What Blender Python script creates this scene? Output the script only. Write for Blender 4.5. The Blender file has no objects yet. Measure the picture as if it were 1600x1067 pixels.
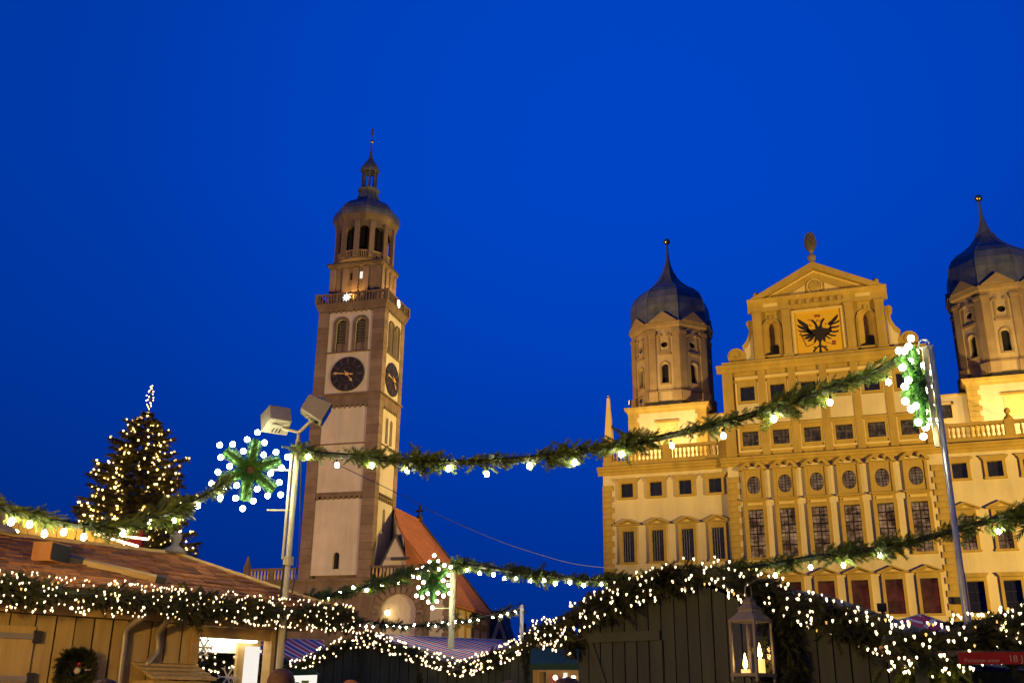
import bpy, math, random
import numpy as np
from mathutils import Matrix, Vector
R = math.radians
rnd = random.Random(7)
nrnd = np.random.default_rng(7)
sc = bpy.context.scene
col = sc.collection

# ------------------------------------------------------------------ camera
FPX, PITCH, ROLL, YAW, CAMZ = 1600.0, R(19.694), R(0.685), R(20.33), 1.5
fw = np.array([-math.sin(YAW) * math.cos(PITCH), math.cos(YAW) * math.cos(PITCH), math.sin(PITCH)])
r0 = np.array([math.cos(YAW), math.sin(YAW), 0.0])
u0 = np.cross(r0, fw)
rt = r0 * math.cos(ROLL) + u0 * math.sin(ROLL)
up = -r0 * math.sin(ROLL) + u0 * math.cos(ROLL)
cam_d = bpy.data.cameras.new('camera')
cam = bpy.data.objects.new('camera', cam_d)
col.objects.link(cam)
cam_d.sensor_width = 36.0
cam_d.lens = 36.0 * FPX / 1600.0
cam_d.clip_start = 0.05
cam_d.clip_end = 3000
m = Matrix.Identity(4)
for i in range(3):
    m[i][0], m[i][1], m[i][2] = rt[i], up[i], -fw[i]
m[2][3] = CAMZ
cam.matrix_world = m
sc.camera = cam

# ------------------------------------------------------------------ sky
world = bpy.data.worlds.new('World')
sc.world = world
world.use_nodes = True
wn, wl = world.node_tree.nodes, world.node_tree.links
wn.clear()
w_out = wn.new('ShaderNodeOutputWorld')
w_bg = wn.new('ShaderNodeBackground')
w_tc = wn.new('ShaderNodeTexCoord')
w_sep = wn.new('ShaderNodeSeparateXYZ')
w_ramp = wn.new('ShaderNodeValToRGB')
wl.new(w_tc.outputs['Generated'], w_sep.inputs[0])
wl.new(w_sep.outputs['Z'], w_ramp.inputs['Fac'])
# blue hour: deep near the roofs, clearest at 30 to 45 degrees, deep again overhead
cr = w_ramp.color_ramp
BLUE = (0.0, 0.058, 0.552)
def shade(el, k):
    el.color = (BLUE[0] * k, BLUE[1] * k, BLUE[2] * k, 1)
cr.elements[0].position, cr.elements[1].position = 0.0, 1.0
shade(cr.elements[0], 0.50)
shade(cr.elements[1], 0.88)
for pos, k in ((0.10, 0.60), (0.19, 0.72), (0.32, 0.90), (0.46, 1.0), (0.66, 1.0)):
    shade(cr.elements.new(pos), k)
# the clearest part of the dusk sky stands beyond the roofs; it dims smoothly away from there all round
w_dot = wn.new('ShaderNodeVectorMath'); w_dot.operation = 'DOT_PRODUCT'
gl = Vector((float(x) for x in (rt * ((1000 - 800) / FPX) - up * ((260 - 533.5) / FPX) + fw))).normalized()
w_dot.inputs[1].default_value = gl
wl.new(w_tc.outputs['Generated'], w_dot.inputs[0])
w_map = wn.new('ShaderNodeMapRange')
w_map.inputs['From Min'].default_value, w_map.inputs['From Max'].default_value = -1.0, 1.0
w_r2 = wn.new('ShaderNodeValToRGB')
wl.new(w_dot.outputs['Value'], w_map.inputs['Value'])
wl.new(w_map.outputs[0], w_r2.inputs['Fac'])
c2_ = w_r2.color_ramp
c2_.elements[0].position, c2_.elements[0].color = 0.0, (0.46, 0.46, 0.46, 1)
c2_.elements[1].position, c2_.elements[1].color = 1.0, (1, 1, 1, 1)
for ang, k in ((90, 0.50), (60, 0.55), (40, 0.62), (28, 0.72), (14, 0.92)):
    e = c2_.elements.new((math.cos(R(ang)) + 1) / 2)
    e.color = (k, k, k, 1)
w_mul = wn.new('ShaderNodeMix'); w_mul.data_type = 'RGBA'; w_mul.blend_type = 'MULTIPLY'
w_mul.inputs['Factor'].default_value = 1.0
wl.new(w_ramp.outputs['Color'], w_mul.inputs['A'])
wl.new(w_r2.outputs['Color'], w_mul.inputs['B'])
w_bg.inputs['Strength'].default_value = 1.0
wl.new(w_mul.outputs['Result'], w_bg.inputs['Color'])
wl.new(w_bg.outputs[0], w_out.inputs[0])

sc.view_settings.view_transform = 'Standard'
sc.view_settings.look = 'None'
sc.view_settings.exposure = 0.0
sc.view_settings.gamma = 1.0
sc.view_settings.use_curve_mapping = False
sc.render.engine = 'CYCLES'
cy = sc.cycles
cy.use_denoising = True
cy.max_bounces = 6
cy.diffuse_bounces = 3
cy.glossy_bounces = 3
cy.transparent_max_bounces = 12
cy.sample_clamp_indirect = 4.0
cy.use_light_tree = True

# ------------------------------------------------------------------ geometry helpers
def ray(px, py):
    return rt * ((px - 800) / FPX) - up * ((py - 533.5) / FPX) + fw

HD = np.array([-math.sin(YAW), math.cos(YAW), 0.0])
def at(px, py, d):
    """world point d metres ahead of the camera, on the sight line of a photo pixel"""
    r = ray(px, py)
    q = r * (d / (r @ HD))
    q[2] += CAMZ
    return q

def fac(px, py, D=100.0):
    """facade plane y = D -> (x, z)"""
    r = ray(px, py)
    q = r * (D / r[1])
    return q[0], q[2] + CAMZ

def onplane(px, py, P0, n):
    r = ray(px, py)
    O = np.array([0, 0, CAMZ])
    return O + r * (((P0 - O) @ n) / (r @ n))

class MB:
    def __init__(s):
        s.v, s.f = [], []
    def add(s, vs, fs):
        o = len(s.v)
        s.v.extend([tuple(map(float, p)) for p in vs])
        s.f.extend([tuple(i + o for i in f) for f in fs])
        return s
    def box(s, x0, x1, y0, y1, z0, z1):
        return s.add([(x0, y0, z0), (x1, y0, z0), (x1, y1, z0), (x0, y1, z0), (x0, y0, z1), (x1, y0, z1), (x1, y1, z1), (x0, y1, z1)],
                     [(0, 3, 2, 1), (4, 5, 6, 7), (0, 1, 5, 4), (1, 2, 6, 5), (2, 3, 7, 6), (3, 0, 4, 7)])
    def obox(s, c, ax, ay, az):
        c, ax, ay, az = map(np.array, (c, ax, ay, az))
        vs = [c + i * ax + j * ay + k * az for k in (-1, 1) for (i, j) in ((-1, -1), (1, -1), (1, 1), (-1, 1))]
        return s.add(vs, [(0, 3, 2, 1), (4, 5, 6, 7), (0, 1, 5, 4), (1, 2, 6, 5), (2, 3, 7, 6), (3, 0, 4, 7)])
    def prism(s, pts, y0, y1):
        """polygon in x,z extruded along y"""
        n = len(pts)
        a = sum(pts[i][0] * pts[(i + 1) % n][1] - pts[(i + 1) % n][0] * pts[i][1] for i in range(n))
        if a < 0:
            pts = pts[::-1]
        vs = [(x, y0, z) for x, z in pts] + [(x, y1, z) for x, z in pts]
        fs = [tuple(range(n)), tuple(range(2 * n - 1, n - 1, -1))]
        for i in range(n):
            j = (i + 1) % n
            fs.append((j, i, i + n, j + n))
        return s.add(vs, fs)
    def prismx(s, pts, x0, x1):
        """polygon in y,z extruded along x"""
        n = len(pts)
        a = sum(pts[i][0] * pts[(i + 1) % n][1] - pts[(i + 1) % n][0] * pts[i][1] for i in range(n))
        if a < 0:
            pts = pts[::-1]
        vs = [(x1, y, z) for y, z in pts] + [(x0, y, z) for y, z in pts]
        fs = [tuple(range(n)), tuple(range(2 * n - 1, n - 1, -1))]
        for i in range(n):
            j = (i + 1) % n
            fs.append((j, i, i + n, j + n))
        return s.add(vs, fs)
    def lathe(s, prof, n=12, c=(0, 0, 0), ph=0.0):
        vs, fs = [], []
        for r, z in prof:
            for k in range(n):
                a = ph + 2 * math.pi * k / n
                vs.append((c[0] + r * math.cos(a), c[1] + r * math.sin(a), c[2] + z))
        for i in range(len(prof) - 1):
            for k in range(n):
                j = (k + 1) % n
                fs.append((i * n + k, i * n + j, (i + 1) * n + j, (i + 1) * n + k))
        fs.append(tuple(range(n - 1, -1, -1)))
        fs.append(tuple((len(prof) - 1) * n + k for k in range(n)))
        return s.add(vs, fs)
    def tube(s, pts, r, n=6, cap=True):
        pts = [np.array(p, float) for p in pts]
        rs = r if isinstance(r, (list, tuple)) else [r] * len(pts)
        vs, fs = [], []
        prev = None
        for i, p in enumerate(pts):
            t = pts[min(i + 1, len(pts) - 1)] - pts[max(i - 1, 0)]
            t = t / (np.linalg.norm(t) + 1e-9)
            if prev is None:
                a = np.array([0, 0, 1.0]) if abs(t[2]) < 0.9 else np.array([1.0, 0, 0])
                x = np.cross(t, a)
            else:
                x = prev - t * (prev @ t)
            x = x / (np.linalg.norm(x) + 1e-9)
            prev = x
            y = np.cross(t, x)
            for k in range(n):
                a = 2 * math.pi * k / n
                vs.append(p + rs[i] * (math.cos(a) * x + math.sin(a) * y))
        for i in range(len(pts) - 1):
            for k in range(n):
                j = (k + 1) % n
                fs.append((i * n + k, i * n + j, (i + 1) * n + j, (i + 1) * n + k))
        if cap:
            fs.append(tuple(range(n - 1, -1, -1)))
            fs.append(tuple((len(pts) - 1) * n + k for k in range(n)))
        return s.add(vs, fs)
    def ball(s, c, r, n=10, m=6, sz=1.0):
        prof = [(max(r * math.sin(math.pi * i / m), 0.001), -r * sz * math.cos(math.pi * i / m)) for i in range(m + 1)]
        return s.lathe(prof, n, c)
    def quad(s, a, b, c, d):
        return s.add([a, b, c, d], [(0, 1, 2, 3)])
    def holed(s, x0, x1, z0, z1, hole, y, depth):
        """front face rectangle at y with a hole (list of x,z, ccw round its centre); reveals go back by depth"""
        cx = sum(p[0] for p in hole) / len(hole)
        cz = sum(p[1] for p in hole) / len(hole)
        def edge(a):
            dx, dz = math.cos(a), math.sin(a)
            t = 1e9
            if dx > 1e-9: t = min(t, (x1 - cx) / dx)
            if dx < -1e-9: t = min(t, (x0 - cx) / dx)
            if dz > 1e-9: t = min(t, (z1 - cz) / dz)
            if dz < -1e-9: t = min(t, (z0 - cz) / dz)
            return (cx + dx * t, cz + dz * t)
        items = []
        n = len(hole)
        for p in hole:
            items.append((math.atan2(p[1] - cz, p[0] - cx), p))
        for cxx in (x0, x1):
            for czz in (z0, z1):
                a = math.atan2(czz - cz, cxx - cx)
                best = None
                for i in range(n):                       # intersect with the hole outline
                    p, q = hole[i], hole[(i + 1) % n]
                    ex, ez = q[0] - p[0], q[1] - p[1]
                    dx, dz = math.cos(a), math.sin(a)
                    den = dx * ez - dz * ex
                    if abs(den) < 1e-12: continue
                    t = ((p[0] - cx) * ez - (p[1] - cz) * ex) / den
                    u = ((p[0] - cx) * dz - (p[1] - cz) * dx) / den
                    if t > 0 and -1e-6 <= u <= 1 + 1e-6:
                        best = (cx + dx * t, cz + dz * t)
                if best: items.append((a, best))
        items.sort(key=lambda t: t[0])
        k = len(items)
        vs = [(p[0], y, p[1]) for _, p in items] + [(*[edge(a)[0]], y, edge(a)[1]) for a, _ in items] + [(p[0], y + depth, p[1]) for _, p in items]
        fs = []
        for i in range(k):
            j = (i + 1) % k
            fs.append((i, i + k, j + k, j))
            fs.append((i, j, j + 2 * k, i + 2 * k))
        return s.add(vs, fs)
    def wallgrid(s, x0, x1, z0, z1, holes, y, depth):
        """wall face at y with rectangular holes (x0,x1,z0,z1) and reveals"""
        xs = sorted({x0, x1, *[h[0] for h in holes], *[h[1] for h in holes]})
        zs = sorted({z0, z1, *[h[2] for h in holes], *[h[3] for h in holes]})
        xs = [x for x in xs if x0 <= x <= x1]
        zs = [z for z in zs if z0 <= z <= z1]
        for i in range(len(xs) - 1):
            for j in range(len(zs) - 1):
                cx, cz = (xs[i] + xs[i + 1]) / 2, (zs[j] + zs[j + 1]) / 2
                if any(h[0] < cx < h[1] and h[2] < cz < h[3] for h in holes):
                    continue
                s.quad((xs[i], y, zs[j]), (xs[i + 1], y, zs[j]), (xs[i + 1], y, zs[j + 1]), (xs[i], y, zs[j + 1]))
        for a, b, c, d in holes:
            e = y + depth
            s.quad((a, y, c), (a, e, c), (b, e, c), (b, y, c))
            s.quad((a, y, d), (b, y, d), (b, e, d), (a, e, d))
            s.quad((a, y, c), (a, y, d), (a, e, d), (a, e, c))
            s.quad((b, y, c), (b, e, c), (b, e, d), (b, y, d))
        return s
    def mesh(s, name, mat, smooth=False):
        me = bpy.data.meshes.new(name)
        me.from_pydata(s.v, [], s.f)
        if mat: me.materials.append(mat)
        if smooth:
            me.polygons.foreach_set('use_smooth', [True] * len(me.polygons))
        me.update()
        return me
    def build(s, name, mat, parent=None, smooth=False, loc=None, rot=None):
        return inst(s.mesh(name, mat, smooth), name, parent, loc, rot)

def inst(me, name, parent=None, loc=None, rot=None, scale=None):
    o = bpy.data.objects.new(name, me)
    col.objects.link(o)
    if parent is not None: o.parent = parent
    if loc is not None: o.location = Vector([float(a) for a in loc])
    if rot is not None:
        if isinstance(rot, Matrix): o.rotation_euler = rot.to_euler()
        else: o.rotation_euler = rot
    if scale is not None: o.scale = scale if hasattr(scale, '__len__') else (scale,) * 3
    return o

def tag(o, label, cat, group=None, kind=None):
    if label: o['label'] = label
    if cat: o['category'] = cat
    if group: o['group'] = group
    if kind: o['kind'] = kind
    return o

def thing(name, label, cat, loc=(0, 0, 0), rz=0.0, group=None):
    o = inst(None, name, None, loc, (0, 0, rz))
    o.empty_display_size = 0.2
    o['kind'] = 'thing'
    return tag(o, label, cat, group)

def frame(xdir, ydir, zdir):
    mm = Matrix.Identity(3)
    for i in range(3):
        mm[i][0], mm[i][1], mm[i][2] = xdir[i], ydir[i], zdir[i]
    return mm

def npmesh(name, V, F, mat):
    """V (n,3), F (k,3) triangles"""
    me = bpy.data.meshes.new(name)
    me.vertices.add(len(V)); me.vertices.foreach_set('co', np.asarray(V, np.float32).ravel())
    k = len(F)
    me.loops.add(k * 3); me.loops.foreach_set('vertex_index', np.asarray(F, np.int32).ravel())
    me.polygons.add(k)
    me.polygons.foreach_set('loop_start', np.arange(0, k * 3, 3, dtype=np.int32))
    me.polygons.foreach_set('loop_total', np.full(k, 3, np.int32))
    me.update(calc_edges=True)
    me.materials.append(mat)
    return me

# ------------------------------------------------------------------ materials
def mat(name, c, rough=0.8, c2=None, scale=3.0, bump=0.0, bscale=30.0, metal=0.0, emit=None, estr=0.0, stretch=None, island=0.0, detail=6.0,
        contrast=(0.35, 0.65), spec=0.35, streak=0.0, streak_scale=(0.9, 0.9, 0.09), blotch=0.0):
    mt = bpy.data.materials.new(name)
    mt.use_nodes = True
    nt = mt.node_tree
    b = nt.nodes['Principled BSDF']
    b.inputs['Roughness'].default_value = rough
    b.inputs['Metallic'].default_value = metal
    b.inputs['Specular IOR Level'].default_value = spec
    b.inputs['Base Color'].default_value = (*c, 1)
    tc = nt.nodes.new('ShaderNodeTexCoord')
    src = tc.outputs['Object']
    if stretch:
        mp = nt.nodes.new('ShaderNodeMapping')
        mp.inputs['Scale'].default_value = stretch
        nt.links.new(src, mp.inputs['Vector'])
        src = mp.outputs['Vector']
    colout = None
    if c2:
        nz = nt.nodes.new('ShaderNodeTexNoise')
        nz.inputs['Scale'].default_value = scale
        nz.inputs['Detail'].default_value = detail
        nt.links.new(src, nz.inputs['Vector'])
        rp = nt.nodes.new('ShaderNodeValToRGB')
        rp.color_ramp.elements[0].position = contrast[0]
        rp.color_ramp.elements[1].position = contrast[1]
        rp.color_ramp.elements[0].color = (*c, 1)
        rp.color_ramp.elements[1].color = (*c2, 1)
        nt.links.new(nz.outputs['Fac'], rp.inputs['Fac'])
        colout = rp.outputs['Color']
    for amt, scl, sc_ in ((streak, streak_scale, 1.0), (blotch, (1, 1, 1), 0.22)):
        if not amt: continue
        mp2 = nt.nodes.new('ShaderNodeMapping')
        mp2.inputs['Scale'].default_value = scl
        n3 = nt.nodes.new('ShaderNodeTexNoise')
        n3.inputs['Scale'].default_value = sc_
        n3.inputs['Detail'].default_value = 7
        n3.inputs['Roughness'].default_value = 0.65
        r3 = nt.nodes.new('ShaderNodeMapRange')
        r3.inputs['From Min'].default_value, r3.inputs['From Max'].default_value = 0.32, 0.62
        r3.inputs['To Min'].default_value, r3.inputs['To Max'].default_value = 1 - amt, 1.0
        nt.links.new(tc.outputs['Object'], mp2.inputs['Vector'])
        nt.links.new(mp2.outputs[0], n3.inputs['Vector'])
        nt.links.new(n3.outputs['Fac'], r3.inputs['Value'])
        h3 = nt.nodes.new('ShaderNodeHueSaturation')
        nt.links.new(r3.outputs[0], h3.inputs['Value'])
        if colout: nt.links.new(colout, h3.inputs['Color'])
        else: h3.inputs['Color'].default_value = (*c, 1)
        colout = h3.outputs['Color']
    if island:
        geo = nt.nodes.new('ShaderNodeNewGeometry')
        oi = nt.nodes.new('ShaderNodeObjectInfo')
        ad = nt.nodes.new('ShaderNodeMath'); ad.operation = 'ADD'
        nt.links.new(geo.outputs['Random Per Island'], ad.inputs[0])
        nt.links.new(oi.outputs['Random'], ad.inputs[1])
        fr = nt.nodes.new('ShaderNodeMath'); fr.operation = 'FRACT'
        nt.links.new(ad.outputs[0], fr.inputs[0])
        mr = nt.nodes.new('ShaderNodeMapRange')
        mr.inputs['To Min'].default_value = 1 - island
        mr.inputs['To Max'].default_value = 1 + island
        nt.links.new(fr.outputs[0], mr.inputs['Value'])
        hs = nt.nodes.new('ShaderNodeHueSaturation')
        nt.links.new(mr.outputs[0], hs.inputs['Value'])
        if colout: nt.links.new(colout, hs.inputs['Color'])
        else: hs.inputs['Color'].default_value = (*c, 1)
        colout = hs.outputs['Color']
    if colout: nt.links.new(colout, b.inputs['Base Color'])
    if bump:
        n2 = nt.nodes.new('ShaderNodeTexNoise')
        n2.inputs['Scale'].default_value = bscale
        n2.inputs['Detail'].default_value = 4
        nt.links.new(src, n2.inputs['Vector'])
        bp = nt.nodes.new('ShaderNodeBump')
        bp.inputs['Strength'].default_value = bump
        bp.inputs['Distance'].default_value = 0.02
        nt.links.new(n2.outputs['Fac'], bp.inputs['Height'])
        nt.links.new(bp.outputs['Normal'], b.inputs['Normal'])
    if emit:
        b.inputs['Emission Color'].default_value = (*emit, 1)
        b.inputs['Emission Strength'].default_value = estr
    return mt

M = {}
M['plaster'] = mat('cream_plaster', (0.66, 0.54, 0.28), 0.9, (0.74, 0.61, 0.32), 0.35, 0.15, 8, contrast=(0.3, 0.7), streak=0.16, blotch=0.12)
M['ochre'] = mat('ochre_stone_trim', (0.45, 0.295, 0.055), 0.85, (0.51, 0.345, 0.072), 0.7, 0.2, 6, streak=0.26, blotch=0.14)
M['ochre_light'] = mat('pale_ochre_moulding', (0.64, 0.47, 0.15), 0.85, (0.70, 0.53, 0.19), 0.7, 0.1, 6)
M['twhite'] = mat('tower_plaster', (0.68, 0.63, 0.44), 0.9, (0.75, 0.70, 0.50), 0.5, 0.15, 6, streak=0.16, blotch=0.14)
M['tstone'] = mat('tower_sandstone', (0.205, 0.155, 0.095), 0.9, (0.275, 0.21, 0.13), 0.8, 0.3, 4, streak=0.3, blotch=0.2)
M['turret'] = mat('turret_stone', (0.36, 0.235, 0.095), 0.88, (0.43, 0.29, 0.125), 0.7, 0.2, 6, streak=0.3, blotch=0.15)
M['turret_light'] = mat('turret_plaster', (0.52, 0.37, 0.17), 0.88, (0.58, 0.42, 0.20), 0.7, 0.2, 6, streak=0.25, blotch=0.15)
M['tstone_blk'] = mat('tower_ashlar', (0.215, 0.16, 0.10), 0.9, (0.275, 0.21, 0.135), 0.8, 0.3, 4, island=0.18)
M['copper'] = mat('weathered_copper', (0.13, 0.15, 0.16), 0.5, (0.20, 0.215, 0.21), 0.9, 0.25, 5, metal=0.3, spec=0.5, streak=0.3, streak_scale=(1.6, 1.6, 0.16), blotch=0.2)
M['roof_red'] = mat('clay_tiles', (0.37, 0.135, 0.036), 0.85, (0.46, 0.18, 0.052), 0.8, 0.4, 12)
M['roof_dark'] = mat('dark_slate', (0.05, 0.05, 0.055), 0.7, (0.08, 0.075, 0.075), 1.2, 0.3, 10)
M['gold'] = mat('gilding', (0.83, 0.56, 0.16), 0.3, metal=1.0)
M['gold_paint'] = mat('gold_leaf_paint', (0.80, 0.55, 0.16), 0.5, metal=0.2)
M['black'] = mat('black_paint', (0.012, 0.011, 0.010), 0.6)
M['dial'] = mat('dark_clock_dial', (0.020, 0.018, 0.016), 0.5, (0.03, 0.027, 0.024), 1.5)
M['dialring'] = mat('dial_marking', (0.11, 0.09, 0.06), 0.6)
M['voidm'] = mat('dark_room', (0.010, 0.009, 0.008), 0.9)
M['glass'] = mat('dark_window_glass', (0.012, 0.013, 0.018), 0.06, spec=0.6)
M['louvre'] = mat('louvre_slats', (0.10, 0.095, 0.075), 0.7)
M['leadbar'] = mat('dark_window_bar', (0.018, 0.014, 0.010), 0.5)
M['iron'] = mat('pale_iron_bar', (0.16, 0.14, 0.12), 0.5)
M['eagle_yellow'] = mat('yellow_painted_field', (0.62, 0.36, 0.015), 0.8, (0.66, 0.40, 0.02), 0.8)
M['eagle_black'] = mat('black_heraldic_paint', (0.018, 0.012, 0.009), 0.7)
M['eagle_red'] = mat('red_heraldic_paint', (0.25, 0.06, 0.015), 0.7)

def lit_glass(name, ca, cb, strength, scale, stretch=None):
    """window glass with a dim lit room behind it"""
    mt = mat(name, (0.012, 0.011, 0.010), 0.12, spec=0.15)
    nt = mt.node_tree
    b = nt.nodes['Principled BSDF']
    tc = nt.nodes.new('ShaderNodeTexCoord')
    mp = nt.nodes.new('ShaderNodeMapping')
    if stretch: mp.inputs['Scale'].default_value = stretch
    nz = nt.nodes.new('ShaderNodeTexNoise')
    nz.inputs['Scale'].default_value = scale
    nz.inputs['Detail'].default_value = 3
    geo = nt.nodes.new('ShaderNodeNewGeometry')
    rp = nt.nodes.new('ShaderNodeValToRGB')
    rp.color_ramp.elements[0].position, rp.color_ramp.elements[1].position = 0.40, 0.70
    nz.inputs['Roughness'].default_value = 0.7
    rp.color_ramp.elements[0].color, rp.color_ramp.elements[1].color = (*ca, 1), (*cb, 1)
    nt.links.new(geo.outputs['Position'], mp.inputs['Vector'])
    nt.links.new(mp.outputs[0], nz.inputs['Vector'])
    nt.links.new(nz.outputs['Fac'], rp.inputs['Fac'])
    nt.links.new(rp.outputs['Color'], b.inputs['Emission Color'])
    b.inputs['Emission Strength'].default_value = strength
    mt.cycles.emission_sampling = 'NONE'
    return mt
M['hallglass'] = lit_glass('hall_window_glass', (0.040, 0.018, 0.008), (0.36, 0.20, 0.095), 1.0, 0.9)
M['hallglass_up'] = lit_glass('oval_window_glass', (0.07, 0.035, 0.018), (0.22, 0.14, 0.075), 1.0, 1.2)
M['redglass'] = lit_glass('red_curtain_window_glass', (0.030, 0.006, 0.003), (0.11, 0.022, 0.010), 1.0, 0.5)
M['atticglass'] = lit_glass('attic_window_glass', (0.02, 0.012, 0.009), (0.13, 0.075, 0.035), 1.0, 2.6)
M['darkglass'] = lit_glass('dim_window_glass', (0.006, 0.006, 0.010), (0.016, 0.013, 0.016), 1.0, 1.0)

M['wood'] = mat('warm_spruce_board', (0.37, 0.262, 0.092), 0.75, (0.45, 0.325, 0.125), 2.5, 0.3, 20, stretch=(6, 6, 0.7), island=0.16)
M['wood_trim'] = mat('planed_wood_fascia', (0.42, 0.27, 0.09), 0.7, (0.50, 0.34, 0.13), 2.0, 0.2, 20, stretch=(1, 1, 6))
M['shingle'] = mat('wooden_shingle', (0.19, 0.068, 0.016), 0.85, (0.36, 0.155, 0.045), 4.0, 0.4, 30, island=0.45)
M['green_board'] = mat('dark_green_board', (0.030, 0.039, 0.038), 0.8, (0.043, 0.053, 0.052), 2.0, 0.25, 20, stretch=(5, 5, 0.7), island=0.14)
M['green_trim'] = mat('dark_green_batten', (0.035, 0.044, 0.042), 0.75, (0.049, 0.059, 0.056), 3.0, 0.2, 20)
M['seam'] = mat('dark_gap_backing', (0.012, 0.010, 0.008), 0.9)
M['needle'] = mat('fir_needles', (0.080, 0.125, 0.018), 0.6, (0.150, 0.200, 0.034), 9.0, island=0.45, spec=0.3)
M['needle_dark'] = mat('dark_fir_needles', (0.020, 0.026, 0.010), 0.65, (0.042, 0.046, 0.016), 9.0, island=0.45, spec=0.25)
M['needle_tree'] = mat('tree_needles', (0.14, 0.13, 0.030), 0.65, (0.21, 0.185, 0.045), 1.2, island=0.45, spec=0.25)
M['tinsel'] = mat('green_tinsel_wrap', (0.03, 0.13, 0.016), 0.6, (0.08, 0.22, 0.03), 30.0, 0.5, 60)
M['steel'] = mat('painted_steel_pole', (0.46, 0.43, 0.27), 0.5, (0.54, 0.50, 0.33), 4.0, 0.1, 20, metal=0.0)
M['steel_grey'] = mat('galvanised_pole', (0.34, 0.35, 0.33), 0.32, (0.44, 0.45, 0.42), 4.0, 0.1, 20, metal=0.6)
M['lampbox'] = mat('cream_lamp_housing', (0.36, 0.34, 0.24), 0.55, (0.42, 0.40, 0.29), 3.0)
M['cable'] = mat('dark_cable', (0.03, 0.03, 0.03), 0.6)
M['palecable'] = mat('pale_wire', (0.30, 0.30, 0.33), 0.5)
M['trunk'] = mat('bark', (0.09, 0.06, 0.035), 0.9, (0.13, 0.09, 0.055), 3.0, 0.6, 12)
M['zinc'] = mat('zinc_downpipe', (0.30, 0.26, 0.20), 0.45, (0.38, 0.33, 0.26), 3.0, metal=0.4)
M['white_paint'] = mat('white_painted_wood', (0.74, 0.72, 0.66), 0.6)
M['banner_red'] = mat('red_banner_cloth', (0.22, 0.008, 0.008), 0.8, (0.26, 0.011, 0.010), 3.0)
M['banner_text'] = mat('pale_banner_print', (0.45, 0.27, 0.20), 0.8)
M['awning_green'] = mat('dark_green_awning', (0.010, 0.045, 0.032), 0.7, (0.014, 0.058, 0.042), 3.0)
M['cobble'] = mat('paving_stone', (0.14, 0.125, 0.11), 0.8, (0.20, 0.18, 0.155), 1.5, 0.4, 6)
M['skin'] = mat('skin', (0.48, 0.24, 0.15), 0.55)
M['hair'] = mat('dark_hair', (0.020, 0.013, 0.009), 0.6, (0.035, 0.022, 0.014), 40.0, 0.5, 90)
M['hair_brown'] = mat('brown_hair', (0.07, 0.035, 0.018), 0.6, (0.10, 0.05, 0.025), 40.0, 0.5, 90)
M['knit'] = mat('orange_knit_cap', (0.36, 0.12, 0.03), 0.9, (0.45, 0.16, 0.05), 40.0, 0.6, 80)
M['coat'] = mat('dark_winter_coat', (0.03, 0.03, 0.04), 0.8, (0.05, 0.05, 0.06), 6.0, 0.3, 30)
M['trouser'] = mat('dark_trousers', (0.03, 0.035, 0.055), 0.85)
M['shoe'] = mat('black_shoe', (0.015, 0.014, 0.013), 0.5)
M['red_bauble'] = mat('red_bauble', (0.45, 0.02, 0.02), 0.25)
M['pale_ribbon'] = mat('cream_ribbon', (0.55, 0.48, 0.30), 0.6)
M['lantern'] = mat('cream_painted_metal', (0.17, 0.145, 0.118), 0.5, (0.22, 0.19, 0.155), 8.0)
M['wax'] = mat('candle_wax', (0.75, 0.6, 0.35), 0.5, emit=(1.0, 0.5, 0.12), estr=1.6)  # emission stands in for candlelight glowing through the wax

def emitter(name, c, s, sample=True):
    mt = bpy.data.materials.new(name)
    mt.use_nodes = True
    nt = mt.node_tree
    nt.nodes.clear()
    o = nt.nodes.new('ShaderNodeOutputMaterial')
    e = nt.nodes.new('ShaderNodeEmission')
    e.inputs['Color'].default_value = (*c, 1)
    e.inputs['Strength'].default_value = s
    nt.links.new(e.outputs[0], o.inputs[0])
    if not sample: mt.cycles.emission_sampling = 'NONE'
    return mt
M['bulb'] = emitter('lit_globe_bulb', (1.0, 0.90, 0.56), 120.0)
M['starbulb'] = emitter('lit_star_bulb', (1.0, 0.94, 0.66), 45.0)
M['fairy'] = emitter('lit_fairy_light', (1.0, 0.72, 0.38), 5.0)
M['fairy_far'] = emitter('lit_far_fairy_light', (1.0, 0.68, 0.36), 4.5)
M['treelight'] = emitter('lit_tree_light', (1.0, 0.60, 0.15), 13.0)
M['treelight_dim'] = emitter('amber_tree_light', (1.0, 0.52, 0.12), 1.6, False)
M['fairy_amber'] = emitter('amber_fairy_light', (1.0, 0.55, 0.12), 1.6, False)
M['flame'] = emitter('candle_flame', (1.0, 0.58, 0.18), 40.0)
M['tube'] = emitter('lit_tube_lamp', (1.0, 0.72, 0.42), 10.0)
M['striplamp'] = emitter('lit_ceiling_strip', (1.0, 0.93, 0.75), 7.0)
M['whitelit'] = emitter('glowing_white_panel', (1.0, 0.93, 0.84), 1.0)  # emission stands in for light on white boards and inside booths
M['walllamp'] = emitter('lit_wall_lamp', (1.0, 0.66, 0.28), 11.0)
M['whitestar'] = emitter('lit_white_star', (1.0, 0.92, 0.80), 3.0)
M['bluelit'] = emitter('pale_blue_light', (0.35, 0.5, 1.0), 1.0)

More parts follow.
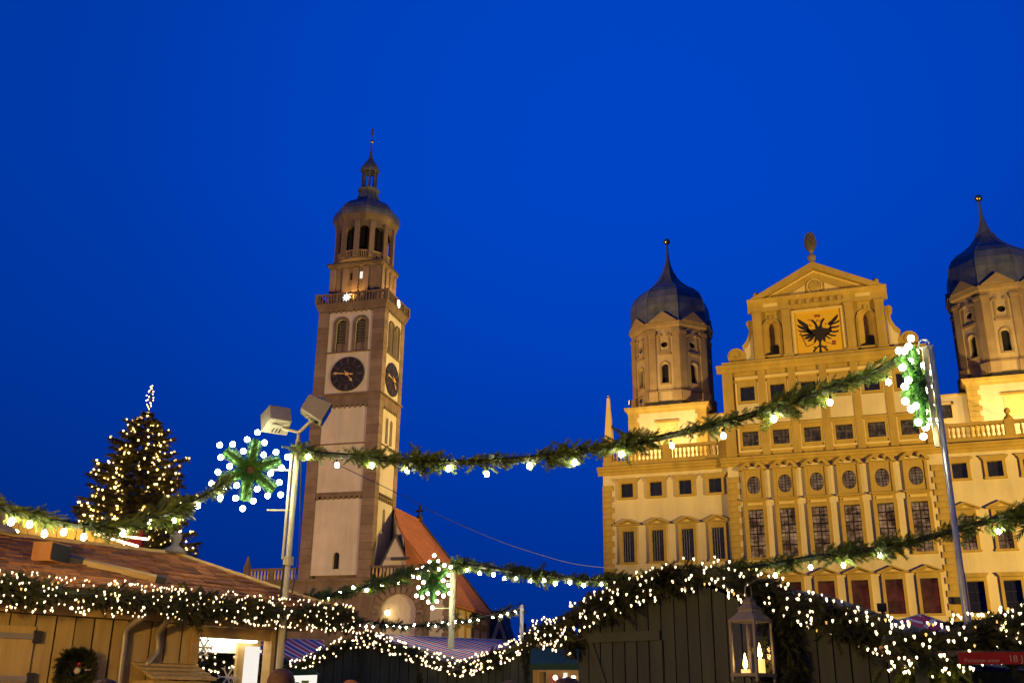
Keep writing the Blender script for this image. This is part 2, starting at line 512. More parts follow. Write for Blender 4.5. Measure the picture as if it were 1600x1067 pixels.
M['pane'] = bpy.data.materials.new('clear_pane')
M['pane'].use_nodes = True
_nt = M['pane'].node_tree
_nt.nodes.clear()
_o = _nt.nodes.new('ShaderNodeOutputMaterial')
_t = _nt.nodes.new('ShaderNodeBsdfTransparent')
_g = _nt.nodes.new('ShaderNodeBsdfGlossy')
_g.inputs['Roughness'].default_value = 0.02
_x = _nt.nodes.new('ShaderNodeMixShader')
_x.inputs[0].default_value = 0.05
_nt.links.new(_t.outputs[0], _x.inputs[1])
_nt.links.new(_g.outputs[0], _x.inputs[2])
_nt.links.new(_x.outputs[0], _o.inputs[0])

def stripes(name, c1, c2, c3, freq, shear=0.0):
    mt = mat(name, c1, 0.85)
    nt = mt.node_tree
    b = nt.nodes['Principled BSDF']
    tc = nt.nodes.new('ShaderNodeTexCoord')
    sp = nt.nodes.new('ShaderNodeSeparateXYZ')
    mu = nt.nodes.new('ShaderNodeMath'); mu.operation = 'MULTIPLY'; mu.inputs[1].default_value = freq
    fr = nt.nodes.new('ShaderNodeMath'); fr.operation = 'FRACT'
    rp = nt.nodes.new('ShaderNodeValToRGB')
    rp.color_ramp.interpolation = 'CONSTANT'
    els = rp.color_ramp.elements
    els[0].position, els[0].color = 0.0, (*c1, 1)
    els[1].position, els[1].color = 0.36, (*c2, 1)
    e = els.new(0.52); e.color = (*c3, 1)
    e = els.new(0.86); e.color = (*c2, 1)
    nt.links.new(tc.outputs['Object'], sp.inputs[0])
    sh = nt.nodes.new('ShaderNodeMath'); sh.operation = 'MULTIPLY_ADD'; sh.inputs[1].default_value = -shear
    nt.links.new(sp.outputs['Y'], sh.inputs[0])
    nt.links.new(sp.outputs['X'], sh.inputs[2])
    nt.links.new(sh.outputs[0], mu.inputs[0])
    nt.links.new(mu.outputs[0], fr.inputs[0])
    nt.links.new(fr.outputs[0], rp.inputs['Fac'])
    nt.links.new(rp.outputs['Color'], b.inputs['Base Color'])
    return mt
M['stripe_blue'] = stripes('blue_red_striped_tarpaulin', (0.07, 0.065, 0.26), (0.70, 0.62, 0.62), (0.40, 0.05, 0.07), 3.3, 0.42)
M['stripe_red'] = stripes('red_white_striped_tarpaulin', (0.48, 0.03, 0.07), (0.75, 0.62, 0.58), (0.42, 0.03, 0.10), 3.0)

# ------------------------------------------------------------------ ground
g = MB()
g.quad((-1500, -1500, 0), (1500, -1500, 0), (1500, 1500, 0), (-1500, 1500, 0))
tag(g.build('ground', M['cobble']), 'grey stone paving of the market square', None, kind='structure')

# ------------------------------------------------------------------ floodlights that light the buildings
def flood(loc, target, power, color, size_deg, blend, radius, label, mast=True):
    loc = np.array(loc, float)
    t = thing('floodlight', label, 'floodlight', (loc[0], loc[1], 0 if mast else loc[2]))
    z = loc[2] if mast else 0.0
    d = np.array(target, float) - loc
    d /= np.linalg.norm(d)
    x = np.cross(d, (0, 0, 1)); x /= np.linalg.norm(x)
    y = np.cross(x, d)
    hb = MB().obox(np.array([0, 0, z]) - d * 0.22, x * 0.3, y * 0.22, d * 0.12)
    hb.build('housing', M['black'], t)
    MB().obox(np.array([0, 0, z]) - d * 0.06, x * 0.27, y * 0.19, d * 0.02).build('lamp_face', emitter('lit_floodlight_face', color, 4.0, False), t)
    if mast:
        MB().tube([(0, 0, 0), (0, 0, z - 0.2)], 0.07, 8).build('mast', M['steel'], t)
        MB().lathe([(0.3, 0), (0.3, 0.12), (0.1, 0.2)], 12).build('base', M['steel'], t)
    else:
        MB().obox(np.array([0, 0, -0.38]) - d * 0.22, (0.05, 0, 0), (0, 0.05, 0), (0, 0, 0.2)).build('bracket', M['black'], t)
    l = bpy.data.lights.new('floodlight_beam', 'SPOT')
    l.energy = power
    l.color = color
    l.spot_size = R(size_deg)
    l.spot_blend = blend
    l.shadow_soft_size = radius
    lo = bpy.data.objects.new('floodlight_beam', l)
    col.objects.link(lo)
    lo.parent = t
    lo.location = Vector(np.array([0, 0, z]) + d * 0.02)
    lo.rotation_euler = Vector(d).to_track_quat('-Z', 'Y').to_euler()
    return t

WARM = (1.0, 0.66, 0.17)
flood((48, 58, 7), (-8, 100, 19), 228000, WARM, 80, 0.6, 0.4, 'mast floodlight off to the right aimed at the town hall front')
flood((-78, 34, 10), (-11, 104, 41), 230000, WARM, 32, 0.8, 0.4, 'mast floodlight far off to the left aimed at the town hall gable')
flood((-27.2, 113, 35.4), (-54, 106, 38), 36000, (1.0, 0.62, 0.17), 130, 0.5, 0.3, 'floodlight on the roof edge aimed at the bell tower side', mast=False)
flood((-88, 38, 9), (-57, 101, 38), 104000, (1.0, 0.54, 0.23), 60, 0.6, 0.4, 'mast floodlight off to the left aimed at the bell tower front')

# ================================================================== TOWN HALL
UC, FY = -4.545, 100.0
th = thing('town_hall', 'cream and ochre floodlit town hall with central gable, eagle panel and two onion domed towers', 'town hall', (UC, FY, 0))
def fx(px, py, D=100.0):
    x, z = fac(px, py, D)
    return x - UC, z

CW, WW = 9.73, 22.41            # half widths: central block, whole front
CY = -0.40                      # central block stands proud of the wings
COLS = [-7.3125, -4.3875, -1.4625, 1.4625, 4.3875, 7.3125]
WCOL = [11.07, 14.02, 16.97, 19.92]
DEPTH = 42.0

# --- walls with real openings
holesC, holesA = [], []
for c in COLS:
    holesC += [(c - 0.74, c + 0.74, 9.75, 12.77), (c - 0.72, c + 0.72, 15.12, 19.62), (c - 0.70, c + 0.70, 21.0, 22.95), (c - 0.72, c + 0.72, 3.2, 6.6)]
    holesA += [(c - 0.77, c + 0.77, 25.86, 27.30), (c - 0.70, c + 0.70, 30.42, 31.88)]
b = MB().wallgrid(-CW, CW, 0, 24.3, holesC, CY, 0.45)
b.quad((-CW, CY, 0), (-CW, 0.02, 0), (-CW, 0.02, 24.3), (-CW, CY, 24.3)).quad((CW, CY, 0), (CW, CY, 24.3), (CW, 0.02, 24.3), (CW, 0.02, 0))
b.build('wall', M['plaster'], th)
b = MB().wallgrid(-CW, CW, 24.3, 34.0, holesA, CY, 0.4)
b.quad((-CW, CY, 24.3), (-CW, DEPTH, 24.3), (-CW, DEPTH, 34.0), (-CW, CY, 34.0)).quad((CW, CY, 24.3), (CW, CY, 34), (CW, DEPTH, 34), (CW, DEPTH, 24.3))
b.quad((-CW, DEPTH, 0), (-CW, DEPTH, 34), (CW, DEPTH, 34), (CW, DEPTH, 0))
b.build('attic_wall', M['ochre'], th)
for s in (-1, 1):
    holes = []
    for c in WCOL:
        x = c * s
        holes += [(x - 0.63, x + 0.63, 21.57, 22.97), (x - 0.60, x + 0.60, 15.16, 18.17), (x - 0.70, x + 0.70, 9.75, 12.45), (x - 0.70, x + 0.70, 3.2, 6.2)]
    x0, x1 = (-WW, -CW) if s < 0 else (CW, WW)
    b = MB().wallgrid(x0, x1, 0, 24.3, holes, 0.0, 0.42)
    xe = s * WW
    b.quad((xe, 0, 0), (xe, DEPTH, 0), (xe, DEPTH, 24.3), (xe, 0, 24.3))
    b.quad((x0, 0, 24.78), (x1, 0, 24.78), (x1, DEPTH, 24.78), (x0, DEPTH, 24.78))
    b.quad((x0, DEPTH, 0), (x0, DEPTH, 24.3), (x1, DEPTH, 24.3), (x1, DEPTH, 0))
    b.build('wall', M['plaster'], th)
MB().box(-WW + 0.7, WW - 0.7, 0.9, 1.0, 0.5, 24.2).build('interior_wall', M['voidm'], th)

# --- window builders (frame is the part; pane, bars, hood, sill are its sub-parts)
_cache = {}
def wmesh(key, fn):
    if key not in _cache: _cache[key] = fn()
    return _cache[key]

def surround(w, z0, z1, jw, top, proud, base=0.0):
    b = MB()
    b.box(-w - jw, -w, -proud, 0.1, z0 - base, z1)
    b.box(w, w + jw, -proud, 0.1, z0 - base, z1)
    b.box(-w - jw, w + jw, -proud, 0.1, z1, z1 + top)
    return b
def bars(w, z0, z1, nx, nz, t, heavy=(), y=0.0, hx=(), hk=2.4):
    b = MB()
    for i in range(1, nx):
        x = -w + 2 * w * i / nx
        tt = t * (hk if i in hx else 1)
        b.box(x - tt, x + tt, y - 0.02, y + 0.02, z0, z1)
    for j in range(1, nz):
        z = z0 + (z1 - z0) * j / nz
        tt = t * (hk if j in heavy else 1)
        b.box(-w, w, y - 0.028, y + 0.012, z - tt, z + tt)
    for x in (-w + t * 1.5, w - t * 1.5): b.box(x - t * 1.5, x + t * 1.5, y - 0.034, y + 0.02, z0, z1)
    for z in (z0 + t * 1.5, z1 - t * 1.5): b.box(-w, w, y - 0.038, y + 0.02, z - t * 1.5, z + t * 1.5)
    return b
def pediment(hw, zb, za, proud, tym=True):
    b = MB()
    b.box(-hw, hw, -proud, 0.05, zb - 0.13, zb)
    th_ = 0.17
    b.prism([(-hw, zb + 0.003), (0, za), (0, za - th_), (-hw + 0.35, zb + 0.003)], -proud, 0.05)
    b.prism([(hw, zb + 0.003), (hw - 0.35, zb + 0.003), (0.001, za - th_), (0.001, za)], -proud, 0.05)
    return b
def hood(wt, wb, z0, z1, proud):
    return MB().prism([(-wt, z1), (-wt, z1 - 0.1), (-wt + (wt - wb) * 0.7, z0 + (z1 - z0) * 0.45), (-wb, z0), (wb, z0), (wt - (wt - wb) * 0.7, z0 + (z1 - z0) * 0.45), (wt, z1 - 0.1), (wt, z1)], -proud, 0.05)

def put_window(x, y, kind):
    def P(key, fn, mname, m): return wmesh((kind, key), lambda: fn().mesh(key, M[m]))
    def part(me, name, parent, loc=None): return inst(me, name, parent, loc)
    if kind == 'small':
        f = part(P('frame', lambda: surround(0.63, 21.57, 22.97, 0.28, 0.06, 0.2), 'f', 'ochre'), 'window', th, (x, y, 0))
        part(P('hood', lambda: hood(1.2, 0.93, 23.03, 23.50, 0.26), 'h', 'ochre'), 'hood', f)
        part(P('sill', lambda: MB().box(-0.95, 0.95, -0.18, 0.1, 21.36, 21.57), 's', 'ochre'), 'sill', f)
        part(P('pane', lambda: MB().box(-0.63, 0.63, 0.24, 0.27, 21.57, 22.97), 'p', 'darkglass'), 'pane', f)
        part(P('bar', lambda: bars(0.63, 21.57, 22.97, 2, 2, 0.022, y=0.22), 'b', 'leadbar'), 'glazing_bar', f)
    elif kind == 'barred':
        f = part(P('frame', lambda: surround(0.60, 15.16, 18.17, 0.26, 0.48, 0.2), 'f', 'ochre'), 'window', th, (x, y, 0))
        part(P('ped', lambda: pediment(1.27, 18.86, 19.42, 0.34), 'h', 'ochre'), 'pediment', f)
        part(P('tym', lambda: MB().prism([(-0.9, 18.865), (0.9, 18.865), (0, 19.25)], -0.1, 0.04), 't', 'ochre'), 'tympanum', f)
        part(P('tyl', lambda: MB().prism([(-0.42, 18.88), (0.42, 18.88), (0, 19.08)], -0.13, -0.09), 't', 'ochre_light'), 'tympanum_panel', f)
        part(P('sill', lambda: MB().box(-0.95, 0.95, -0.2, 0.1, 14.96, 15.16), 's', 'ochre'), 'sill', f)
        part(P('pane', lambda: MB().box(-0.60, 0.60, 0.30, 0.33, 15.16, 18.17), 'p', 'darkglass'), 'pane', f)
        bm = wmesh((kind, 'ironbar'), lambda: MB().tube([(0, 0, 15.18), (0, 0, 18.15)], 0.028, 6).mesh('iron_bar', M['iron']))
        for i in range(4):
            part(bm, 'iron_bar', f, (-0.36 + 0.24 * i, 0.06, 0))
        part(P('cross', lambda: MB().box(-0.6, 0.6, 0.085, 0.1, 16.1, 16.14).box(-0.6, 0.6, 0.085, 0.1, 17.2, 17.24), 'c', 'leadbar'), 'cross_bar', f)
    elif kind == 'barred_lit':
        f = part(P('frame', lambda: surround(0.60, 15.16, 18.17, 0.26, 0.48, 0.2), 'f', 'ochre'), 'window', th, (x, y, 0))
        part(P('ped', lambda: pediment(1.27, 18.86, 19.42, 0.34), 'h', 'ochre'), 'pediment', f)
        part(P('tym', lambda: MB().prism([(-0.9, 18.865), (0.9, 18.865), (0, 19.25)], -0.1, 0.04), 't', 'ochre'), 'tympanum', f)
        part(P('tyl', lambda: MB().prism([(-0.42, 18.88), (0.42, 18.88), (0, 19.08)], -0.13, -0.09), 't', 'ochre_light'), 'tympanum_panel', f)
        part(P('sill', lambda: MB().box(-0.95, 0.95, -0.2, 0.1, 14.96, 15.16), 's', 'ochre'), 'sill', f)
        part(P('pane', lambda: MB().box(-0.60, 0.60, 0.30, 0.33, 15.16, 18.17), 'p', 'hallglass'), 'pane', f)
        part(P('bar', lambda: bars(0.60, 15.16, 18.17, 4, 8, 0.017, (2, 5), 0.27, (2,), 3.2), 'b', 'leadbar'), 'glazing_bar', f)
    elif kind == 'flat':
        f = part(P('frame', lambda: surround(0.70, 9.75, 12.45, 0.26, 0.30, 0.2), 'f', 'ochre'), 'window', th, (x, y, 0))
        part(P('hood', lambda: hood(1.15, 0.98, 12.78, 13.12, 0.32), 'h', 'ochre'), 'hood', f)
        part(P('sill', lambda: MB().box(-1.0, 1.0, -0.2, 0.1, 9.55, 9.75), 's', 'ochre'), 'sill', f)
        part(P('pane', lambda: MB().box(-0.70, 0.70, 0.30, 0.33, 9.75, 12.45), 'p', 'glass'), 'pane', f)
        part(P('bar', lambda: bars(0.70, 9.75, 12.45, 2, 3, 0.02, (), 0.27), 'b', 'leadbar'), 'glazing_bar', f)
    elif kind == 'ground':
        f = part(P('frame', lambda: surround(0.70, 3.2, 6.2, 0.28, 0.35, 0.14), 'f', 'ochre'), 'window', th, (x, y, 0))
        part(P('pane', lambda: MB().box(-0.72, 0.72, 0.30, 0.33, 3.2, 6.6), 'p', 'darkglass'), 'pane', f)
        part(P('bar', lambda: bars(0.70, 3.2, 6.2, 4, 6, 0.02, (), 0.2), 'b', 'leadbar'), 'glazing_bar', f)
    elif kind == 'red':
        f = part(P('frame', lambda: surround(0.74, 9.75, 12.77, 0.28, 0.3, 0.2), 'f', 'ochre'), 'window', th, (x, y, 0))
        part(P('ped', lambda: pediment(1.36, 13.42, 13.98, 0.36), 'h', 'ochre'), 'pediment', f)
        part(P('fr', lambda: MB().box(-1.02, 1.02, -0.1, 0.05, 13.07, 13.29), 't', 'ochre'), 'frieze', f)
        part(P('tym', lambda: MB().prism([(-0.98, 13.424), (0.98, 13.424), (0, 13.81)], -0.1, 0.04), 't', 'ochre'), 'tympanum', f)
        part(P('tyl', lambda: MB().prism([(-0.45, 13.44), (0.45, 13.44), (0, 13.64)], -0.13, -0.09), 't', 'ochre_light'), 'tympanum_panel', f)
        part(P('sill', lambda: MB().box(-1.05, 1.05, -0.2, 0.1, 9.55, 9.75), 's', 'ochre'), 'sill', f)
        part(P('pane', lambda: MB().box(-0.74, 0.74, 0.30, 0.33, 9.75, 12.77), 'p', 'redglass'), 'pane', f)
        part(P('bar', lambda: bars(0.74, 9.75, 12.77, 1, 1, 0.02, (), 0.27), 'b', 'leadbar'), 'glazing_bar', f)
    elif kind == 'tall':
        f = part(P('frame', lambda: surround(0.72, 15.12, 19.62, 0.34, 0.30, 0.22), 'f', 'ochre'), 'window', th, (x, y, 0))
        part(P('panel', lambda: MB().box(-1.0, 1.0, -0.12, 0.05, 19.92, 20.44), 't', 'ochre'), 'frieze_panel', f)
        part(P('cush', lambda: MB().box(-0.72, 0.72, -0.2, -0.1, 20.04, 20.26), 't', 'ochre_light'), 'frieze_cushion', f)
        part(P('hood', lambda: hood(1.28, 1.02, 20.44, 20.62, 0.40), 'h', 'ochre'), 'hood', f)
        part(P('sill', lambda: MB().box(-1.1, 1.1, -0.22, 0.1, 14.9, 15.12), 's', 'ochre'), 'sill', f)
        part(P('pane', lambda: MB().box(-0.72, 0.72, 0.32, 0.35, 15.12, 19.62), 'p', 'hallglass'), 'pane', f)
        part(P('bar', lambda: bars(0.72, 15.12, 19.62, 4, 12, 0.017, (3, 6, 8, 10), 0.29, (2,), 3.4), 'b', 'leadbar'), 'glazing_bar', f)
    elif kind == 'oval':
        ov = [(0.62 * math.copysign(abs(math.cos(a)) ** 0.85, math.cos(a)), 21.98 + 0.86 * math.copysign(abs(math.sin(a)) ** 0.85, math.sin(a))) for a in [2 * math.pi * k / 28 for k in range(28)]]
        def panelm():
            b = MB().holed(-0.95, 0.95, 20.63, 23.42, ov, -0.14, 0.45)
            b.quad((-0.95, -0.14, 20.63), (-0.95, -0.14, 23.42), (-0.95, 0, 23.42), (-0.95, 0, 20.63))
            b.quad((0.95, -0.14, 20.63), (0.95, 0, 20.63), (0.95, 0, 23.42), (0.95, -0.14, 23.42))
            return b
        f = part(P('panel', panelm, 'f', 'ochre'), 'oval_window', th, (x, y, 0))
        part(P('pane', lambda: MB().box(-0.68, 0.68, 0.28, 0.30, 21.05, 22.9), 'p', 'hallglass_up'), 'pane', f)
        part(P('bar', lambda: bars(0.62, 21.12, 22.84, 4, 6, 0.016, (), 0.25, (2,)), 'b', 'leadbar'), 'glazing_bar', f)
        part(P('rim', lambda: MB().tube([(p[0] * 1.0, -0.05, 21.98 + (p[1] - 21.98)) for p in ov + [ov[0], ov[1]]], 0.045, 5), 'r', 'leadbar'), 'oval_rim', f)
        def scroll(s):
            q = [(s * 1.32, 23.42), (s * 1.32, 23.56), (s * 1.02, 23.86), (s * 0.74, 24.06), (s * 0.46, 24.12), (s * 0.30, 24.02), (s * 0.26, 23.84), (s * 0.36, 23.72), (s * 0.50, 23.76), (s * 0.52, 23.88), (s * 0.66, 23.86), (s * 0.86, 23.66), (s * 0.95, 23.42)]
            return MB().prism(q, -0.46, 0.02)
        for s in (-1, 1):
            part(P('scroll%d' % s, lambda s=s: scroll(s), 's', 'ochre'), 'scroll_pediment', f)
        part(P('lintel', lambda: MB().box(-1.2, 1.2, -0.3, 0.02, 23.42, 23.52).box(-1.05, -0.80, -0.24, -0.141, 20.63, 23.42).box(0.80, 1.05, -0.24, -0.141, 20.63, 23.42), 'l', 'ochre'), 'lintel', f)
    elif kind == 'attic_low':
        f = part(P('frame', lambda: surround(0.77, 25.86, 27.30, 0.24, 0.36, 0.10), 'f', 'ochre'), 'window', th, (x, y, 0))
        part(P('outer', lambda: MB().box(-1.2, -1.01, -0.14, 0.05, 25.44, 27.7).box(1.01, 1.2, -0.14, 0.05, 25.44, 27.7).box(-1.2, 1.2, -0.142, 0.05, 25.24, 25.44), 'o', 'ochre_light'), 'outer_moulding', f)
        part(P('hood', lambda: hood(1.24, 1.02, 27.66, 27.95, 0.24), 'h', 'ochre'), 'hood', f)
        part(P('sill', lambda: MB().box(-1.01, 1.01, -0.12, 0.1, 25.66, 25.86), 's', 'ochre'), 'sill', f)
        part(P('pane', lambda: MB().box(-0.77, 0.77, 0.26, 0.29, 25.86, 27.30), 'p', 'atticglass'), 'pane', f)
        part(P('bar', lambda: bars(0.77, 25.86, 27.30, 4, 4, 0.014, (), 0.23, (2,)), 'b', 'leadbar'), 'glazing_bar', f)
    elif kind == 'attic_up':
        f = part(P('frame', lambda: surround(0.70, 30.42, 31.88, 0.24, 0.55, 0.10), 'f', 'ochre'), 'window', th, (x, y, 0))
        part(P('outer', lambda: MB().box(-1.16, -0.98, -0.14, 0.05, 30.0, 32.3).box(0.98, 1.16, -0.14, 0.05, 30.0, 32.3), 'o', 'ochre_light'), 'outer_moulding', f)
        part(P('top', lambda: MB().box(-1.14, 1.14, -0.2, 0.05, 32.62, 32.92), 't', 'ochre_light'), 'top_panel', f)
        part(P('apron', lambda: MB().box(-1.13, 1.13, -0.12, 0.03, 28.06, 30.12), 'a', 'plaster'), 'apron_panel', f)
        part(P('sill', lambda: MB().box(-1.0, 1.0, -0.15, 0.1, 30.2, 30.42), 's', 'ochre'), 'sill', f)
        part(P('pane', lambda: MB().box(-0.70, 0.70, 0.26, 0.29, 30.42, 31.88), 'p', 'darkglass'), 'pane', f)
        part(P('bar', lambda: bars(0.70, 30.42, 31.88, 2, 2, 0.016, (), 0.23), 'b', 'leadbar'), 'glazing_bar', f)
    return f

for c in COLS:
    for k in ('red', 'tall', 'oval', 'attic_low', 'attic_up', 'ground'):
        put_window(c, CY, k)
for s in (-1, 1):
    for c in WCOL:
        for k in ('small', 'barred' if s < 0 else 'barred_lit', 'flat', 'ground'):
            put_window(s * c, 0.0, k)

# attic pilaster strips
for i, x in enumerate([-9.2, -5.85, -2.925, 0, 2.925, 5.85, 9.2]):
    w = 0.34 if abs(x) < 9 else 0.5
    MB().box(x - w, x + w, CY - 0.2, CY + 0.02, 24.8, 33.45).build('pilaster', M['ochre'], th)

# quoins
qm = [MB().box(-w / 2, w / 2, -0.11, 0.05, -0.27, 0.27).mesh('quoin', M['ochre']) for w in (0.86, 1.12)]
for edge, y, s in ((-WW, 0.0, 1), (WW, 0.0, -1), (-CW, CY, 1), (CW, CY, -1)):
    for k in range(26):
        z = 8.6 + k * 0.56
        if z > 23.6: break
        w = (0.86, 1.12)[k % 2]
        inst(qm[k % 2], 'quoin', th, (edge + s * (w / 2 - 0.06), y, z))

# main cornices
prof = [(0.05, 23.92), (-0.12, 23.92), (-0.16, 24.2), (-0.34, 24.3), (-0.40, 24.46), (-0.56, 24.54), (-0.60, 24.72), (0.05, 24.74)]
for x0, x1, dy in ((-WW - 0.5, -CW - 0.62, 0.0), (CW + 0.62, WW + 0.5, 0.0), (-CW - 0.6, CW + 0.6, CY)):
    MB().prismx([(y + dy, z) for y, z in prof], x0, x1).build('cornice', M['ochre'], th)
prof2 = [(0.05, 33.46), (-0.2, 33.46), (-0.26, 33.76), (-0.5, 33.9), (-0.56, 34.2), (0.05, 34.28)]
MB().prismx([(y + CY, z) for y, z in prof2], -CW - 0.48, CW + 0.48).build('cornice', M['ochre'], th)
MB().prismx([(y + CY, z) for y, z in [(0.05, 34.285), (-0.46, 34.285), (-0.46, 34.48), (0.05, 34.52)]], -CW + 0.1, CW - 0.1).build('blocking_course', M['ochre'], th)

# balustrades of both wings
bal_me = MB().lathe([(0.11, 0), (0.11, 0.1), (0.075, 0.16), (0.14, 0.42), (0.12, 0.55), (0.065, 0.85), (0.10, 0.95), (0.11, 1.06)], 10).mesh('baluster', M['ochre'], True)
for s in (-1, 1):
    x0, x1 = sorted((s * (CW + 0.05), s * WW))
    bl = MB().box(x0, x1, 0.02, 0.55, 24.76, 25.36).build('balustrade', M['ochre'], th)
    MB().box(x0, x1, 0.06, 0.5, 26.45, 26.74).build('rail', M['ochre'], bl)
    posts = [s * (CW + 0.45), s * 15.75, s * (WW - 0.5)]
    for p in posts:
        MB().box(p - 0.42, p + 0.42, 0.0, 0.58, 25.37, 26.78).build('post', M['ochre'], bl)
    n = int((x1 - x0) / 0.42)
    for k in range(n):
        x = x0 + 0.21 + k * 0.42
        if any(abs(x - p) < 0.55 for p in posts): continue
        inst(bal_me, 'baluster', bl, (x, 0.28, 25.38))
    p = s * 15.75
    fb = MB().lathe([(0.40, 26.78), (0.40, 26.9), (0.36, 27.0), (0.16, 27.2), (0.10, 27.36)], 12, (p, 0.28, 0)).build('finial', M['ochre'], bl, True)
    MB().ball((p, 0.28, 27.62), 0.29, 12, 8).build('ball', M['ochre'], fb, True)
    # side returns of the parapet
    MB().box(s * WW - 0.3 * (s > 0), s * WW + 0.3 * (s < 0), 0.58, DEPTH, 24.76, 26.7).build('parapet', M['ochre'], th)
ob = MB()
ox = -WW + 0.6
ob.box(ox - 0.5, ox + 0.5, 0.03, 0.95, 26.79, 27.4)
z0, z1 = 27.4, 32.3
ob.add([(ox - 0.42, 0.1, z0), (ox + 0.42, 0.1, z0), (ox + 0.42, 0.9, z0), (ox - 0.42, 0.9, z0), (ox - 0.13, 0.37, z1), (ox + 0.13, 0.37, z1), (ox + 0.13, 0.63, z1), (ox - 0.13, 0.63, z1)],
       [(0, 3, 2, 1), (4, 5, 6, 7), (0, 1, 5, 4), (1, 2, 6, 5), (2, 3, 7, 6), (3, 0, 4, 7)])
obo = ob.build('obelisk', M['ochre_light'], th)
MB().ball((ox, 0.5, 32.52), 0.13, 8, 6).build('ball', M['gold'], obo, True)

bx_, bz_ = fx(1497, 939)
MB().box(bx_ - 0.35, bx_ + 0.3, CY - 0.45, CY - 0.12, bz_ - 0.3, bz_ + 0.3).build('dark_wall_lamp', M['black'], th)  # dark box standing for an unlit wall lamp
# --- gable
gy = CY + 0.25
gw = MB()
nich = lambda xc: [(xc + 0.80 * math.cos(a), 37.95 + 0.80 * math.sin(a)) for a in [math.pi * k / 14 for k in range(15)]] + [(xc - 0.80, 35.0), (xc + 0.80, 35.0)]
for s in (-1, 1):
    xc = s * 4.55
    h = nich(xc)
    gw.holed(min(s * 6.3, s * 2.6), max(s * 6.3, s * 2.6), 34.5, 39.9, h, gy, 0.06)
gw.quad((-2.6, gy, 34.5), (2.6, gy, 34.5), (2.6, gy, 39.9), (-2.6, gy, 39.9))
gw.quad((-6.3, gy, 34.5), (-6.3, gy, 41), (-6.3, gy + 6, 41), (-6.3, gy + 6, 34.5)).quad((6.3, gy, 34.5), (6.3, gy + 6, 34.5), (6.3, gy + 6, 41), (6.3, gy, 41))
gw.build('gable_wall', M['ochre'], th)
for s in (-1, 1):
    xc = s * 4.55
    # concave niche: half cylinder with a quarter-sphere head
    nb = MB()
    K = 10
    for i in range(K):
        a0, a1 = math.pi * i / K, math.pi * (i + 1) / K
        p0 = (xc - 0.8 * math.cos(a0), gy + 0.06 + 0.65 * math.sin(a0)); p1 = (xc - 0.8 * math.cos(a1), gy + 0.06 + 0.65 * math.sin(a1))
        nb.quad((p0[0], p0[1], 35.0), (p1[0], p1[1], 35.0), (p1[0], p1[1], 37.95), (p0[0], p0[1], 37.95))
        for j in range(6):
            b0, b1 = math.pi / 2 * j / 6, math.pi / 2 * (j + 1) / 6
            def sp(a, bb): return (xc - 0.8 * math.cos(a) * math.cos(bb), gy + 0.06 + 0.65 * math.sin(a) * math.cos(bb), 37.95 + 0.8 * math.sin(bb))
            nb.quad(sp(a0, b0), sp(a1, b0), sp(a1, b1), sp(a0, b1))
    ni = nb.build('niche', M['ochre'], th, True)
    arch = [(xc + 0.9 * math.cos(a), gy - 0.03, 37.95 + 0.9 * math.sin(a)) for a in [math.pi * k / 16 for k in range(17)]]
    MB().tube(arch, 0.09, 6).build('arch_moulding', M['ochre'], ni)
    for e in (-0.91, 0.91): MB().box(xc + e - 0.09, xc + e + 0.09, gy - 0.08, gy + 0.02, 34.9, 37.95).build('niche_jamb', M['ochre'], ni)
    MB().box(xc - 1.05, xc + 1.05, gy - 0.2, gy + 0.3, 34.75, 35.0).build('niche_sill', M['ochre'], ni)
    MB().prism([(xc - 0.1, 38.75), (xc + 0.1, 38.75), (xc + 0.14, 39.2), (xc - 0.14, 39.2)], gy - 0.16, gy).build('keystone', M['ochre'], ni)
    dx = xc + 0.22
    MB().prism([(dx - 0.28, 35.0), (dx + 0.28, 35.0), (dx + 0.28, 36.0), (dx + 0.2, 36.2), (dx, 36.28), (dx - 0.2, 36.2), (dx - 0.28, 36.0)], gy + 0.45, gy + 0.7).build('niche_door', M['voidm'], ni)
    MB().box(s * 6.3 - 0.03, s * 5.45, gy - 0.38, gy + 0.02, 34.5, 39.45).build('pilaster', M['ochre'], th) if s > 0 else MB().box(-6.33, -5.45, gy - 0.38, gy + 0.02, 34.5, 39.45).build('pilaster', M['ochre'], th)
    a, c = sorted((s * 3.42, s * 2.62))
    MB().box(a, c, gy - 0.38, gy + 0.02, 34.5, 39.45).build('pilaster', M['ochre'], th)
    for (a, c) in ((6.36, 5.38), (3.5, 2.55)):
        a, c = sorted((s * a, s * c))
        MB().box(a, c, gy - 0.46, gy + 0.02, 34.525, 34.85).build('pilaster_base', M['ochre'], th)
        MB().box(a, c, gy - 0.46, gy + 0.02, 39.45, 39.62).build('capital', M['ochre'], th)
    a, c = sorted((s * 5.15, s * 3.75))
    MB().box(a, c, gy - 0.36, gy - 0.3, 40.1, 40.45).build('frieze_panel', M['ochre_light'], th)
    # volute
    vc, vr = (s * 8.22, 35.28), 0.86
    vol = [(s * 6.35, 34.53), (s * 8.3, 34.53)]
    for k in range(9):
        a = math.radians(-80 + k * 30)
        vol.append((vc[0] + s * vr * math.cos(a), vc[1] + vr * math.sin(a)))
    vol += [(s * 7.55, 36.3), (s * 7.15, 36.75), (s * 6.85, 37.4), (s * 6.72, 38.1), (s * 6.85, 38.25)]
    for k in range(7):
        a = math.radians(-60 + k * 32)
        vol.append((s * 6.68 + s * 0.34 * math.cos(a), 38.62 + 0.34 * math.sin(a)))
    vol += [(s * 6.33, 39.0)]
    vo = MB().prism(vol, gy - 0.05, gy + 1.0).build('volute', M['ochre'], th)
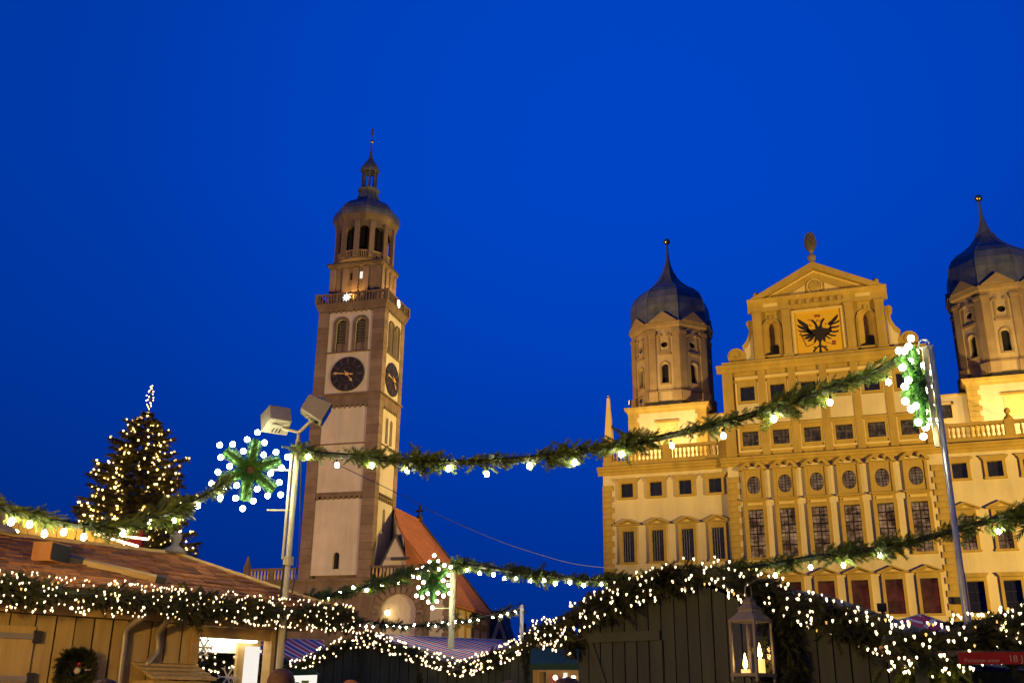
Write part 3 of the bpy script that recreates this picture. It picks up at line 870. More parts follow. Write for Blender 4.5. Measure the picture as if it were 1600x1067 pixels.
    pn = [(s * 6.45, 34.75), (s * 7.25, 34.75), (s * 7.2, 35.35), (s * 7.35, 35.9), (s * 6.95, 36.25), (s * 6.65, 36.9), (s * 6.45, 37.6)]
    MB().prism(pn, gy - 0.08, gy).build('volute_panel', M['plaster'], vo)
    sp = [(vc[0] + s * (0.68 - 0.045 * k) * math.cos(k * 0.5), gy - 0.08, vc[1] + (0.68 - 0.045 * k) * math.sin(k * 0.5)) for k in range(14)]
    MB().tube(sp, 0.06, 5).build('spiral', M['ochre'], vo)
    MB().ball((s * 5.8, gy + 0.1, 41.68), 0.31, 12, 8).build('ball_finial', M['ochre'], th, True)
    MB().lathe([(0.16, 41.0), (0.1, 41.2), (0.12, 41.4)], 8, (s * 5.8, gy + 0.1, 0)).build('ball_stem', M['ochre'], th)
# entablature and pediment
MB().prismx([(gy + 0.05, 39.62), (gy - 0.34, 39.62), (gy - 0.34, 40.5), (gy - 0.58, 40.62), (gy - 0.72, 40.95), (gy + 0.05, 41.0)], -6.72, 6.72).build('entablature', M['ochre'], th)
MB().prism([(-5.6, 41.0), (5.6, 41.0), (0, 43.85)], gy - 0.1, gy + 6).build('tympanum', M['ochre'], th)
for s in (-1, 1):
    q = [(s * 6.4, 41.003), (s * 5.2, 41.003), (0, 43.62), (0, 44.3)]
    if s > 0: q = [(x + 0.001 if x == 0 else x, z) for x, z in q]
    MB().prism(q, gy - 0.72, gy + 0.1).build('raking_cornice', M['ochre'], th)
    MB().prism([(s * 5.1, 41.003), (s * 4.85, 41.003), (s * 0.002, 43.36), (s * 0.002, 43.52)], gy - 0.2, gy - 0.05).build('raking_fillet', M['ochre_light'], th)
for k in range(7):
    x = -2.25 + k * 0.75
    MB().box(x - 0.16, x + 0.16, gy - 0.52, gy - 0.33, 39.95, 40.42).build('dentil', M['ochre'], th)
med = MB().lathe([(0.62, 0), (0.62, 0.1), (0.50, 0.14), (0.001, 0.10)], 20).build('medallion', M['ochre'], th, False, (0.0, gy - 0.1, 41.86), (R(90), 0, 0))
MB().tube([(0.72 * math.cos(a), 0.72 * math.sin(a), 0.05) for a in [2 * math.pi * k / 20 for k in range(22)]], 0.07, 5).build('medallion_ring', M['ochre_light'], med)
for s in (-1, 1):
    MB().prism([(s * 0.95, 41.2), (s * 2.6, 41.2), (s * 0.95, 42.1)], gy - 0.16, gy - 0.08).build('tympanum_panel', M['ochre_light'], th)
# pine cone on the apex
cn = MB().lathe([(0.34, 44.25), (0.34, 44.4), (0.2, 44.5), (0.36, 44.75), (0.42, 44.98), (0.34, 45.22), (0.14, 45.4), (0.13, 45.6), (0.30, 45.72), (0.16, 45.85)], 12, (0, gy - 0.1, 0)).build('finial_stand', M['tstone'], th, True)
cb = MB()
for j in range(9):
    zz = 45.95 + j * 0.2
    rr = 0.50 * math.sin(math.pi * (0.16 + 0.80 * j / 9)) ** 0.8
    for k in range(9):
        a = 2 * math.pi * (k + 0.5 * (j % 2)) / 9
        cb.obox((rr * math.cos(a), gy - 0.1 + rr * math.sin(a), zz), (0.10 * math.cos(a), 0.10 * math.sin(a), 0.03), (-0.15 * math.sin(a), 0.15 * math.cos(a), 0), (-0.03 * math.cos(a), -0.03 * math.sin(a), 0.11))
cb.ball((0, gy - 0.1, 46.75), 0.48, 10, 8, 1.8)
cb.build('pine_cone', mat('dark_bronze', (0.10, 0.085, 0.062), 0.6, (0.15, 0.125, 0.09), 3.0), th)

# --- eagle panel (a flat painting on the wall)
ep = MB().box(-2.24, 2.24, gy - 0.06, gy + 0.02, 34.74, 39.2).build('eagle_panel', M['eagle_yellow'], th)
MB().box(-2.56, -2.24, gy - 0.2, gy + 0.02, 34.5, 39.45).box(2.24, 2.56, gy - 0.2, gy + 0.02, 34.5, 39.45).box(-2.24, 2.24, gy - 0.2, gy + 0.02, 39.2, 39.45).box(-2.24, 2.24, gy - 0.2, gy + 0.02, 34.5, 34.74).build('panel_frame', M['ochre_light'], ep)
def ec(pts, dy=0.0):
    return [fx(1230 + x / 10.67, 470 + y / 10.67, FY + gy) for x, y in pts]
feathers = [
    [(165, 300), (205, 318), (262, 352), (325, 388), (362, 425), (345, 470), (285, 440), (220, 400), (180, 352)],
    [(158, 396), (225, 424), (300, 440), (390, 480), (330, 506), (250, 484), (190, 450)],
    [(168, 486), (235, 500), (310, 498), (390, 495), (410, 540), (320, 536), (240, 528), (195, 512)],
    [(192, 570), (260, 570), (330, 555), (430, 530), (410, 572), (330, 592), (250, 600)],
    [(280, 632), (330, 598), (420, 548), (445, 575), (385, 628), (312, 648)],
    [(335, 668), (382, 636), (425, 580), (470, 560), (445, 622), (400, 672), (360, 682)],
    [(842, 222), (848, 262), (815, 325), (765, 372), (725, 420), (680, 400), (682, 368), (740, 326), (792, 268)],
    [(876, 316), (866, 356), (806, 384), (745, 404), (700, 450), (730, 380), (800, 358)],
    [(876, 404), (862, 438), (800, 458), (730, 462), (690, 480), (740, 430), (820, 424)],
    [(868, 490), (850, 522), (790, 536), (720, 528), (680, 540), (720, 500), (800, 504)],
    [(825, 572), (800, 596), (740, 594), (680, 572), (640, 560), (680, 540), (760, 568)],
    [(748, 632), (710, 642), (660, 612), (620, 580), (650, 572), (700, 610)],
]
body = [(345, 440), (380, 488), (470, 478), (465, 420), (430, 365), (380, 322), (425, 318), (470, 352), (500, 400), (520, 440), (545, 400), (560, 330), (612, 288), (628, 302), (596, 352), (580, 400), (585, 450), (680, 462), (735, 420), (745, 500), (690, 560), (640, 590), (640, 690), (605, 672), (590, 640), (568, 690), (572, 800), (540, 800), (530, 690), (500, 650), (462, 715), (445, 700), (462, 600), (420, 560), (340, 540), (330, 480)]
tails = [[(538, 770), (500, 796), (455, 862), (430, 850), (440, 820), (472, 806), (440, 782), (450, 762), (490, 776), (530, 740)],
         [(572, 770), (610, 790), (662, 840), (684, 825), (672, 795), (635, 792), (662, 768), (655, 745), (618, 762), (578, 735)],
         [(542, 790), (535, 850), (556, 880), (584, 855), (570, 790)]]
em = MB()
for q in feathers + [body] + tails:
    em.prism(ec(q), gy - 0.075, gy - 0.055)
em.build('eagle', M['eagle_black'], ep)
er = MB()
for q in ([(452, 238), (548, 232), (540, 280), (500, 270), (458, 284)], [(210, 530), (225, 525), (330, 760), (318, 772)], [(335, 765), (440, 715), (445, 725), (340, 778)], [(640, 688), (760, 718), (758, 728), (640, 698)],
          [(750, 660), (815, 665), (810, 735), (750, 735)], [(485, 355), (500, 310), (545, 350), (535, 355), (504, 325), (492, 360)], [(330, 320), (380, 318), (372, 335)], [(375, 395), (405, 420), (398, 432), (368, 410)], [(635, 370), (660, 390), (640, 410)]):
    er.prism(ec(q), gy - 0.085, gy - 0.062)
er.build('eagle_regalia', M['eagle_red'], ep)

# roof behind the gable
MB().prism([(-CW + 0.1, 34.3), (CW - 0.1, 34.3), (0, 43.6)], gy + 6.0, DEPTH - 0.2).build('roof', M['roof_dark'], th)
MB().quad((-CW, CY, 34.3), (CW, CY, 34.3), (CW, gy + 6.1, 34.3), (-CW, gy + 6.1, 34.3)).build('ledge_roof', M['roof_dark'], th)

# --- link blocks and the two onion towers
TYC = 17.3
for s in (-1, 1):
    a, c = sorted((s * CW, s * 14.2))
    lb = MB().wallgrid(a, c, 24.8, 33.3, [tuple(sorted((s * 10.8, s * 12.04))) + (30.85, 32.36)], 14.0, 0.3)
    lk = lb.build('link_wall', M['plaster'], th)
    MB().box(a, c, 14.31, 22, 33.0, 33.3).build('link_roof', M['roof_dark'], th)
    MB().box(a, c, 13.85, 14.3, 33.3, 33.45).build('link_cornice', M['ochre'], th)
    xx = s * 11.42
    lf = MB().box(xx - 0.85, xx - 0.62, 13.9, 14.05, 30.65, 32.6).box(xx + 0.62, xx + 0.85, 13.9, 14.05, 30.65, 32.6).box(xx - 0.85, xx + 0.85, 13.9, 14.05, 32.36, 32.62).box(xx - 0.85, xx + 0.85, 13.88, 14.05, 30.6, 30.85).build('window', M['ochre_light'], th)
    MB().box(xx - 0.63, xx + 0.63, 14.2, 14.23, 30.85, 32.36).build('pane', M['atticglass'], lf)
    bars(0.62, 30.85, 32.36, 4, 4, 0.02, (), 0).build('glazing_bar', M['leadbar'], lf, False, (xx, 14.17, 0))

for s in (-1, 1):
    X = s * 18.15
    tw = thing_part = inst(None, 'onion_tower', th, (X, TYC, 0))
    hw = 4.5
    MB().box(-hw, hw, -hw, hw, 24.8, 33.85).build('base', M['plaster'], tw)
    prof3 = [(0.0, 33.8), (0.08, 33.8), (0.14, 34.05), (0.36, 34.2), (0.44, 34.55), (0.0, 34.62)]
    cm = MB()
    ring = []
    for o, z in prof3:
        ring.append([(-hw - o, -hw - o, z), (hw + o, -hw - o, z), (hw + o, hw + o, z), (-hw - o, hw + o, z)])
    vs = [v for rr in ring for v in rr]
    fs = [(i * 4 + k, i * 4 + (k + 1) % 4, (i + 1) * 4 + (k + 1) % 4, (i + 1) * 4 + k) for i in range(len(ring) - 1) for k in range(4)] + [tuple(range((len(ring) - 1) * 4, len(ring) * 4))]
    cm.add(vs, fs)
    cm.build('base_cornice', M['ochre'], tw)
    for k in range(16):
        z = 25.2 + k * 0.56
        w = (1.0, 1.25)[k % 2]
        for e in (-1, 1):
            MB().box(min(e * (hw + 0.05), e * (hw - w)), max(e * (hw + 0.05), e * (hw - w)), -hw - 0.06, -hw + 0.2, z - 0.26, z + 0.26).build('quoin', M['ochre'], tw)
    MB().box(-1.15, 1.15, -hw - 0.1, -hw, 30.2, 32.55).build('blind_panel', M['ochre_light'], tw)
    MB().box(-1.4, 1.4, -hw - 0.25, -hw, 32.58, 32.74).build('panel_hood', M['ochre'], tw)
    # octagon (front face towards the square)
    RO = 4.4 / math.cos(math.pi / 8)
    ph = math.pi / 8
    MB().lathe([(RO * 1.0, 34.62), (RO * 1.0, 35.1), (RO * 0.985, 35.2)], 8, ph=ph).build('plinth', M['roof_dark'], tw)
    fw_ = 4.4 * math.tan(math.pi / 8)
    def faceparts():
        d = {}
        arch_h = [(0.40 * math.cos(a), 39.35 + 0.40 * math.sin(a)) for a in [math.pi * k / 10 for k in range(11)]] + [(-0.40, 37.3), (0.40, 37.3)]
        rnd_h = [(0.40 * math.cos(a), 42.1 + 0.40 * math.sin(a)) for a in [2 * math.pi * k / 16 for k in range(16)]]
        b = MB().holed(-fw_, fw_, 35.15, 41.0, arch_h, 0, 0.4).holed(-fw_, fw_, 41.0, 44.0, rnd_h, 0, 0.4)
        d['face'] = b.mesh('face', M['turret_light'])
        d['pil'] = MB().box(-fw_ - 0.02, -fw_ + 0.82, -0.16, 0.05, 36.3, 43.4).mesh('pilaster', M['turret'])
        d['pil2'] = MB().box(fw_ - 0.82, fw_ + 0.02, -0.16, 0.05, 36.3, 43.4).mesh('pilaster', M['turret'])
        d['cap'] = MB().box(-fw_ - 0.08, -fw_ + 0.9, -0.26, 0.05, 43.4, 43.75).mesh('capital', M['turret'])
        d['cap2'] = MB().box(fw_ - 0.9, fw_ + 0.08, -0.26, 0.05, 43.4, 43.75).mesh('capital', M['turret'])
        d['dado'] = MB().box(-fw_ - 0.05, fw_ + 0.05, -0.12, 0.05, 36.25, 36.45).mesh('dado', M['turret'])
        d['ped1'] = MB().box(-fw_ - 0.1, -fw_ + 0.95, -0.42, 0.05, 35.1, 36.24).mesh('pedestal', M['turret'])
        d['ped2'] = MB().box(fw_ - 0.95, fw_ + 0.1, -0.42, 0.05, 35.1, 36.24).mesh('pedestal', M['turret'])
        d['sil'] = MB().box(-0.75, 0.75, -0.2, 0.05, 40.75, 41.05).mesh('ledge', M['turret'])
        d['sil2'] = MB().box(-0.62, 0.62, -0.14, 0.05, 37.1, 37.3).mesh('sill', M['turret'])
        d['trim'] = MB().tube([(0.55 * math.cos(a), -0.03, 39.35 + 0.55 * math.sin(a)) for a in [math.pi * k / 10 for k in range(11)]], 0.1, 5).mesh('arch_moulding', M['turret'])
        for i, e in enumerate((-1, 1)):
            d['jmb%d' % i] = MB().box(e * 0.55 - 0.1, e * 0.55 + 0.1, -0.1, 0.03, 37.3, 39.35).mesh('window_jamb', M['turret'])
            d['jup%d' % i] = MB().box(e * 0.61 - 0.11, e * 0.61 + 0.11, -0.1, 0.03, 41.3, 42.9).mesh('window_jamb', M['turret'])
            d['scr%d' % i] = MB().prism([(e * 0.95, 43.0), (e * 0.85, 43.25), (e * 0.4, 43.4), (e * 0.25, 43.2), (e * 0.4, 43.05)], -0.22, 0.03).mesh('scroll', M['turret'])
        d['ped'] = MB().prism([(-1.65, 44.85), (1.65, 44.85), (0, 46.1)], -0.55, 0.6).mesh('small_pediment', M['turret'])
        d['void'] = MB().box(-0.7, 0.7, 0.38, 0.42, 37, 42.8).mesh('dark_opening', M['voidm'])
        return d
    D = wmesh('octface', faceparts)
    for k in range(8):
        a = k * math.pi / 4
        if k in (3, 4, 5): names = ('face', 'pil', 'pil2')
        else: names = ('face', 'pil', 'pil2', 'cap', 'cap2', 'dado', 'ped1', 'ped2', 'sil', 'sil2', 'trim', 'jmb0', 'jmb1', 'jup0', 'jup1', 'scr0', 'scr1', 'ped', 'void')
        fo = None
        for nme in names:
            me = D[nme]
            if fo is None:
                fo = inst(me, 'tower_face', tw, (4.4 * math.sin(a), -4.4 * math.cos(a), 0), (0, 0, a))
            else:
                # sub-parts lie deeper than three levels otherwise, so they join the tower as its pieces
                inst(me, me.name, tw, (4.4 * math.sin(a), -4.4 * math.cos(a), 0), (0, 0, a))
    k8 = 1 / math.cos(math.pi / 8)
    MB().lathe([(4.42 * k8, 43.95), (4.5 * k8, 44.2), (4.7 * k8, 44.4), (4.78 * k8, 44.8), (4.5 * k8, 44.86)], 8, ph=ph).build('cornice', M['turret'], tw)
    dome = [(4.95, 44.85), (4.9, 45.3), (4.82, 46.2), (4.85, 47.2), (4.72, 48.2), (4.25, 49.2), (3.5, 49.95), (2.7, 50.5), (1.9, 51.2), (1.25, 52.0), (0.8, 52.8), (0.5, 53.6), (0.28, 54.5), (0.16, 55.5), (0.1, 56.9)]
    dome = [(r * 0.93 if r > 1 else r, z) for r, z in dome]
    dm = MB().lathe([(r * k8, z) for r, z in dome], 8, ph=ph).build('onion_dome', M['copper'], tw)
    for k in range(0, 24, 3):
        a = ph + k * math.pi / 12
        t8 = (k % 3)
        rr8 = {0: k8, 1: 1 / math.cos(math.pi / 24) , 2: 1 / math.cos(math.pi / 24)}[t8]
        MB().tube([((r * rr8 + 0.015) * math.cos(a), (r * rr8 + 0.015) * math.sin(a), z) for r, z in dome[:11]], 0.035, 4).build('dome_seam', M['copper'], tw)
    MB().ball((0, 0, 57.35), 0.42, 12, 8).build('ball', M['gold'], tw, True)
# uplights behind the balustrades on the wing roofs
for s, xs in ((-1, (-20.5, -17.0, -13.6)), (1, (13.0, 16.2, 19.6))):
    for x in xs:
        wx, wy = UC + x, FY + 5.2
        f_ = flood((wx, wy, 25.4), (UC + s * 17.5, FY + 13.0, 31.5), 3500, (1.0, 0.73, 0.34), 130, 0.6, 0.25,
                   {-20.5: 'outermost', -17.0: 'middle', -13.6: 'innermost', 13.0: 'innermost', 16.2: 'middle', 19.6: 'outermost'}[x] + ' uplight behind the balustrade of the town hall %s wing' % ('left' if s < 0 else 'right'), mast=False)
        f_['group'] = 'uplights on the town hall roof terraces'

# ================================================================== BELL TOWER (local frame: x along its front, y back, origin at the front right corner)
TR = R(4.56)
TC = np.array([-53.85, 101.62, 0.0])
bt = thing('bell_tower', 'tall white and brown bell tower with clock faces and small copper dome', 'tower', TC, TR)
TWd, TDp = 8.6, 6.3                     # front width, depth
def ledge(parent, x0, x1, y0, y1, z0, z1, o, m, name='ledge'):
    return MB().box(x0 - o, x1 + o, y0 - o, y1 + o, z0, z1).build(name, m, parent)
# corner piers carry ashlar blocks, white fields lie between them
fields = [(15.15, 23.5), (24.2, 29.9), (30.05, 34.3), (35.85, 41.1), (41.25, 46.3)]
core = MB()
def arch_hole(xc, w, z0, zs):
    return [(xc + w * math.cos(a), zs + w * math.sin(a)) for a in [math.pi * k / 10 for k in range(11)]] + [(xc - w, z0), (xc + w, z0)]
# front face fields (x -7.3..-1.45), with window holes
fr_ = MB()
fr_.holed(-7.3, -1.45, 15.1, 23.6, arch_hole(-4.22, 0.42, 15.77, 17.2), -0.0, 0.5)
fr_.quad((-7.3, 0, 24.1), (-1.45, 0, 24.1), (-1.45, 0, 34.4), (-7.3, 0, 34.4)).quad((-7.3, 0, 35.7), (-1.45, 0, 35.7), (-1.45, 0, 41.2), (-7.3, 0, 41.2))
fr_.holed(-7.3, -4.3, 41.2, 46.4, arch_hole(-5.55, 0.66, 41.3, 44.72), 0, 0.35).holed(-4.3, -1.45, 41.2, 46.4, arch_hole(-3.03, 0.66, 41.3, 44.72), 0, 0.35)
fr_.build('front_wall', M['twhite'], bt)
# south face fields, drawn in a frame turned by 90 degrees
so = inst(None, 'side_wall_group', bt, (0, 0, 0), (0, 0, R(90)))
sf = MB()
sf.holed(0.95, 5.3, 15.1, 23.6, arch_hole(2.9, 0.36, 20.2, 22.4), 0, 0.5)
sf.quad((0.95, 0, 24.1), (5.3, 0, 24.1), (5.3, 0, 29.9), (0.95, 0, 29.9))
sf.holed(0.95, 3.1, 29.9, 34.4, arch_hole(2.42, 0.42, 30.3, 33.0), 0, 0.35).holed(3.1, 5.3, 29.9, 34.4, arch_hole(3.72, 0.42, 30.3, 33.0), 0, 0.35)
sf.quad((0.95, 0, 35.7), (5.3, 0, 35.7), (5.3, 0, 41.2), (0.95, 0, 41.2))
sf.holed(0.95, 3.1, 41.2, 46.4, arch_hole(2.15, 0.6, 41.3, 44.6), 0, 0.35).holed(3.1, 5.3, 41.2, 46.4, arch_hole(4.0, 0.6, 41.3, 44.6), 0, 0.35)
sf.build('side_wall', M['twhite'], bt, False, None, (0, 0, R(90)))
bpy.data.objects.remove(so)
# body of the tower behind the fields
MB().box(-TWd + 0.1, -0.62, 0.62, TDp - 0.1, 0, 46.5).build('core', M['tstone'], bt)
# corner piers from stacked ashlar blocks
def pier(x0, x1, y0, y1, zb, zt):
    z = zb
    k = 0
    while z < zt - 0.05:
        h = min(rnd.uniform(0.75, 1.15), zt - z)
        MB().box(x0 - 0.004 * (k % 2), x1 + 0.004 * (k % 2), y0 - 0.004 * (k % 2), y1, z + 0.012, z + h - 0.012).build('ashlar_block', M['tstone_blk'], bt)
        z += h
        k += 1
pier(-TWd, -7.25, -0.16, 1.3, 12.0, 46.4)
pier(-1.5, 0.06, -0.16, 1.0, 12.0, 46.4)
pier(-1.3, 0.06, 5.25, TDp, 12.0, 46.4)
pier(-TWd, -7.4, 5.2, TDp, 12.0, 46.4)
# cornices with corbel teeth
tooth = MB().prism([(-0.14, 0.0), (0.14, 0.0), (0.05, -0.36), (-0.05, -0.36)], -0.16, 0.02).mesh('corbel_tooth', M['tstone'])
def teeth(z, x0, x1, y, side=False, step=0.62):
    n = int((x1 - x0) / step)
    for k in range(n + 1):
        x = x0 + (x1 - x0) * k / n
        inst(tooth, 'corbel_tooth', bt, (x, y, z) if not side else (0 - y, x, z), None if not side else (0, 0, R(90)))
for zt_, zb_ in ((24.15, 23.86), (35.75, 34.55)):
    MB().box(-7.26, -1.48, -0.13, 0.02, zb_, zt_).build('frieze_band', M['tstone'], bt)
    MB().box(-0.02, 0.04, 0.98, 5.27, zb_, zt_).build('frieze_band', M['tstone'], bt)
    teeth(zb_, -7.0, -1.75, -0.0)
    teeth(zb_, 1.2, 5.05, -0.03, True, 0.5)
ledge(bt, -TWd, 0.06, -0.16, TDp, 35.76, 35.98, 0.16, M['tstone'])
MB().box(-7.26, -1.48, -0.2, 0.02, 24.16, 24.32).build('ledge', M['tstone'], bt)
MB().box(-0.02, 0.2, 0.98, 5.27, 24.16, 24.32).build('ledge', M['tstone'], bt)
for z in (29.96, 41.16):
    MB().box(-7.26, -1.48, -0.13, 0.02, z - 0.07, z + 0.07).build('string_course', M['tstone'], bt)
    MB().box(-0.02, 0.13, 0.98, 5.27, z - 0.07, z + 0.07).build('string_course', M['tstone'], bt)
teeth(46.55, -7.0, -1.75, 0.0)
teeth(46.55, 1.2, 5.05, -0.03, True, 0.5)
# belfry windows
for xc in (-5.55, -3.03):
    w = MB().tube([(xc + 0.83 * math.cos(a), -0.06, 44.72 + 0.83 * math.sin(a)) for a in [math.pi * k / 12 for k in range(13)]], 0.17, 6).build('belfry_window', M['tstone'], bt)
    MB().box(xc - 1.0, xc - 0.66, -0.12, 0.03, 41.25, 44.72).build('window_jamb', M['tstone'], w)
    MB().box(xc + 0.66, xc + 1.0, -0.12, 0.03, 41.25, 44.72).build('window_jamb', M['tstone'], w)
    MB().box(xc - 0.66, xc + 0.66, 0.2, 0.3, 41.3, 42.4).build('window_apron', M['tstone'], w)
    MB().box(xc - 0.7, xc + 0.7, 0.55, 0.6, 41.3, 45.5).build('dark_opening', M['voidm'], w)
    sl = MB().obox((0, 0, 0), (0.64, 0, 0), (0, 0.12, -0.14), (0, 0.02, 0.03)).mesh('louvre', M['louvre'])
    for k in range(7): inst(sl, 'louvre', w, (xc, 0.36, 42.7 + k * 0.38))
for yc in (2.15, 4.0):
    w = MB().tube([(0.06, yc + 0.72 * math.cos(a), 44.6 + 0.72 * math.sin(a)) for a in [math.pi * k / 12 for k in range(13)]], 0.14, 6).build('belfry_window', M['tstone'], bt)
    MB().box(-0.45, -0.4, yc - 0.62, yc + 0.62, 41.3, 45.3).build('dark_opening', M['tstone'], w)
    MB().box(-0.02, 0.11, yc - 0.85, yc - 0.6, 41.25, 44.6).build('window_jamb', M['tstone'], w)
    MB().box(-0.02, 0.11, yc + 0.6, yc + 0.85, 41.25, 44.6).build('window_jamb', M['tstone'], w)
for yc, zc0, zc1, hw in ((2.42, 30.3, 33.4, 0.44), (3.72, 30.3, 33.4, 0.44), (2.9, 20.2, 22.8, 0.37)):
    MB().box(-0.4, -0.36, yc - hw, yc + hw, zc0, zc1).build('side_window', M['tstone'], bt)
MB().box(-4.64, -3.8, 0.45, 0.5, 15.77, 17.6).build('stair_window', M['tstone'], bt)
MB().box(-4.34, -4.1, 0.40, 0.45, 15.9, 17.5).build('stair_slit', M['voidm'], bt)
# clocks
def clock(loc, rot, r, mhand, hhand):
    ck = MB().lathe([(r, 0), (r, 0.12), (r - 0.08, 0.14), (0.001, 0.14)], 40).build('clock_face', M['dial'], bt, False, loc, rot)
    for rr in (r * 0.62, r * 0.40):
        MB().tube([(rr * math.cos(a), rr * math.sin(a), 0.15) for a in [2 * math.pi * k / 36 for k in range(38)]], 0.025, 4).build('dial_ring', M['dialring'], ck)
    nm = MB().box(-0.05, 0.05, r * 0.66, r * 0.94, 0.14, 0.16).mesh('numeral', M['dialring'])
    for k in range(12):
        for dx in ((0,) if k % 3 else (-0.09, 0.09)):
            inst(nm, 'numeral', ck, (-(dx) * math.cos(k * math.pi / 6) * -1, dx * math.sin(k * math.pi / 6), 0), (0, 0, k * math.pi / 6))
    MB().prism([(-0.06, -0.8), (0.06, -0.8), (0.1, -0.55), (0.05, 0.3), (0.07, r * 0.6), (0.16, r * 0.68), (0.0, r * 0.84), (-0.16, r * 0.68), (-0.07, r * 0.6), (-0.05, 0.3), (-0.1, -0.55)], -0.24, -0.2).build('minute_hand', M['gold_paint'], ck, False, None, Matrix.Rotation(mhand, 3, 'Z') @ Matrix.Rotation(R(-90), 3, 'X'))
    MB().prism([(-0.05, -0.5), (0.05, -0.5), (0.05, r * 0.38), (0.2, r * 0.42), (0.0, r * 0.62), (-0.2, r * 0.42), (-0.05, r * 0.38)], -0.3, -0.26).build('hour_hand', M['gold_paint'], ck, False, None, Matrix.Rotation(hhand, 3, 'Z') @ Matrix.Rotation(R(-90), 3, 'X'))
    MB().lathe([(0.22, 0.12), (0.22, 0.32), (0.1, 0.36)], 12).build('hub', M['gold_paint'], ck)
clock((-4.33, -0.05, 38.36), (R(90), 0, 0), 2.12, R(84), R(-142))
clock((0.02, 3.1, 38.3), (R(90), 0, R(90)), 2.05, R(84), R(-142))
# gallery
gal = MB()
ringp = [(0.0, 46.45), (0.06, 46.55), (0.16, 46.8), (0.30, 47.2), (0.34, 47.45), (-0.2, 47.47)]
X0, X1, Y0, Y1 = -TWd, 0.06, -0.16, TDp
ring = [[(X0 - o, Y0 - o, z), (X1 + o, Y0 - o, z), (X1 + o, Y1 + o, z), (X0 - o, Y1 + o, z)] for o, z in ringp]
vs = [v for r_ in ring for v in r_]
gal.add(vs, [(i * 4 + k, i * 4 + (k + 1) % 4, (i + 1) * 4 + (k + 1) % 4, (i + 1) * 4 + k) for i in range(len(ring) - 1) for k in range(4)] + [(len(vs) - 4, len(vs) - 3, len(vs) - 2, len(vs) - 1)])
gb = gal.build('gallery', M['tstone'], bt)
ba = MB().box(-0.07, 0.07, -0.07, 0.07, 0, 0.98).mesh('baluster', M['tstone'])
o = 0.24
for (p, q) in (((X0 - o, Y0 - o), (X1 + o, Y0 - o)), ((X1 + o, Y0 - o), (X1 + o, Y1 + o)), ((X1 + o, Y1 + o), (X0 - o, Y1 + o)), ((X0 - o, Y1 + o), (X0 - o, Y0 - o))):
    L = math.hypot(q[0] - p[0], q[1] - p[1])
    n = int(L / 0.38)
    for k in range(1, n):
        t = k / n
        big = k % 7 == 0
        ob_ = inst(ba, 'baluster', gb, (p[0] + (q[0] - p[0]) * t, p[1] + (q[1] - p[1]) * t, 47.48), None, (2.4, 2.4, 1) if big else (1, 1, 1))
    ax = np.array([q[0] - p[0], q[1] - p[1], 0]) / L
    MB().obox(((p[0] + q[0]) / 2, (p[1] + q[1]) / 2, 48.57), ax * (L / 2 - 0.14), np.array([-ax[1], ax[0], 0]) * 0.14, (0, 0, 0.1)).build('rail', M['tstone'], gb)
for x in (X0 - o, X1 + o):
    for y in (Y0 - o, Y1 + o):
        MB().box(x - 0.2, x + 0.2, y - 0.2, y + 0.2, 47.48, 48.72).build('post', M['tstone'], gb)
# attic block
MB().box(-8.05, -1.25, 0.95, 5.6, 47.48, 52.75).build('attic', M['tstone'], bt)
for x in (-7.6, -5.9, -4.55, -3.2, -1.65):
    MB().box(x - 0.38, x + 0.38, 0.78, 0.96, 47.5, 52.5).build('attic_pilaster', M['tstone_blk'], bt)
for y in (1.3, 2.6, 3.9, 5.2):
    MB().box(-1.26, -1.08, y - 0.32, y + 0.32, 47.5, 52.5).build('attic_pilaster', M['tstone_blk'], bt)
MB().box(-5.3, -4.85, 0.9, 0.97, 50.9, 51.8).build('attic_window', M['voidm'], bt)
MB().box(-4.02, -3.62, 0.9, 0.97, 51.0, 51.9).build('attic_window', M['whitelit'], bt)
MB().box(-8.3, -1.0, 0.7, 5.85, 52.75, 53.1).build('attic_cornice', M['tstone'], bt)
MB().box(-8.42, -0.88, 0.58, 5.97, 53.1, 53.26).build('attic_roof', M['roof_dark'], bt)
# octagon belfry
OX, OY = -4.65, 3.25
k8 = 1 / math.cos(math.pi / 8)
ph = math.pi / 8
OR = 3.5
MB().lathe([(OR * 1.04, 53.26), (OR * 1.04, 53.5)], 12, (OX, OY, 0), R(7)).build('octagon_base', M['tstone'], bt)
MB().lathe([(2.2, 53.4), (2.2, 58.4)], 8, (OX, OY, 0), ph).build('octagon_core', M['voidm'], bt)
NB = 12
fw2 = OR * math.tan(math.pi / NB)
fm = MB().holed(-fw2, fw2, 53.5, 58.5, arch_hole(0, 0.62, 53.52, 57.2), 0, 0.35).mesh('belfry_face', M['tstone'])
pm = MB().box(-0.30, 0.30, -0.14, 0.3, 53.5, 58.35).mesh('belfry_pilaster', M['tstone_blk'])
bm2 = MB().box(-0.045, 0.045, 0.1, 0.2, 53.52, 54.35).mesh('baluster', M['turret_light'])
rm2 = MB().box(-0.60, 0.60, 0.08, 0.22, 54.35, 54.47).mesh('rail', M['turret_light'])
for k in range(NB):
    a = R(22) + k * 2 * math.pi / NB
    f = inst(fm, 'belfry_face', bt, (OX + OR * math.sin(a), OY - OR * math.cos(a), 0), (0, 0, a))
    inst(rm2, 'rail', f)
    for j in range(5): inst(bm2, 'baluster', f, (-0.44 + 0.22 * j, 0, 0))
    a2 = a + math.pi / NB
    kk = 1 / math.cos(math.pi / NB)
    inst(pm, 'belfry_pilaster', bt, (OX + OR * kk * math.sin(a2), OY - OR * kk * math.cos(a2), 0), (0, 0, a2))
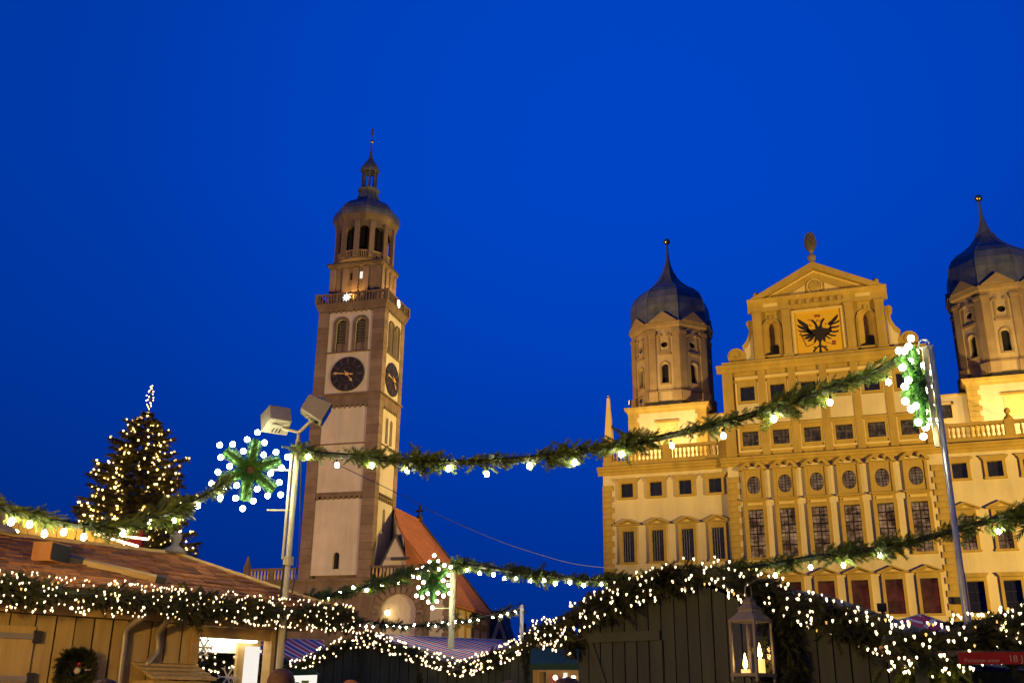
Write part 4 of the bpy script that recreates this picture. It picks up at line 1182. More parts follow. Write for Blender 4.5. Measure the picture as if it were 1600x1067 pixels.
MB().lathe([(OR * k8, 58.3), (OR * k8 + 0.08, 58.6), (OR * k8 + 0.28, 59.1), (OR * k8 + 0.36, 59.35), (3.2, 59.4)], 8, (OX, OY, 0), ph).build('belfry_cornice', M['tstone'], bt)
dome2 = [(3.84, 59.36), (3.9, 59.75), (3.84, 60.25), (3.5, 60.9), (2.85, 61.55), (2.2, 62.0), (1.65, 62.4), (1.32, 62.95), (1.16, 63.6), (1.12, 64.0), (1.3, 64.1), (1.35, 64.3), (0.9, 64.35)]
MB().lathe([(r * k8, z) for r, z in dome2], 8, (OX, OY, 0), ph).build('dome', M['copper'], bt)
for k in range(16):
    a = ph + k * math.pi / 8
    q_ = k8 if k % 2 == 0 else 1.0
    MB().tube([(OX + (r * q_ + 0.01) * math.cos(a), OY + (r * q_ + 0.01) * math.sin(a), z) for r, z in dome2[:9]], 0.05 if k % 2 == 0 else 0.03, 4).build('dome_seam', M['copper'], bt)
for k in range(8):
    a = k * math.pi / 4 + ph
    MB().box(-0.12, 0.12, -0.12, 0.12, 64.3, 67.0).build('lantern_post', M['copper'], bt, False, (OX + 0.88 * math.sin(a), OY - 0.88 * math.cos(a), 0), (0, 0, a))
MB().lathe([(r * k8, z) for r, z in [(0.95, 66.95), (1.15, 67.05), (1.16, 67.35), (1.02, 67.8), (0.72, 68.3), (0.36, 68.85), (0.18, 69.5), (0.1, 70.4), (0.06, 71.4)]], 8, (OX, OY, 0), ph).build('lantern_cap', M['copper'], bt)
MB().ball((OX, OY, 71.6), 0.25, 10, 6).build('ball', M['gold'], bt, True)
MB().prism([(-0.03, 71.8), (0.03, 71.8), (0.05, 72.6), (0.28, 72.8), (0.12, 73.0), (0.2, 73.3), (0.02, 73.7), (-0.2, 73.35), (-0.1, 73.0), (-0.3, 72.75), (-0.05, 72.6)], OY - 0.04, OY + 0.04).build('weather_vane', M['copper'], bt, False, (OX, 0, 0))

for (gx, gy_, ax_, ay_, lab) in ((-4.6, -0.15, -4.6, 3.0, 'small uplight on the front gallery of the bell tower'), (0.12, 3.1, -4.0, 3.1, 'small uplight on the side gallery of the bell tower')):
    p_ = (TC[0] + gx * math.cos(TR) - gy_ * math.sin(TR), TC[1] + gx * math.sin(TR) + gy_ * math.cos(TR), 47.95)
    q_ = (TC[0] + ax_ * math.cos(TR) - ay_ * math.sin(TR), TC[1] + ax_ * math.sin(TR) + ay_ * math.cos(TR), 58.0)
    flood(p_, q_, 650 if gx < 0 else 1300, (1.0, 0.52, 0.14), 120, 0.6, 0.1, lab, mast=False)['group'] = 'uplights on the bell tower gallery'
# lit ornaments on the gallery rail
def litstar(loc, rz, r, label):
    pts = []
    for k in range(16):
        rr = r if k % 2 == 0 else r * 0.45
        a = math.pi * k / 8 + math.pi / 2
        pts.append((rr * math.cos(a), rr * math.sin(a)))
    t = thing('star_light', label, 'star light', loc, rz)
    MB().tube([(p[0], 0, p[1]) for p in pts + pts[:2]], 0.05, 5).build('tube_outline', M['whitestar'], t)
    MB().tube([(p[0] * 0.5, 0, p[1] * 0.5) for p in pts + pts[:2]], 0.05, 5).build('inner_outline', M['whitestar'], t)
    MB().box(-0.05, 0.05, 0.03, 0.35, -0.05, 0.05).build('bracket', M['black'], t)
def tl(x, y, z):
    return (TC[0] + x * math.cos(TR) - y * math.sin(TR), TC[1] + x * math.sin(TR) + y * math.cos(TR), z)
litstar(tl(-4.9, -0.55, 48.0), TR, 0.5, 'white lit star on the front gallery rail of the bell tower')
litstar(tl(0.45, 3.0, 48.0), TR + R(90), 0.5, 'white lit star on the side gallery rail of the bell tower')

# ================================================================== CHURCH (same local frame as the tower)
ch = thing('church', 'low church with orange tiled roof and brown stone front beside the bell tower', 'church', TC, TR)
# west front: brown stone, arched white panel, balustrade
wf = MB()
arch = []
for k in range(13):
    a = math.pi * k / 12
    arch.append((3.5 + 2.1 * math.cos(a), 11.0 + 2.0 * math.sin(a)))
arch += [(1.4, 2.0), (5.6, 2.0)]
wf.holed(-0.0, 7.1, 0, 14.4, arch, -0.25, 0.35)
wf.quad((-15.2, -0.25, 0), (0, -0.25, 0), (0, -0.25, 14.4), (-15.2, -0.25, 14.4))
wf.quad((7.1, -0.25, 0), (9.2, -0.25, 0), (9.2, -0.25, 14.4), (7.1, -0.25, 14.4))
wf.quad((9.2, -0.25, 0), (9.2, 2.4, 0), (9.2, 2.4, 14.4), (9.2, -0.25, 14.4))
wf.quad((-15.2, -0.25, 0), (-15.2, -0.25, 14.4), (-15.2, 8, 14.4), (-15.2, 8, 0))
wf.quad((-15.2, -0.25, 14.4), (9.2, -0.25, 14.4), (9.2, 3, 14.4), (-15.2, 8, 14.4))
wf.build('west_front', M['tstone'], ch)
MB().box(1.2, 5.8, 0.08, 0.14, 1.5, 13.2).build('arch_panel', M['twhite'], ch)
MB().box(7.2, 8.75, -0.3, -0.24, 0.5, 12.3).build('pier_panel', M['twhite'], ch)
# toothed stone frame round the white arch
for k in range(13):
    a = math.pi * k / 12
    c = np.array([3.5 + 2.52 * math.cos(a), -0.3, 11.0 + 2.42 * math.sin(a)])
    rad = np.array([math.cos(a), 0, math.sin(a)]); tn = np.array([-math.sin(a), 0, math.cos(a)])
    MB().obox(c, rad * (0.30 if k % 2 else 0.44), (0, 0.06, 0), tn * 0.25).build('voussoir', M['tstone_blk'], ch)
for k in range(16):
    for s, x in ((-1, 1.0), (1, 6.0)):
        w = 0.30 if k % 2 else 0.46
        MB().box(x - w, x + w, -0.36, -0.24, 2.2 + k * 0.55 + 0.01, 2.2 + k * 0.55 + 0.54).build('jamb_block', M['tstone_blk'], ch)
for k in range(24):
    w = 0.9 if k % 2 else 1.3
    z = 0.5 + k * 0.56
    MB().box(9.24 - w * 0.5, 9.24, -0.31, 0.6, z + 0.01, z + 0.55).build('corner_block', M['tstone_blk'], ch)
MB().box(-15.4, 9.4, -0.45, 0.0, 14.4, 14.72).build('front_cornice', M['tstone'], ch)
bmr = MB().lathe([(0.09, 0), (0.13, 0.3), (0.08, 0.7), (0.1, 1.0)], 8).mesh('baluster', M['ochre_light'], True)
for x0, x1 in ((-15.0, -8.7), (0.2, 8.8)):
    bl = MB().box(x0, x1, -0.3, -0.05, 15.75, 16.0).build('balustrade', M['tstone'], ch)
    n = int((x1 - x0) / 0.42)
    for k in range(n):
        if k % 8 == 7:
            MB().box(x0 + 0.2 + k * 0.42 - 0.25, x0 + 0.2 + k * 0.42 + 0.25, -0.32, -0.03, 14.73, 15.75).build('post', M['tstone'], bl)
        else:
            inst(bmr, 'baluster', bl, (x0 + 0.2 + k * 0.42, -0.17, 14.74))
MB().lathe([(0.5, 14.72), (0.45, 16.2), (0.3, 16.6), (0.1, 17.4)], 8, (-15.0, -0.1, 0)).build('corner_finial', M['tstone'], ch)
# nave with its south wall (blind arcades) and tiled roof
EV = 12.5
MB().quad((9.2, 2.4, 0), (9.2, 14.4, 0), (9.2, 14.4, EV), (9.2, 2.4, EV)).quad((9.2, 14.4, 0), (-9, 14.4, 0), (-9, 14.4, EV), (9.2, 14.4, EV)).build('nave_wall', M['plaster'], ch)
MB().add([(9.2, 14.4, EV), (0, 14.4, 23.3), (-9.2, 14.4, EV)], [(0, 1, 2)]).build('east_gable', M['twhite'], ch)
def ysouth(x):
    return 5.8 - 4.1 / 2.3 * x if x < 2.3 else max(0.6, 1.7 - 0.9 * (x - 2.3))
sd = np.array([9.7, 0, -11.5]); sdn = np.array([11.5, 0, 9.7]) / np.linalg.norm([11.5, 9.7])
zs_ = lambda x: 23.4 - 11.5 * x / 9.7
pr_ = [0, 2.3, 3.522, 9.7]
vs = [(x, ysouth(x), zs_(x)) for x in pr_] + [(9.7, 14.5, 11.9), (0, 14.5, 23.4)]
vs2 = [(x, y, z - 0.3) for x, y, z in vs]
MB().add(vs + vs2, [(0, 1, 2, 3, 4, 5), (11, 10, 9, 8, 7, 6)] + [(i, i + 6, (i + 1) % 6 + 6, (i + 1) % 6) for i in range(6)]).build('roof', M['roof_red'], ch)
MB().add([(3.522, 0.6, zs_(3.522) - 0.02), (9.7, 0.6, 11.88), (9.0, -0.1, 11.4), (4.3, -0.1, 15.2)], [(0, 3, 2, 1)]).build('roof', M['roof_red'], ch)
MB().add([(0, 5.8, 23.1), (2.3, 1.7, zs_(2.3) - 0.3), (3.522, 0.62, zs_(3.522) - 0.3), (3.522, 0.62, 14.4), (2.3, 1.7, 14.4), (0, 5.8, 14.4)], [(0, 5, 4, 1), (1, 4, 3, 2)]).build('west_gable', M['twhite'], ch)
MB().add([(0, 3.0, 23.4), (0, 14.5, 23.4), (-9.7, 14.5, 11.9), (-9.7, 3.0, 11.9)], [(0, 1, 2, 3)]).build('roof', M['roof_red'], ch)
for k in range(38):                                  # tile courses, slightly lapped
    t0 = k / 38
    p = np.array([0, 0, 23.4]) + sd * t0
    q = np.array([0, 0, 23.4]) + sd * (t0 + 1 / 38)
    ys = ysouth(p[0]); ye = ysouth(q[0])
    MB().add([(*(p + sdn * 0.02)[[0]], ys, (p + sdn * 0.02)[2]), ((q + sdn * 0.05)[0], ye, (q + sdn * 0.05)[2]), ((q + sdn * 0.05)[0], 14.45, (q + sdn * 0.05)[2]), ((p + sdn * 0.02)[0], 14.45, (p + sdn * 0.02)[2]),
              (q[0], ye, q[2]), (q[0], 14.45, q[2])], [(0, 1, 2, 3), (1, 4, 5, 2)]).build('tile_course', M['roof_red'], ch)
MB().tube([(-0.05, 14.45, 23.5), (9.75, 14.45, 11.9)], 0.22, 6).build('verge', M['roof_dark'], ch)
MB().tube([(0, 5.8, 23.42), (0, 14.5, 23.42)], 0.14, 6).build('ridge', M['roof_red'], ch)
fin = MB().lathe([(0.4, 23.3), (0.4, 23.9), (0.18, 24.1), (0.16, 24.6)], 8, (0, 14.4, 0))
fin.box(-0.55, 0.55, 14.3, 14.5, 24.5, 24.75).box(-0.13, 0.13, 14.31, 14.49, 24.1, 25.3)
fin.build('ridge_cross', M['roof_dark'], ch)
MB().box(9.25, 9.45, 2.4, 14.5, 11.6, 11.95).build('eaves_cornice', M['ochre'], ch)
for k in range(4):
    y = 4.1 + k * 2.8
    pr = MB().box(9.2, 9.36, y - 1.5, y - 1.15, 0, 11.6).build('pilaster_strip', M['ochre'], ch)
    am = [(0.62 * math.cos(a), 7.6 + 0.62 * math.sin(a)) for a in [math.pi * j / 8 for j in range(9)]] + [(-0.62, 5.0), (0.62, 5.0)]
    MB().prism(am, -0.04, 0.02).build('blind_window', M['ochre'], ch, False, (9.22, y + 0.05, 0), (0, 0, R(90)))
    for j in range(6):
        MB().box(9.2, 9.34, y - 1.02 + j * 0.36, y - 0.84 + j * 0.36, 9.9, 10.6).build('corbel_tooth', M['ochre'], ch)
MB().box(9.2, 9.36, 14.1, 14.4, 0, 11.6).build('pilaster_strip', M['ochre'], ch)
# small gabled stair turret at the front of the roof
st = MB().prism([(0.9, 14.4), (4.4, 14.4), (4.4, 15.9), (2.55, 19.4), (0.9, 15.9)], 0.5, 3.4).build('stair_turret', M['twhite'], ch)
MB().prism([(2.55, 19.55), (4.6, 15.75), (4.45, 15.65), (2.55, 19.2)], 0.4, 3.5).build('turret_roof', M['roof_dark'], st)
MB().prism([(2.55, 19.55), (0.7, 15.75), (0.85, 15.65), (2.549, 19.2)], 0.4, 3.5).build('turret_roof', M['roof_dark'], st)
MB().box(2.3, 4.3, 0.0, 0.5, 16.6, 16.9).build('turret_canopy', M['roof_dark'], st)
# glowing wall lamp on the white arch panel
wlmp = thing('wall_lamp', 'round glowing lamp on the white arched panel of the church', 'lamp', tl(2.5, -0.6, 10.95), TR)
MB().ball((0, 0, 0), 0.30, 14, 8).build('globe', M['walllamp'], wlmp, True)
MB().tube([(0, 0, 0.25), (0, 0.05, 0.5), (0, 0.6, 0.55)], 0.04, 5).build('arm', M['black'], wlmp)

# house with a steep gable beside the church, seen over the stalls
hp = at(780, 1000, 128)
za = at(778, 958, 128)[2]
hh = thing('gabled_house', 'small dim grey house with steep gable to the right of the church', 'house', (hp[0], hp[1], 0), R(12))
MB().prism([(-1.7, 0), (1.7, 0), (1.7, za - 4.4), (0, za), (-1.7, za - 4.4)], 0, 6).build('wall', M['twhite'], hh)
MB().prism([(0.001, za + 0.25), (2.0, za - 5.0), (1.7, za - 5.0), (0.001, za - 0.25)], -0.2, 6.2).build('roof', M['roof_dark'], hh)
MB().prism([(0, za + 0.25), (-2.0, za - 5.0), (-1.7, za - 5.0), (0, za - 0.25)], -0.2, 6.2).build('roof', M['roof_dark'], hh)
MB().prism([(-0.9, za - 4.2), (0.9, za - 4.2), (0, za - 1.6)], -0.06, 0.02).build('gable_panel', M['roof_dark'], hh)
MB().box(-4.5, -0.1, 6.3, 10, 0, za + 0.9).build('rear_wing', M['roof_dark'], hh)
MB().box(2.1, 5.4, 2.0, 6, 0, za - 2.0).build('side_wing', M['roof_dark'], hh)
MB().box(2.3, 2.8, 3.0, 3.6, za - 2.0, za - 0.9).build('chimney', M['roof_dark'], hh)

# ================================================================== FIR GREENERY
def sprig_template(L=1.0, n=10, nl=0.34, w=0.048):
    """a fir twig along +x: flat stem and paired needles; returns verts, tris"""
    V, F = [], []
    def tri(a, b, c):
        k = len(V); V.extend([a, b, c]); F.append((k, k + 1, k + 2))
    tri((0, -0.02, 0), (0, 0.02, 0), (L, 0, 0)); tri((0, 0, -0.02), (0, 0, 0.02), (L, 0, 0))
    for i in range(n):
        x = L * (0.10 + 0.88 * i / (n - 1))
        ll = nl * (1.0 - 0.35 * i / n)
        for s in (-1, 1):
            tri((x - w, 0, 0), (x + w, 0, 0), (x + ll * 0.75, s * ll * 0.8, ll * (0.1 if i % 2 else -0.15)))
        tri((x - w, 0, 0), (x + w, 0, 0), (x + ll * 0.8, ll * (0.2 if i % 2 else -0.2), ll * 0.75))
    return np.array(V), np.array(F)
SPV, SPF = sprig_template()

def sprigs(P, Dv, S, mname, name, parent=None, rs=None):
    """many twigs as one mesh: base points P, directions Dv, lengths S"""
    rs = rs or nrnd
    P, Dv, S = np.asarray(P, float), np.asarray(Dv, float), np.asarray(S, float)
    n = len(P)
    x = Dv / (np.linalg.norm(Dv, axis=1, keepdims=True) + 1e-9)
    a = rs.normal(size=(n, 3))
    y = np.cross(a, x); y /= np.linalg.norm(y, axis=1, keepdims=True) + 1e-9
    z = np.cross(x, y)
    V = P[:, None, :] + S[:, None, None] * (SPV[None, :, 0:1] * x[:, None, :] + SPV[None, :, 1:2] * y[:, None, :] + SPV[None, :, 2:3] * z[:, None, :])
    F = SPF[None] + (np.arange(n) * len(SPV))[:, None, None]
    me = npmesh(name, V.reshape(-1, 3), F.reshape(-1, 3), M[mname])
    o = inst(me, name, parent)
    o['kind'] = 'stuff'
    return o

def resample(pts, step):
    pts = [np.array(p, float) for p in pts]
    # Catmull-Rom
    out = []
    P = [2 * pts[0] - pts[1]] + pts + [2 * pts[-1] - pts[-2]]
    for i in range(1, len(P) - 2):
        p0, p1, p2, p3 = P[i - 1:i + 3]
        k = max(2, int(np.linalg.norm(p2 - p1) / step))
        for j in range(k):
            t = j / k
            out.append(0.5 * ((2 * p1) + (-p0 + p2) * t + (2 * p0 - 5 * p1 + 4 * p2 - p3) * t * t + (-p0 + 3 * p1 - 3 * p2 + p3) * t ** 3))
    out.append(pts[-1])
    return np.array(out)

def fir_rope(path, dens, rad, length, mname, parent, droop=0.15, along=0.75, seed=1):
    rs = np.random.default_rng(seed)
    seg = np.linalg.norm(np.diff(path, axis=0), axis=1)
    L = seg.sum()
    n = int(L * dens)
    cum = np.concatenate([[0], np.cumsum(seg)])
    t = rs.uniform(0, L, n)
    idx = np.clip(np.searchsorted(cum, t) - 1, 0, len(seg) - 1)
    f = (t - cum[idx]) / seg[idx]
    base = path[idx] + (path[idx + 1] - path[idx]) * f[:, None]
    tang = (path[idx + 1] - path[idx]) / seg[idx][:, None]
    rv = rs.normal(size=(n, 3))
    rv -= tang * (rv * tang).sum(1, keepdims=True)
    rv /= np.linalg.norm(rv, axis=1, keepdims=True)
    clump = 0.75 + 0.5 * (np.sin(t * 5.1 + seed) * np.sin(t * 2.3 + 2 * seed))
    sgn = np.where(rs.uniform(size=n) < 0.8, 1, -1)[:, None]
    Dv = tang * along * sgn + rv * rs.uniform(0.4, 1.0, (n, 1)) + np.array([0, 0, -droop])
    stray = rs.uniform(size=n) < 0.07
    S = length * rs.uniform(0.6, 1.25, n) * clump
    S[stray] *= 1.5
    sprigs(base + rv * rad * rs.uniform(0, 1, (n, 1)), Dv, S, mname, 'fir_greenery', parent, rs)
    core = MB().tube(path[::max(1, len(path) // 60)], rad * 0.55, 5)
    core.build('rope_core', M['needle_dark'], parent)

# bulbs
bulb_me = MB().lathe([(0.012, 0.0), (0.016, -0.008), (0.030, -0.028), (0.035, -0.048), (0.030, -0.068), (0.016, -0.082), (0.002, -0.086)], 12).mesh('bulb', M['bulb'], True)
sock_me = MB().lathe([(0.006, 0.05), (0.016, 0.045), (0.018, 0.0), (0.014, -0.004)], 8).mesh('socket', M['cable'])
def hang_bulb(parent, p, k=1.0):
    b = inst(bulb_me, 'bulb', parent, p, (rnd.uniform(-0.2, 0.2), rnd.uniform(-0.2, 0.2), 0), 0.80 * k * rnd.uniform(0.9, 1.08))
    inst(sock_me, 'socket', b)
    return b
fairy_me = MB().lathe([(0.0085, 0.004), (0.0095, -0.002), (0.0055, -0.012), (0.001, -0.019)], 3, ph=-math.pi / 2).mesh('fairy_light', M['fairy'])
fairy_am = fairy_me.copy(); fairy_am.materials[0] = M['fairy_amber']
fairy_far = MB().ball((0, 0, 0), 0.0115, 6, 4).mesh('fairy_light', M['fairy_far'])

def invlerp(px, x0, d0, x1, d1):
    t = (px - x0) / (x1 - x0)
    return 1.0 / ((1 - t) / d0 + t / d1)

def bulb_garland(label, pix, x0, d0, x1, d1, bulbs, dens=85, rad=0.055, length=0.15, mname='needle', bscale=1.0, seed=1, group='fir garlands with globe bulbs'):
    path = resample([at(x, y, invlerp(x, x0, d0, x1, d1)) for x, y in pix], 0.12)
    c = path[len(path) // 2]
    t = thing('bulb_garland', label, 'garland', c, 0, group)
    fir_rope(path - c, dens, rad, length, mname, t, seed=seed)
    cb_ = MB().tube((path - c)[::max(1, len(path) // 50)] + np.array([0, 0, -0.03]), 0.008, 4)
    cb_.build('cable', M['cable'], t)
    for x, y in bulbs:
        p = at(x, y, invlerp(x, x0, d0, x1, d1)) - c
        hang_bulb(t, p + np.array([0, 0, 0.045 * bscale]), bscale)
    return t

def fairy_garland(label, pts, n, rad, length, dens, mname='needle_dark', far=False, scale=1.0, seed=3, amber=0.12, group='fir garlands with fairy lights', front=None, droop=0.2):
    path = resample(pts, 0.1)
    c = path[len(path) // 2].copy()
    t = thing('fairy_light_garland', label, 'garland', c, 0, group)
    fir_rope(path - c, dens, rad, length, mname, t, droop=droop, along=0.6, seed=seed)
    rs = np.random.default_rng(seed + 50)
    view = np.array([0, 0, CAMZ]) - c
    view[2] = 0
    view /= np.linalg.norm(view)
    for k in range(n):
        i = rs.integers(0, len(path) - 1)
        p = path[i] + (path[i + 1] - path[i]) * rs.uniform()
        a = rs.uniform(-1.0, 1.0)
        ang = a * 1.75
        off = view * math.cos(ang) * 1.0 + np.array([0, 0, 1.0]) * math.sin(ang) * 1.25
        q = p - c + off * (rad + length * 0.42) * rs.uniform(0.85, 1.15)
        me = fairy_far if far else (fairy_am if rs.uniform() < amber else fairy_me)
        tilt = (rs.uniform(-0.3, 0.3), rs.uniform(-0.3, 0.3), 0)
        inst(me, 'fairy_light', t, q, tilt, scale * rs.uniform(0.8, 1.25))
    return t

# ---- masts
def mast(name, label, px0, py0, px1, py1, d, r0_, r1_, m, extra=None):
    a, b_ = at(px0, py0, d), at(px1, py1, d)
    t = thing(name, label, 'pole', (a[0], a[1], 0), 0, 'poles carrying the garlands')
    ztop = b_[2]
    MB().lathe([(r0_ * 2.2, 0), (r0_ * 2.2, 0.05), (r0_ * 1.1, 0.08), (r0_, 0.4), (r0_, ztop * 0.55), (r1_, ztop * 0.56), (r1_, ztop)], 16).build('shaft', m, t, True)
    MB().lathe([(r1_ * 1.05, ztop), (r1_ * 0.8, ztop + 0.03), (0.004, ztop + 0.04)], 12).build('cap', m, t)
    return t, np.array([a[0], a[1], ztop])
DL, DR, DB = 12.5, 9.6, 20.6
pl, plt = mast('garland_pole', 'pale steel pole with two box floodlights at left', 440, 1000, 457, 690, DL, 0.042, 0.035, M['steel'])
pr, prt = mast('garland_pole', 'slim grey steel pole at right in front of the town hall', 1509, 950, 1437, 545, DR, 0.034, 0.028, M['steel_grey'])
pb, pbt = mast('garland_pole', 'short cream pole in the middle distance before the church roof', 705, 1000, 703, 885, DB, 0.062, 0.060, M['steel'])
pw, pwt = mast('thin_post', 'thin white post behind the stalls left of the green gable', 815, 1000, 815, 948, 19.0, 0.034, 0.034, M['white_paint'])
# left pole: side conduit, cable loop, brackets
lp = MB().box(-0.068, -0.040, -0.05, -0.02, plt[2] - 1.45, plt[2] - 0.15).build('conduit', M['steel'], pl)
for dz in (-0.36, -0.86):
    MB().tube([(-0.02, 0, plt[2] + dz), (-0.26, -0.16, plt[2] + dz - 0.01)], 0.012, 5).build('star_bracket', M['steel'], pl)
MB().tube(resample([(0.05, 0.0, plt[2] - 0.1), (0.09, 0.02, plt[2] - 0.8), (0.12, 0.03, plt[2] - 1.4), (0.07, 0.02, plt[2] - 1.9), (0.055, 0, plt[2] - 2.4)], 0.2), 0.008, 5).build('cable_loop', M['cable'], pl)
MB().tube(resample([(-0.055, 0.0, plt[2] - 1.5), (-0.07, 0.0, plt[2] - 2.4), (-0.062, 0.0, 0.3)], 0.4), 0.012, 5).build('cable_run', M['cable'], pl)
MB().lathe([(0.062, plt[2] - 1.52), (0.062, plt[2] - 1.42)], 12).build('clamp', M['steel'], pl)
# right pole conduit
MB().box(-0.085, -0.042, -0.05, -0.01, prt[2] - 1.0, prt[2] + 0.02).build('conduit', M['steel'], pr)
MB().tube([(-0.06 + 0.05 * math.cos(a), -0.02, prt[2] + 0.05 + 0.05 * math.sin(a)) for a in [2 * math.pi * k / 12 for k in range(13)]], 0.009, 5).build('hook_ring', M['steel_grey'], pr)
for dz in (-0.35, -0.75):
    MB().tube([(0, 0, prt[2] + dz), (-0.16, -0.05, prt[2] + dz)], 0.011, 5).build('star_bracket', M['steel_grey'], pr)
for dz in (-0.28, -0.80):
    MB().tube([(0, 0, pbt[2] + dz), (-0.34, -0.1, pbt[2] + dz)], 0.014, 5).build('star_bracket', M['steel'], pb)

# box floodlights on the left pole
def boxlamp(label, c, yaw, pitch, w=0.30, h=0.26, dp=0.22):
    t = thing('box_floodlight', label, 'floodlight', c, 0, 'floodlights on the left pole')
    ca, sa = math.cos(yaw), math.sin(yaw)
    f_ = np.array([sa * math.cos(pitch), -ca * math.cos(pitch), math.sin(pitch)])
    x = np.array([ca, sa, 0]); y = np.cross(f_, x) * -1
    def L(a, b2, c2): return x * a + y * b2 + f_ * c2
    rr = MB()
    w2, h2 = w / 2, h / 2
    fr = [L(-w2, -h2, dp / 2), L(w2, -h2, dp / 2), L(w2, h2, dp / 2), L(-w2, h2, dp / 2)]
    bk = [L(-w2 * 0.82, -h2 * 0.8, -dp / 2), L(w2 * 0.82, -h2 * 0.8, -dp / 2), L(w2 * 0.82, h2 * 0.8, -dp / 2), L(-w2 * 0.82, h2 * 0.8, -dp / 2)]
    rr.add(fr + bk, [(0, 1, 2, 3), (7, 6, 5, 4), (0, 4, 5, 1), (1, 5, 6, 2), (2, 6, 7, 3), (3, 7, 4, 0)])
    ho = rr.build('housing', M['lampbox'], t)
    bv = ho.modifiers.new('bevel', 'BEVEL'); bv.width = 0.012; bv.segments = 2
    MB().obox(L(0, 0.0, dp / 2 + 0.004), x * (w2 * 0.84), y * (h2 * 0.80), f_ * 0.006).build('glass_front', M['glass'], t)
    MB().obox(L(w2 * 0.1, h2 * 0.95, 0), x * (w2 * 0.4), f_ * (dp * 0.22), y * 0.008).build('vent_panel', M['lampbox'], t)
    MB().obox(L(0, -h2 * 0.92, 0), x * 0.03, f_ * 0.06, y * 0.05).build('bracket', M['steel'], t)
    for k in range(3):
        MB().obox(L(-w2 * 0.25 + k * w2 * 0.25, h2 * 0.92, dp * 0.2), x * 0.008, f_ * 0.045, y * 0.016).build('cooling_slot', M['cable'], t)
    return t
c1 = at(433, 655, DL); c2 = at(493, 640, DL - 0.1)
boxlamp('cream box floodlight on the left of the pole top', c1, R(-128), R(-24), 0.34, 0.27, 0.27)
boxlamp('cream box floodlight raised on the right of the pole top', c2, R(122), R(-26), 0.33, 0.27, 0.31)
for c_ in (c1, c2):
    q = np.array([pl.location.x, pl.location.y, 0])
    MB().tube([np.array([0, 0, plt[2] - 0.02]), np.array([0.0, 0, plt[2] + 0.12]), c_ - q + np.array([0, 0, -0.1])], 0.022, 6).build('lamp_arm', M['steel'], pl)

# ---- stars
def star(label, c, nrm, rmax, tilt=0.0):
    nrm = np.array(nrm, float); nrm[2] = 0; nrm /= np.linalg.norm(nrm)
    x = np.cross((0, 0, 1.0), nrm); z = np.array([0, 0, 1.0])
    t = thing('star_ornament', label, 'star ornament', c, 0, 'fir stars with globe bulbs')
    bm_ = MB().ball((0, 0, 0), 0.037, 12, 8).mesh('bulb', M['starbulb'], True)
    bm_big = bulb_star_me
    for k in range(6):
        a = math.pi / 2 + k * math.pi / 3 + tilt
        dv = x * math.cos(a) + z * math.sin(a)
        side = np.cross(dv, nrm)
        L = rmax * 0.80
        pts = [dv * (rmax * 0.14), dv * L * 0.6, dv * L]
        arm = MB().tube(pts, [rmax * 0.125, rmax * 0.115, rmax * 0.08], 8).build('arm', M['tinsel'], t, True)
        n = 260
        rs = np.random.default_rng(100 + k)
        tt = rs.uniform(0.15, 0.98, n)
        rv = rs.normal(size=(n, 3)); rv -= dv * (rv @ dv)[:, None]; rv /= np.linalg.norm(rv, axis=1, keepdims=True)
        sprigs(dv[None] * (tt * L)[:, None] + rv * (rmax * 0.10), rv + dv[None] * 0.5, np.full(n, rmax * 0.065), 'needle_bright', 'needle_tuft', arm, rs)
        inst(bm_big, 'bulb', t, dv * rmax)
        am = a + math.pi / 6
        for da, rr in ((0, 0.52), (-0.24, 0.80), (0.24, 0.80)):
            dv2 = x * math.cos(am + da) + z * math.sin(am + da)
            inst(bm_big, 'bulb', t, dv2 * rmax * rr)
            ws = MB().tube([dv2 * rmax * 0.2, dv2 * rmax * (rr - 0.07)], 0.006, 4).build('wire', M['cable'], t)
    ring = MB().tube([(x * math.cos(a) + z * math.sin(a)) * rmax * 0.17 for a in [2 * math.pi * k / 14 for k in range(16)]], rmax * 0.07, 6).build('centre_ring', M['tinsel'], t, True)
    MB().obox(-nrm * 0.02, x * rmax * 0.11, nrm * 0.01, z * rmax * 0.11).build('centre_disc', M['tstone'], t)
    return t
M['needle_bright'] = mat('green_star_needles', (0.04, 0.16, 0.020), 0.6, (0.09, 0.26, 0.04), 12.0, island=0.35)
bulb_star_me = MB().ball((0, 0, 0), 0.033, 12, 8).mesh('bulb', M['starbulb'], True)
sc1 = at(391, 734, DL - 0.25)
star('green six pointed fir star facing front beside the left pole', sc1, np.array([0, 0, 0]) - sc1 + np.array([1.5, 0, 0]), 0.475, -0.09)
sc2 = at(1433, 604, DR - 0.05)
v2 = np.array([0, 0, 0]) - sc2; v2[2] = 0; v2 /= np.linalg.norm(v2)
a_ = R(74)
star('green fir star seen edge on against the right pole', sc2, (v2[0] * math.cos(a_) - v2[1] * math.sin(a_), v2[0] * math.sin(a_) + v2[1] * math.cos(a_), 0), 0.50)
sc3 = at(677, 908, DB - 0.2)
v3 = np.array([0, 0, 0]) - sc3; v3[2] = 0; v3 /= np.linalg.norm(v3)
a_ = R(-42)
star('smaller looking fir star beside the cream pole before the church', sc3, (v3[0] * math.cos(a_) - v3[1] * math.sin(a_), v3[0] * math.sin(a_) + v3[1] * math.cos(a_), 0), 0.50)

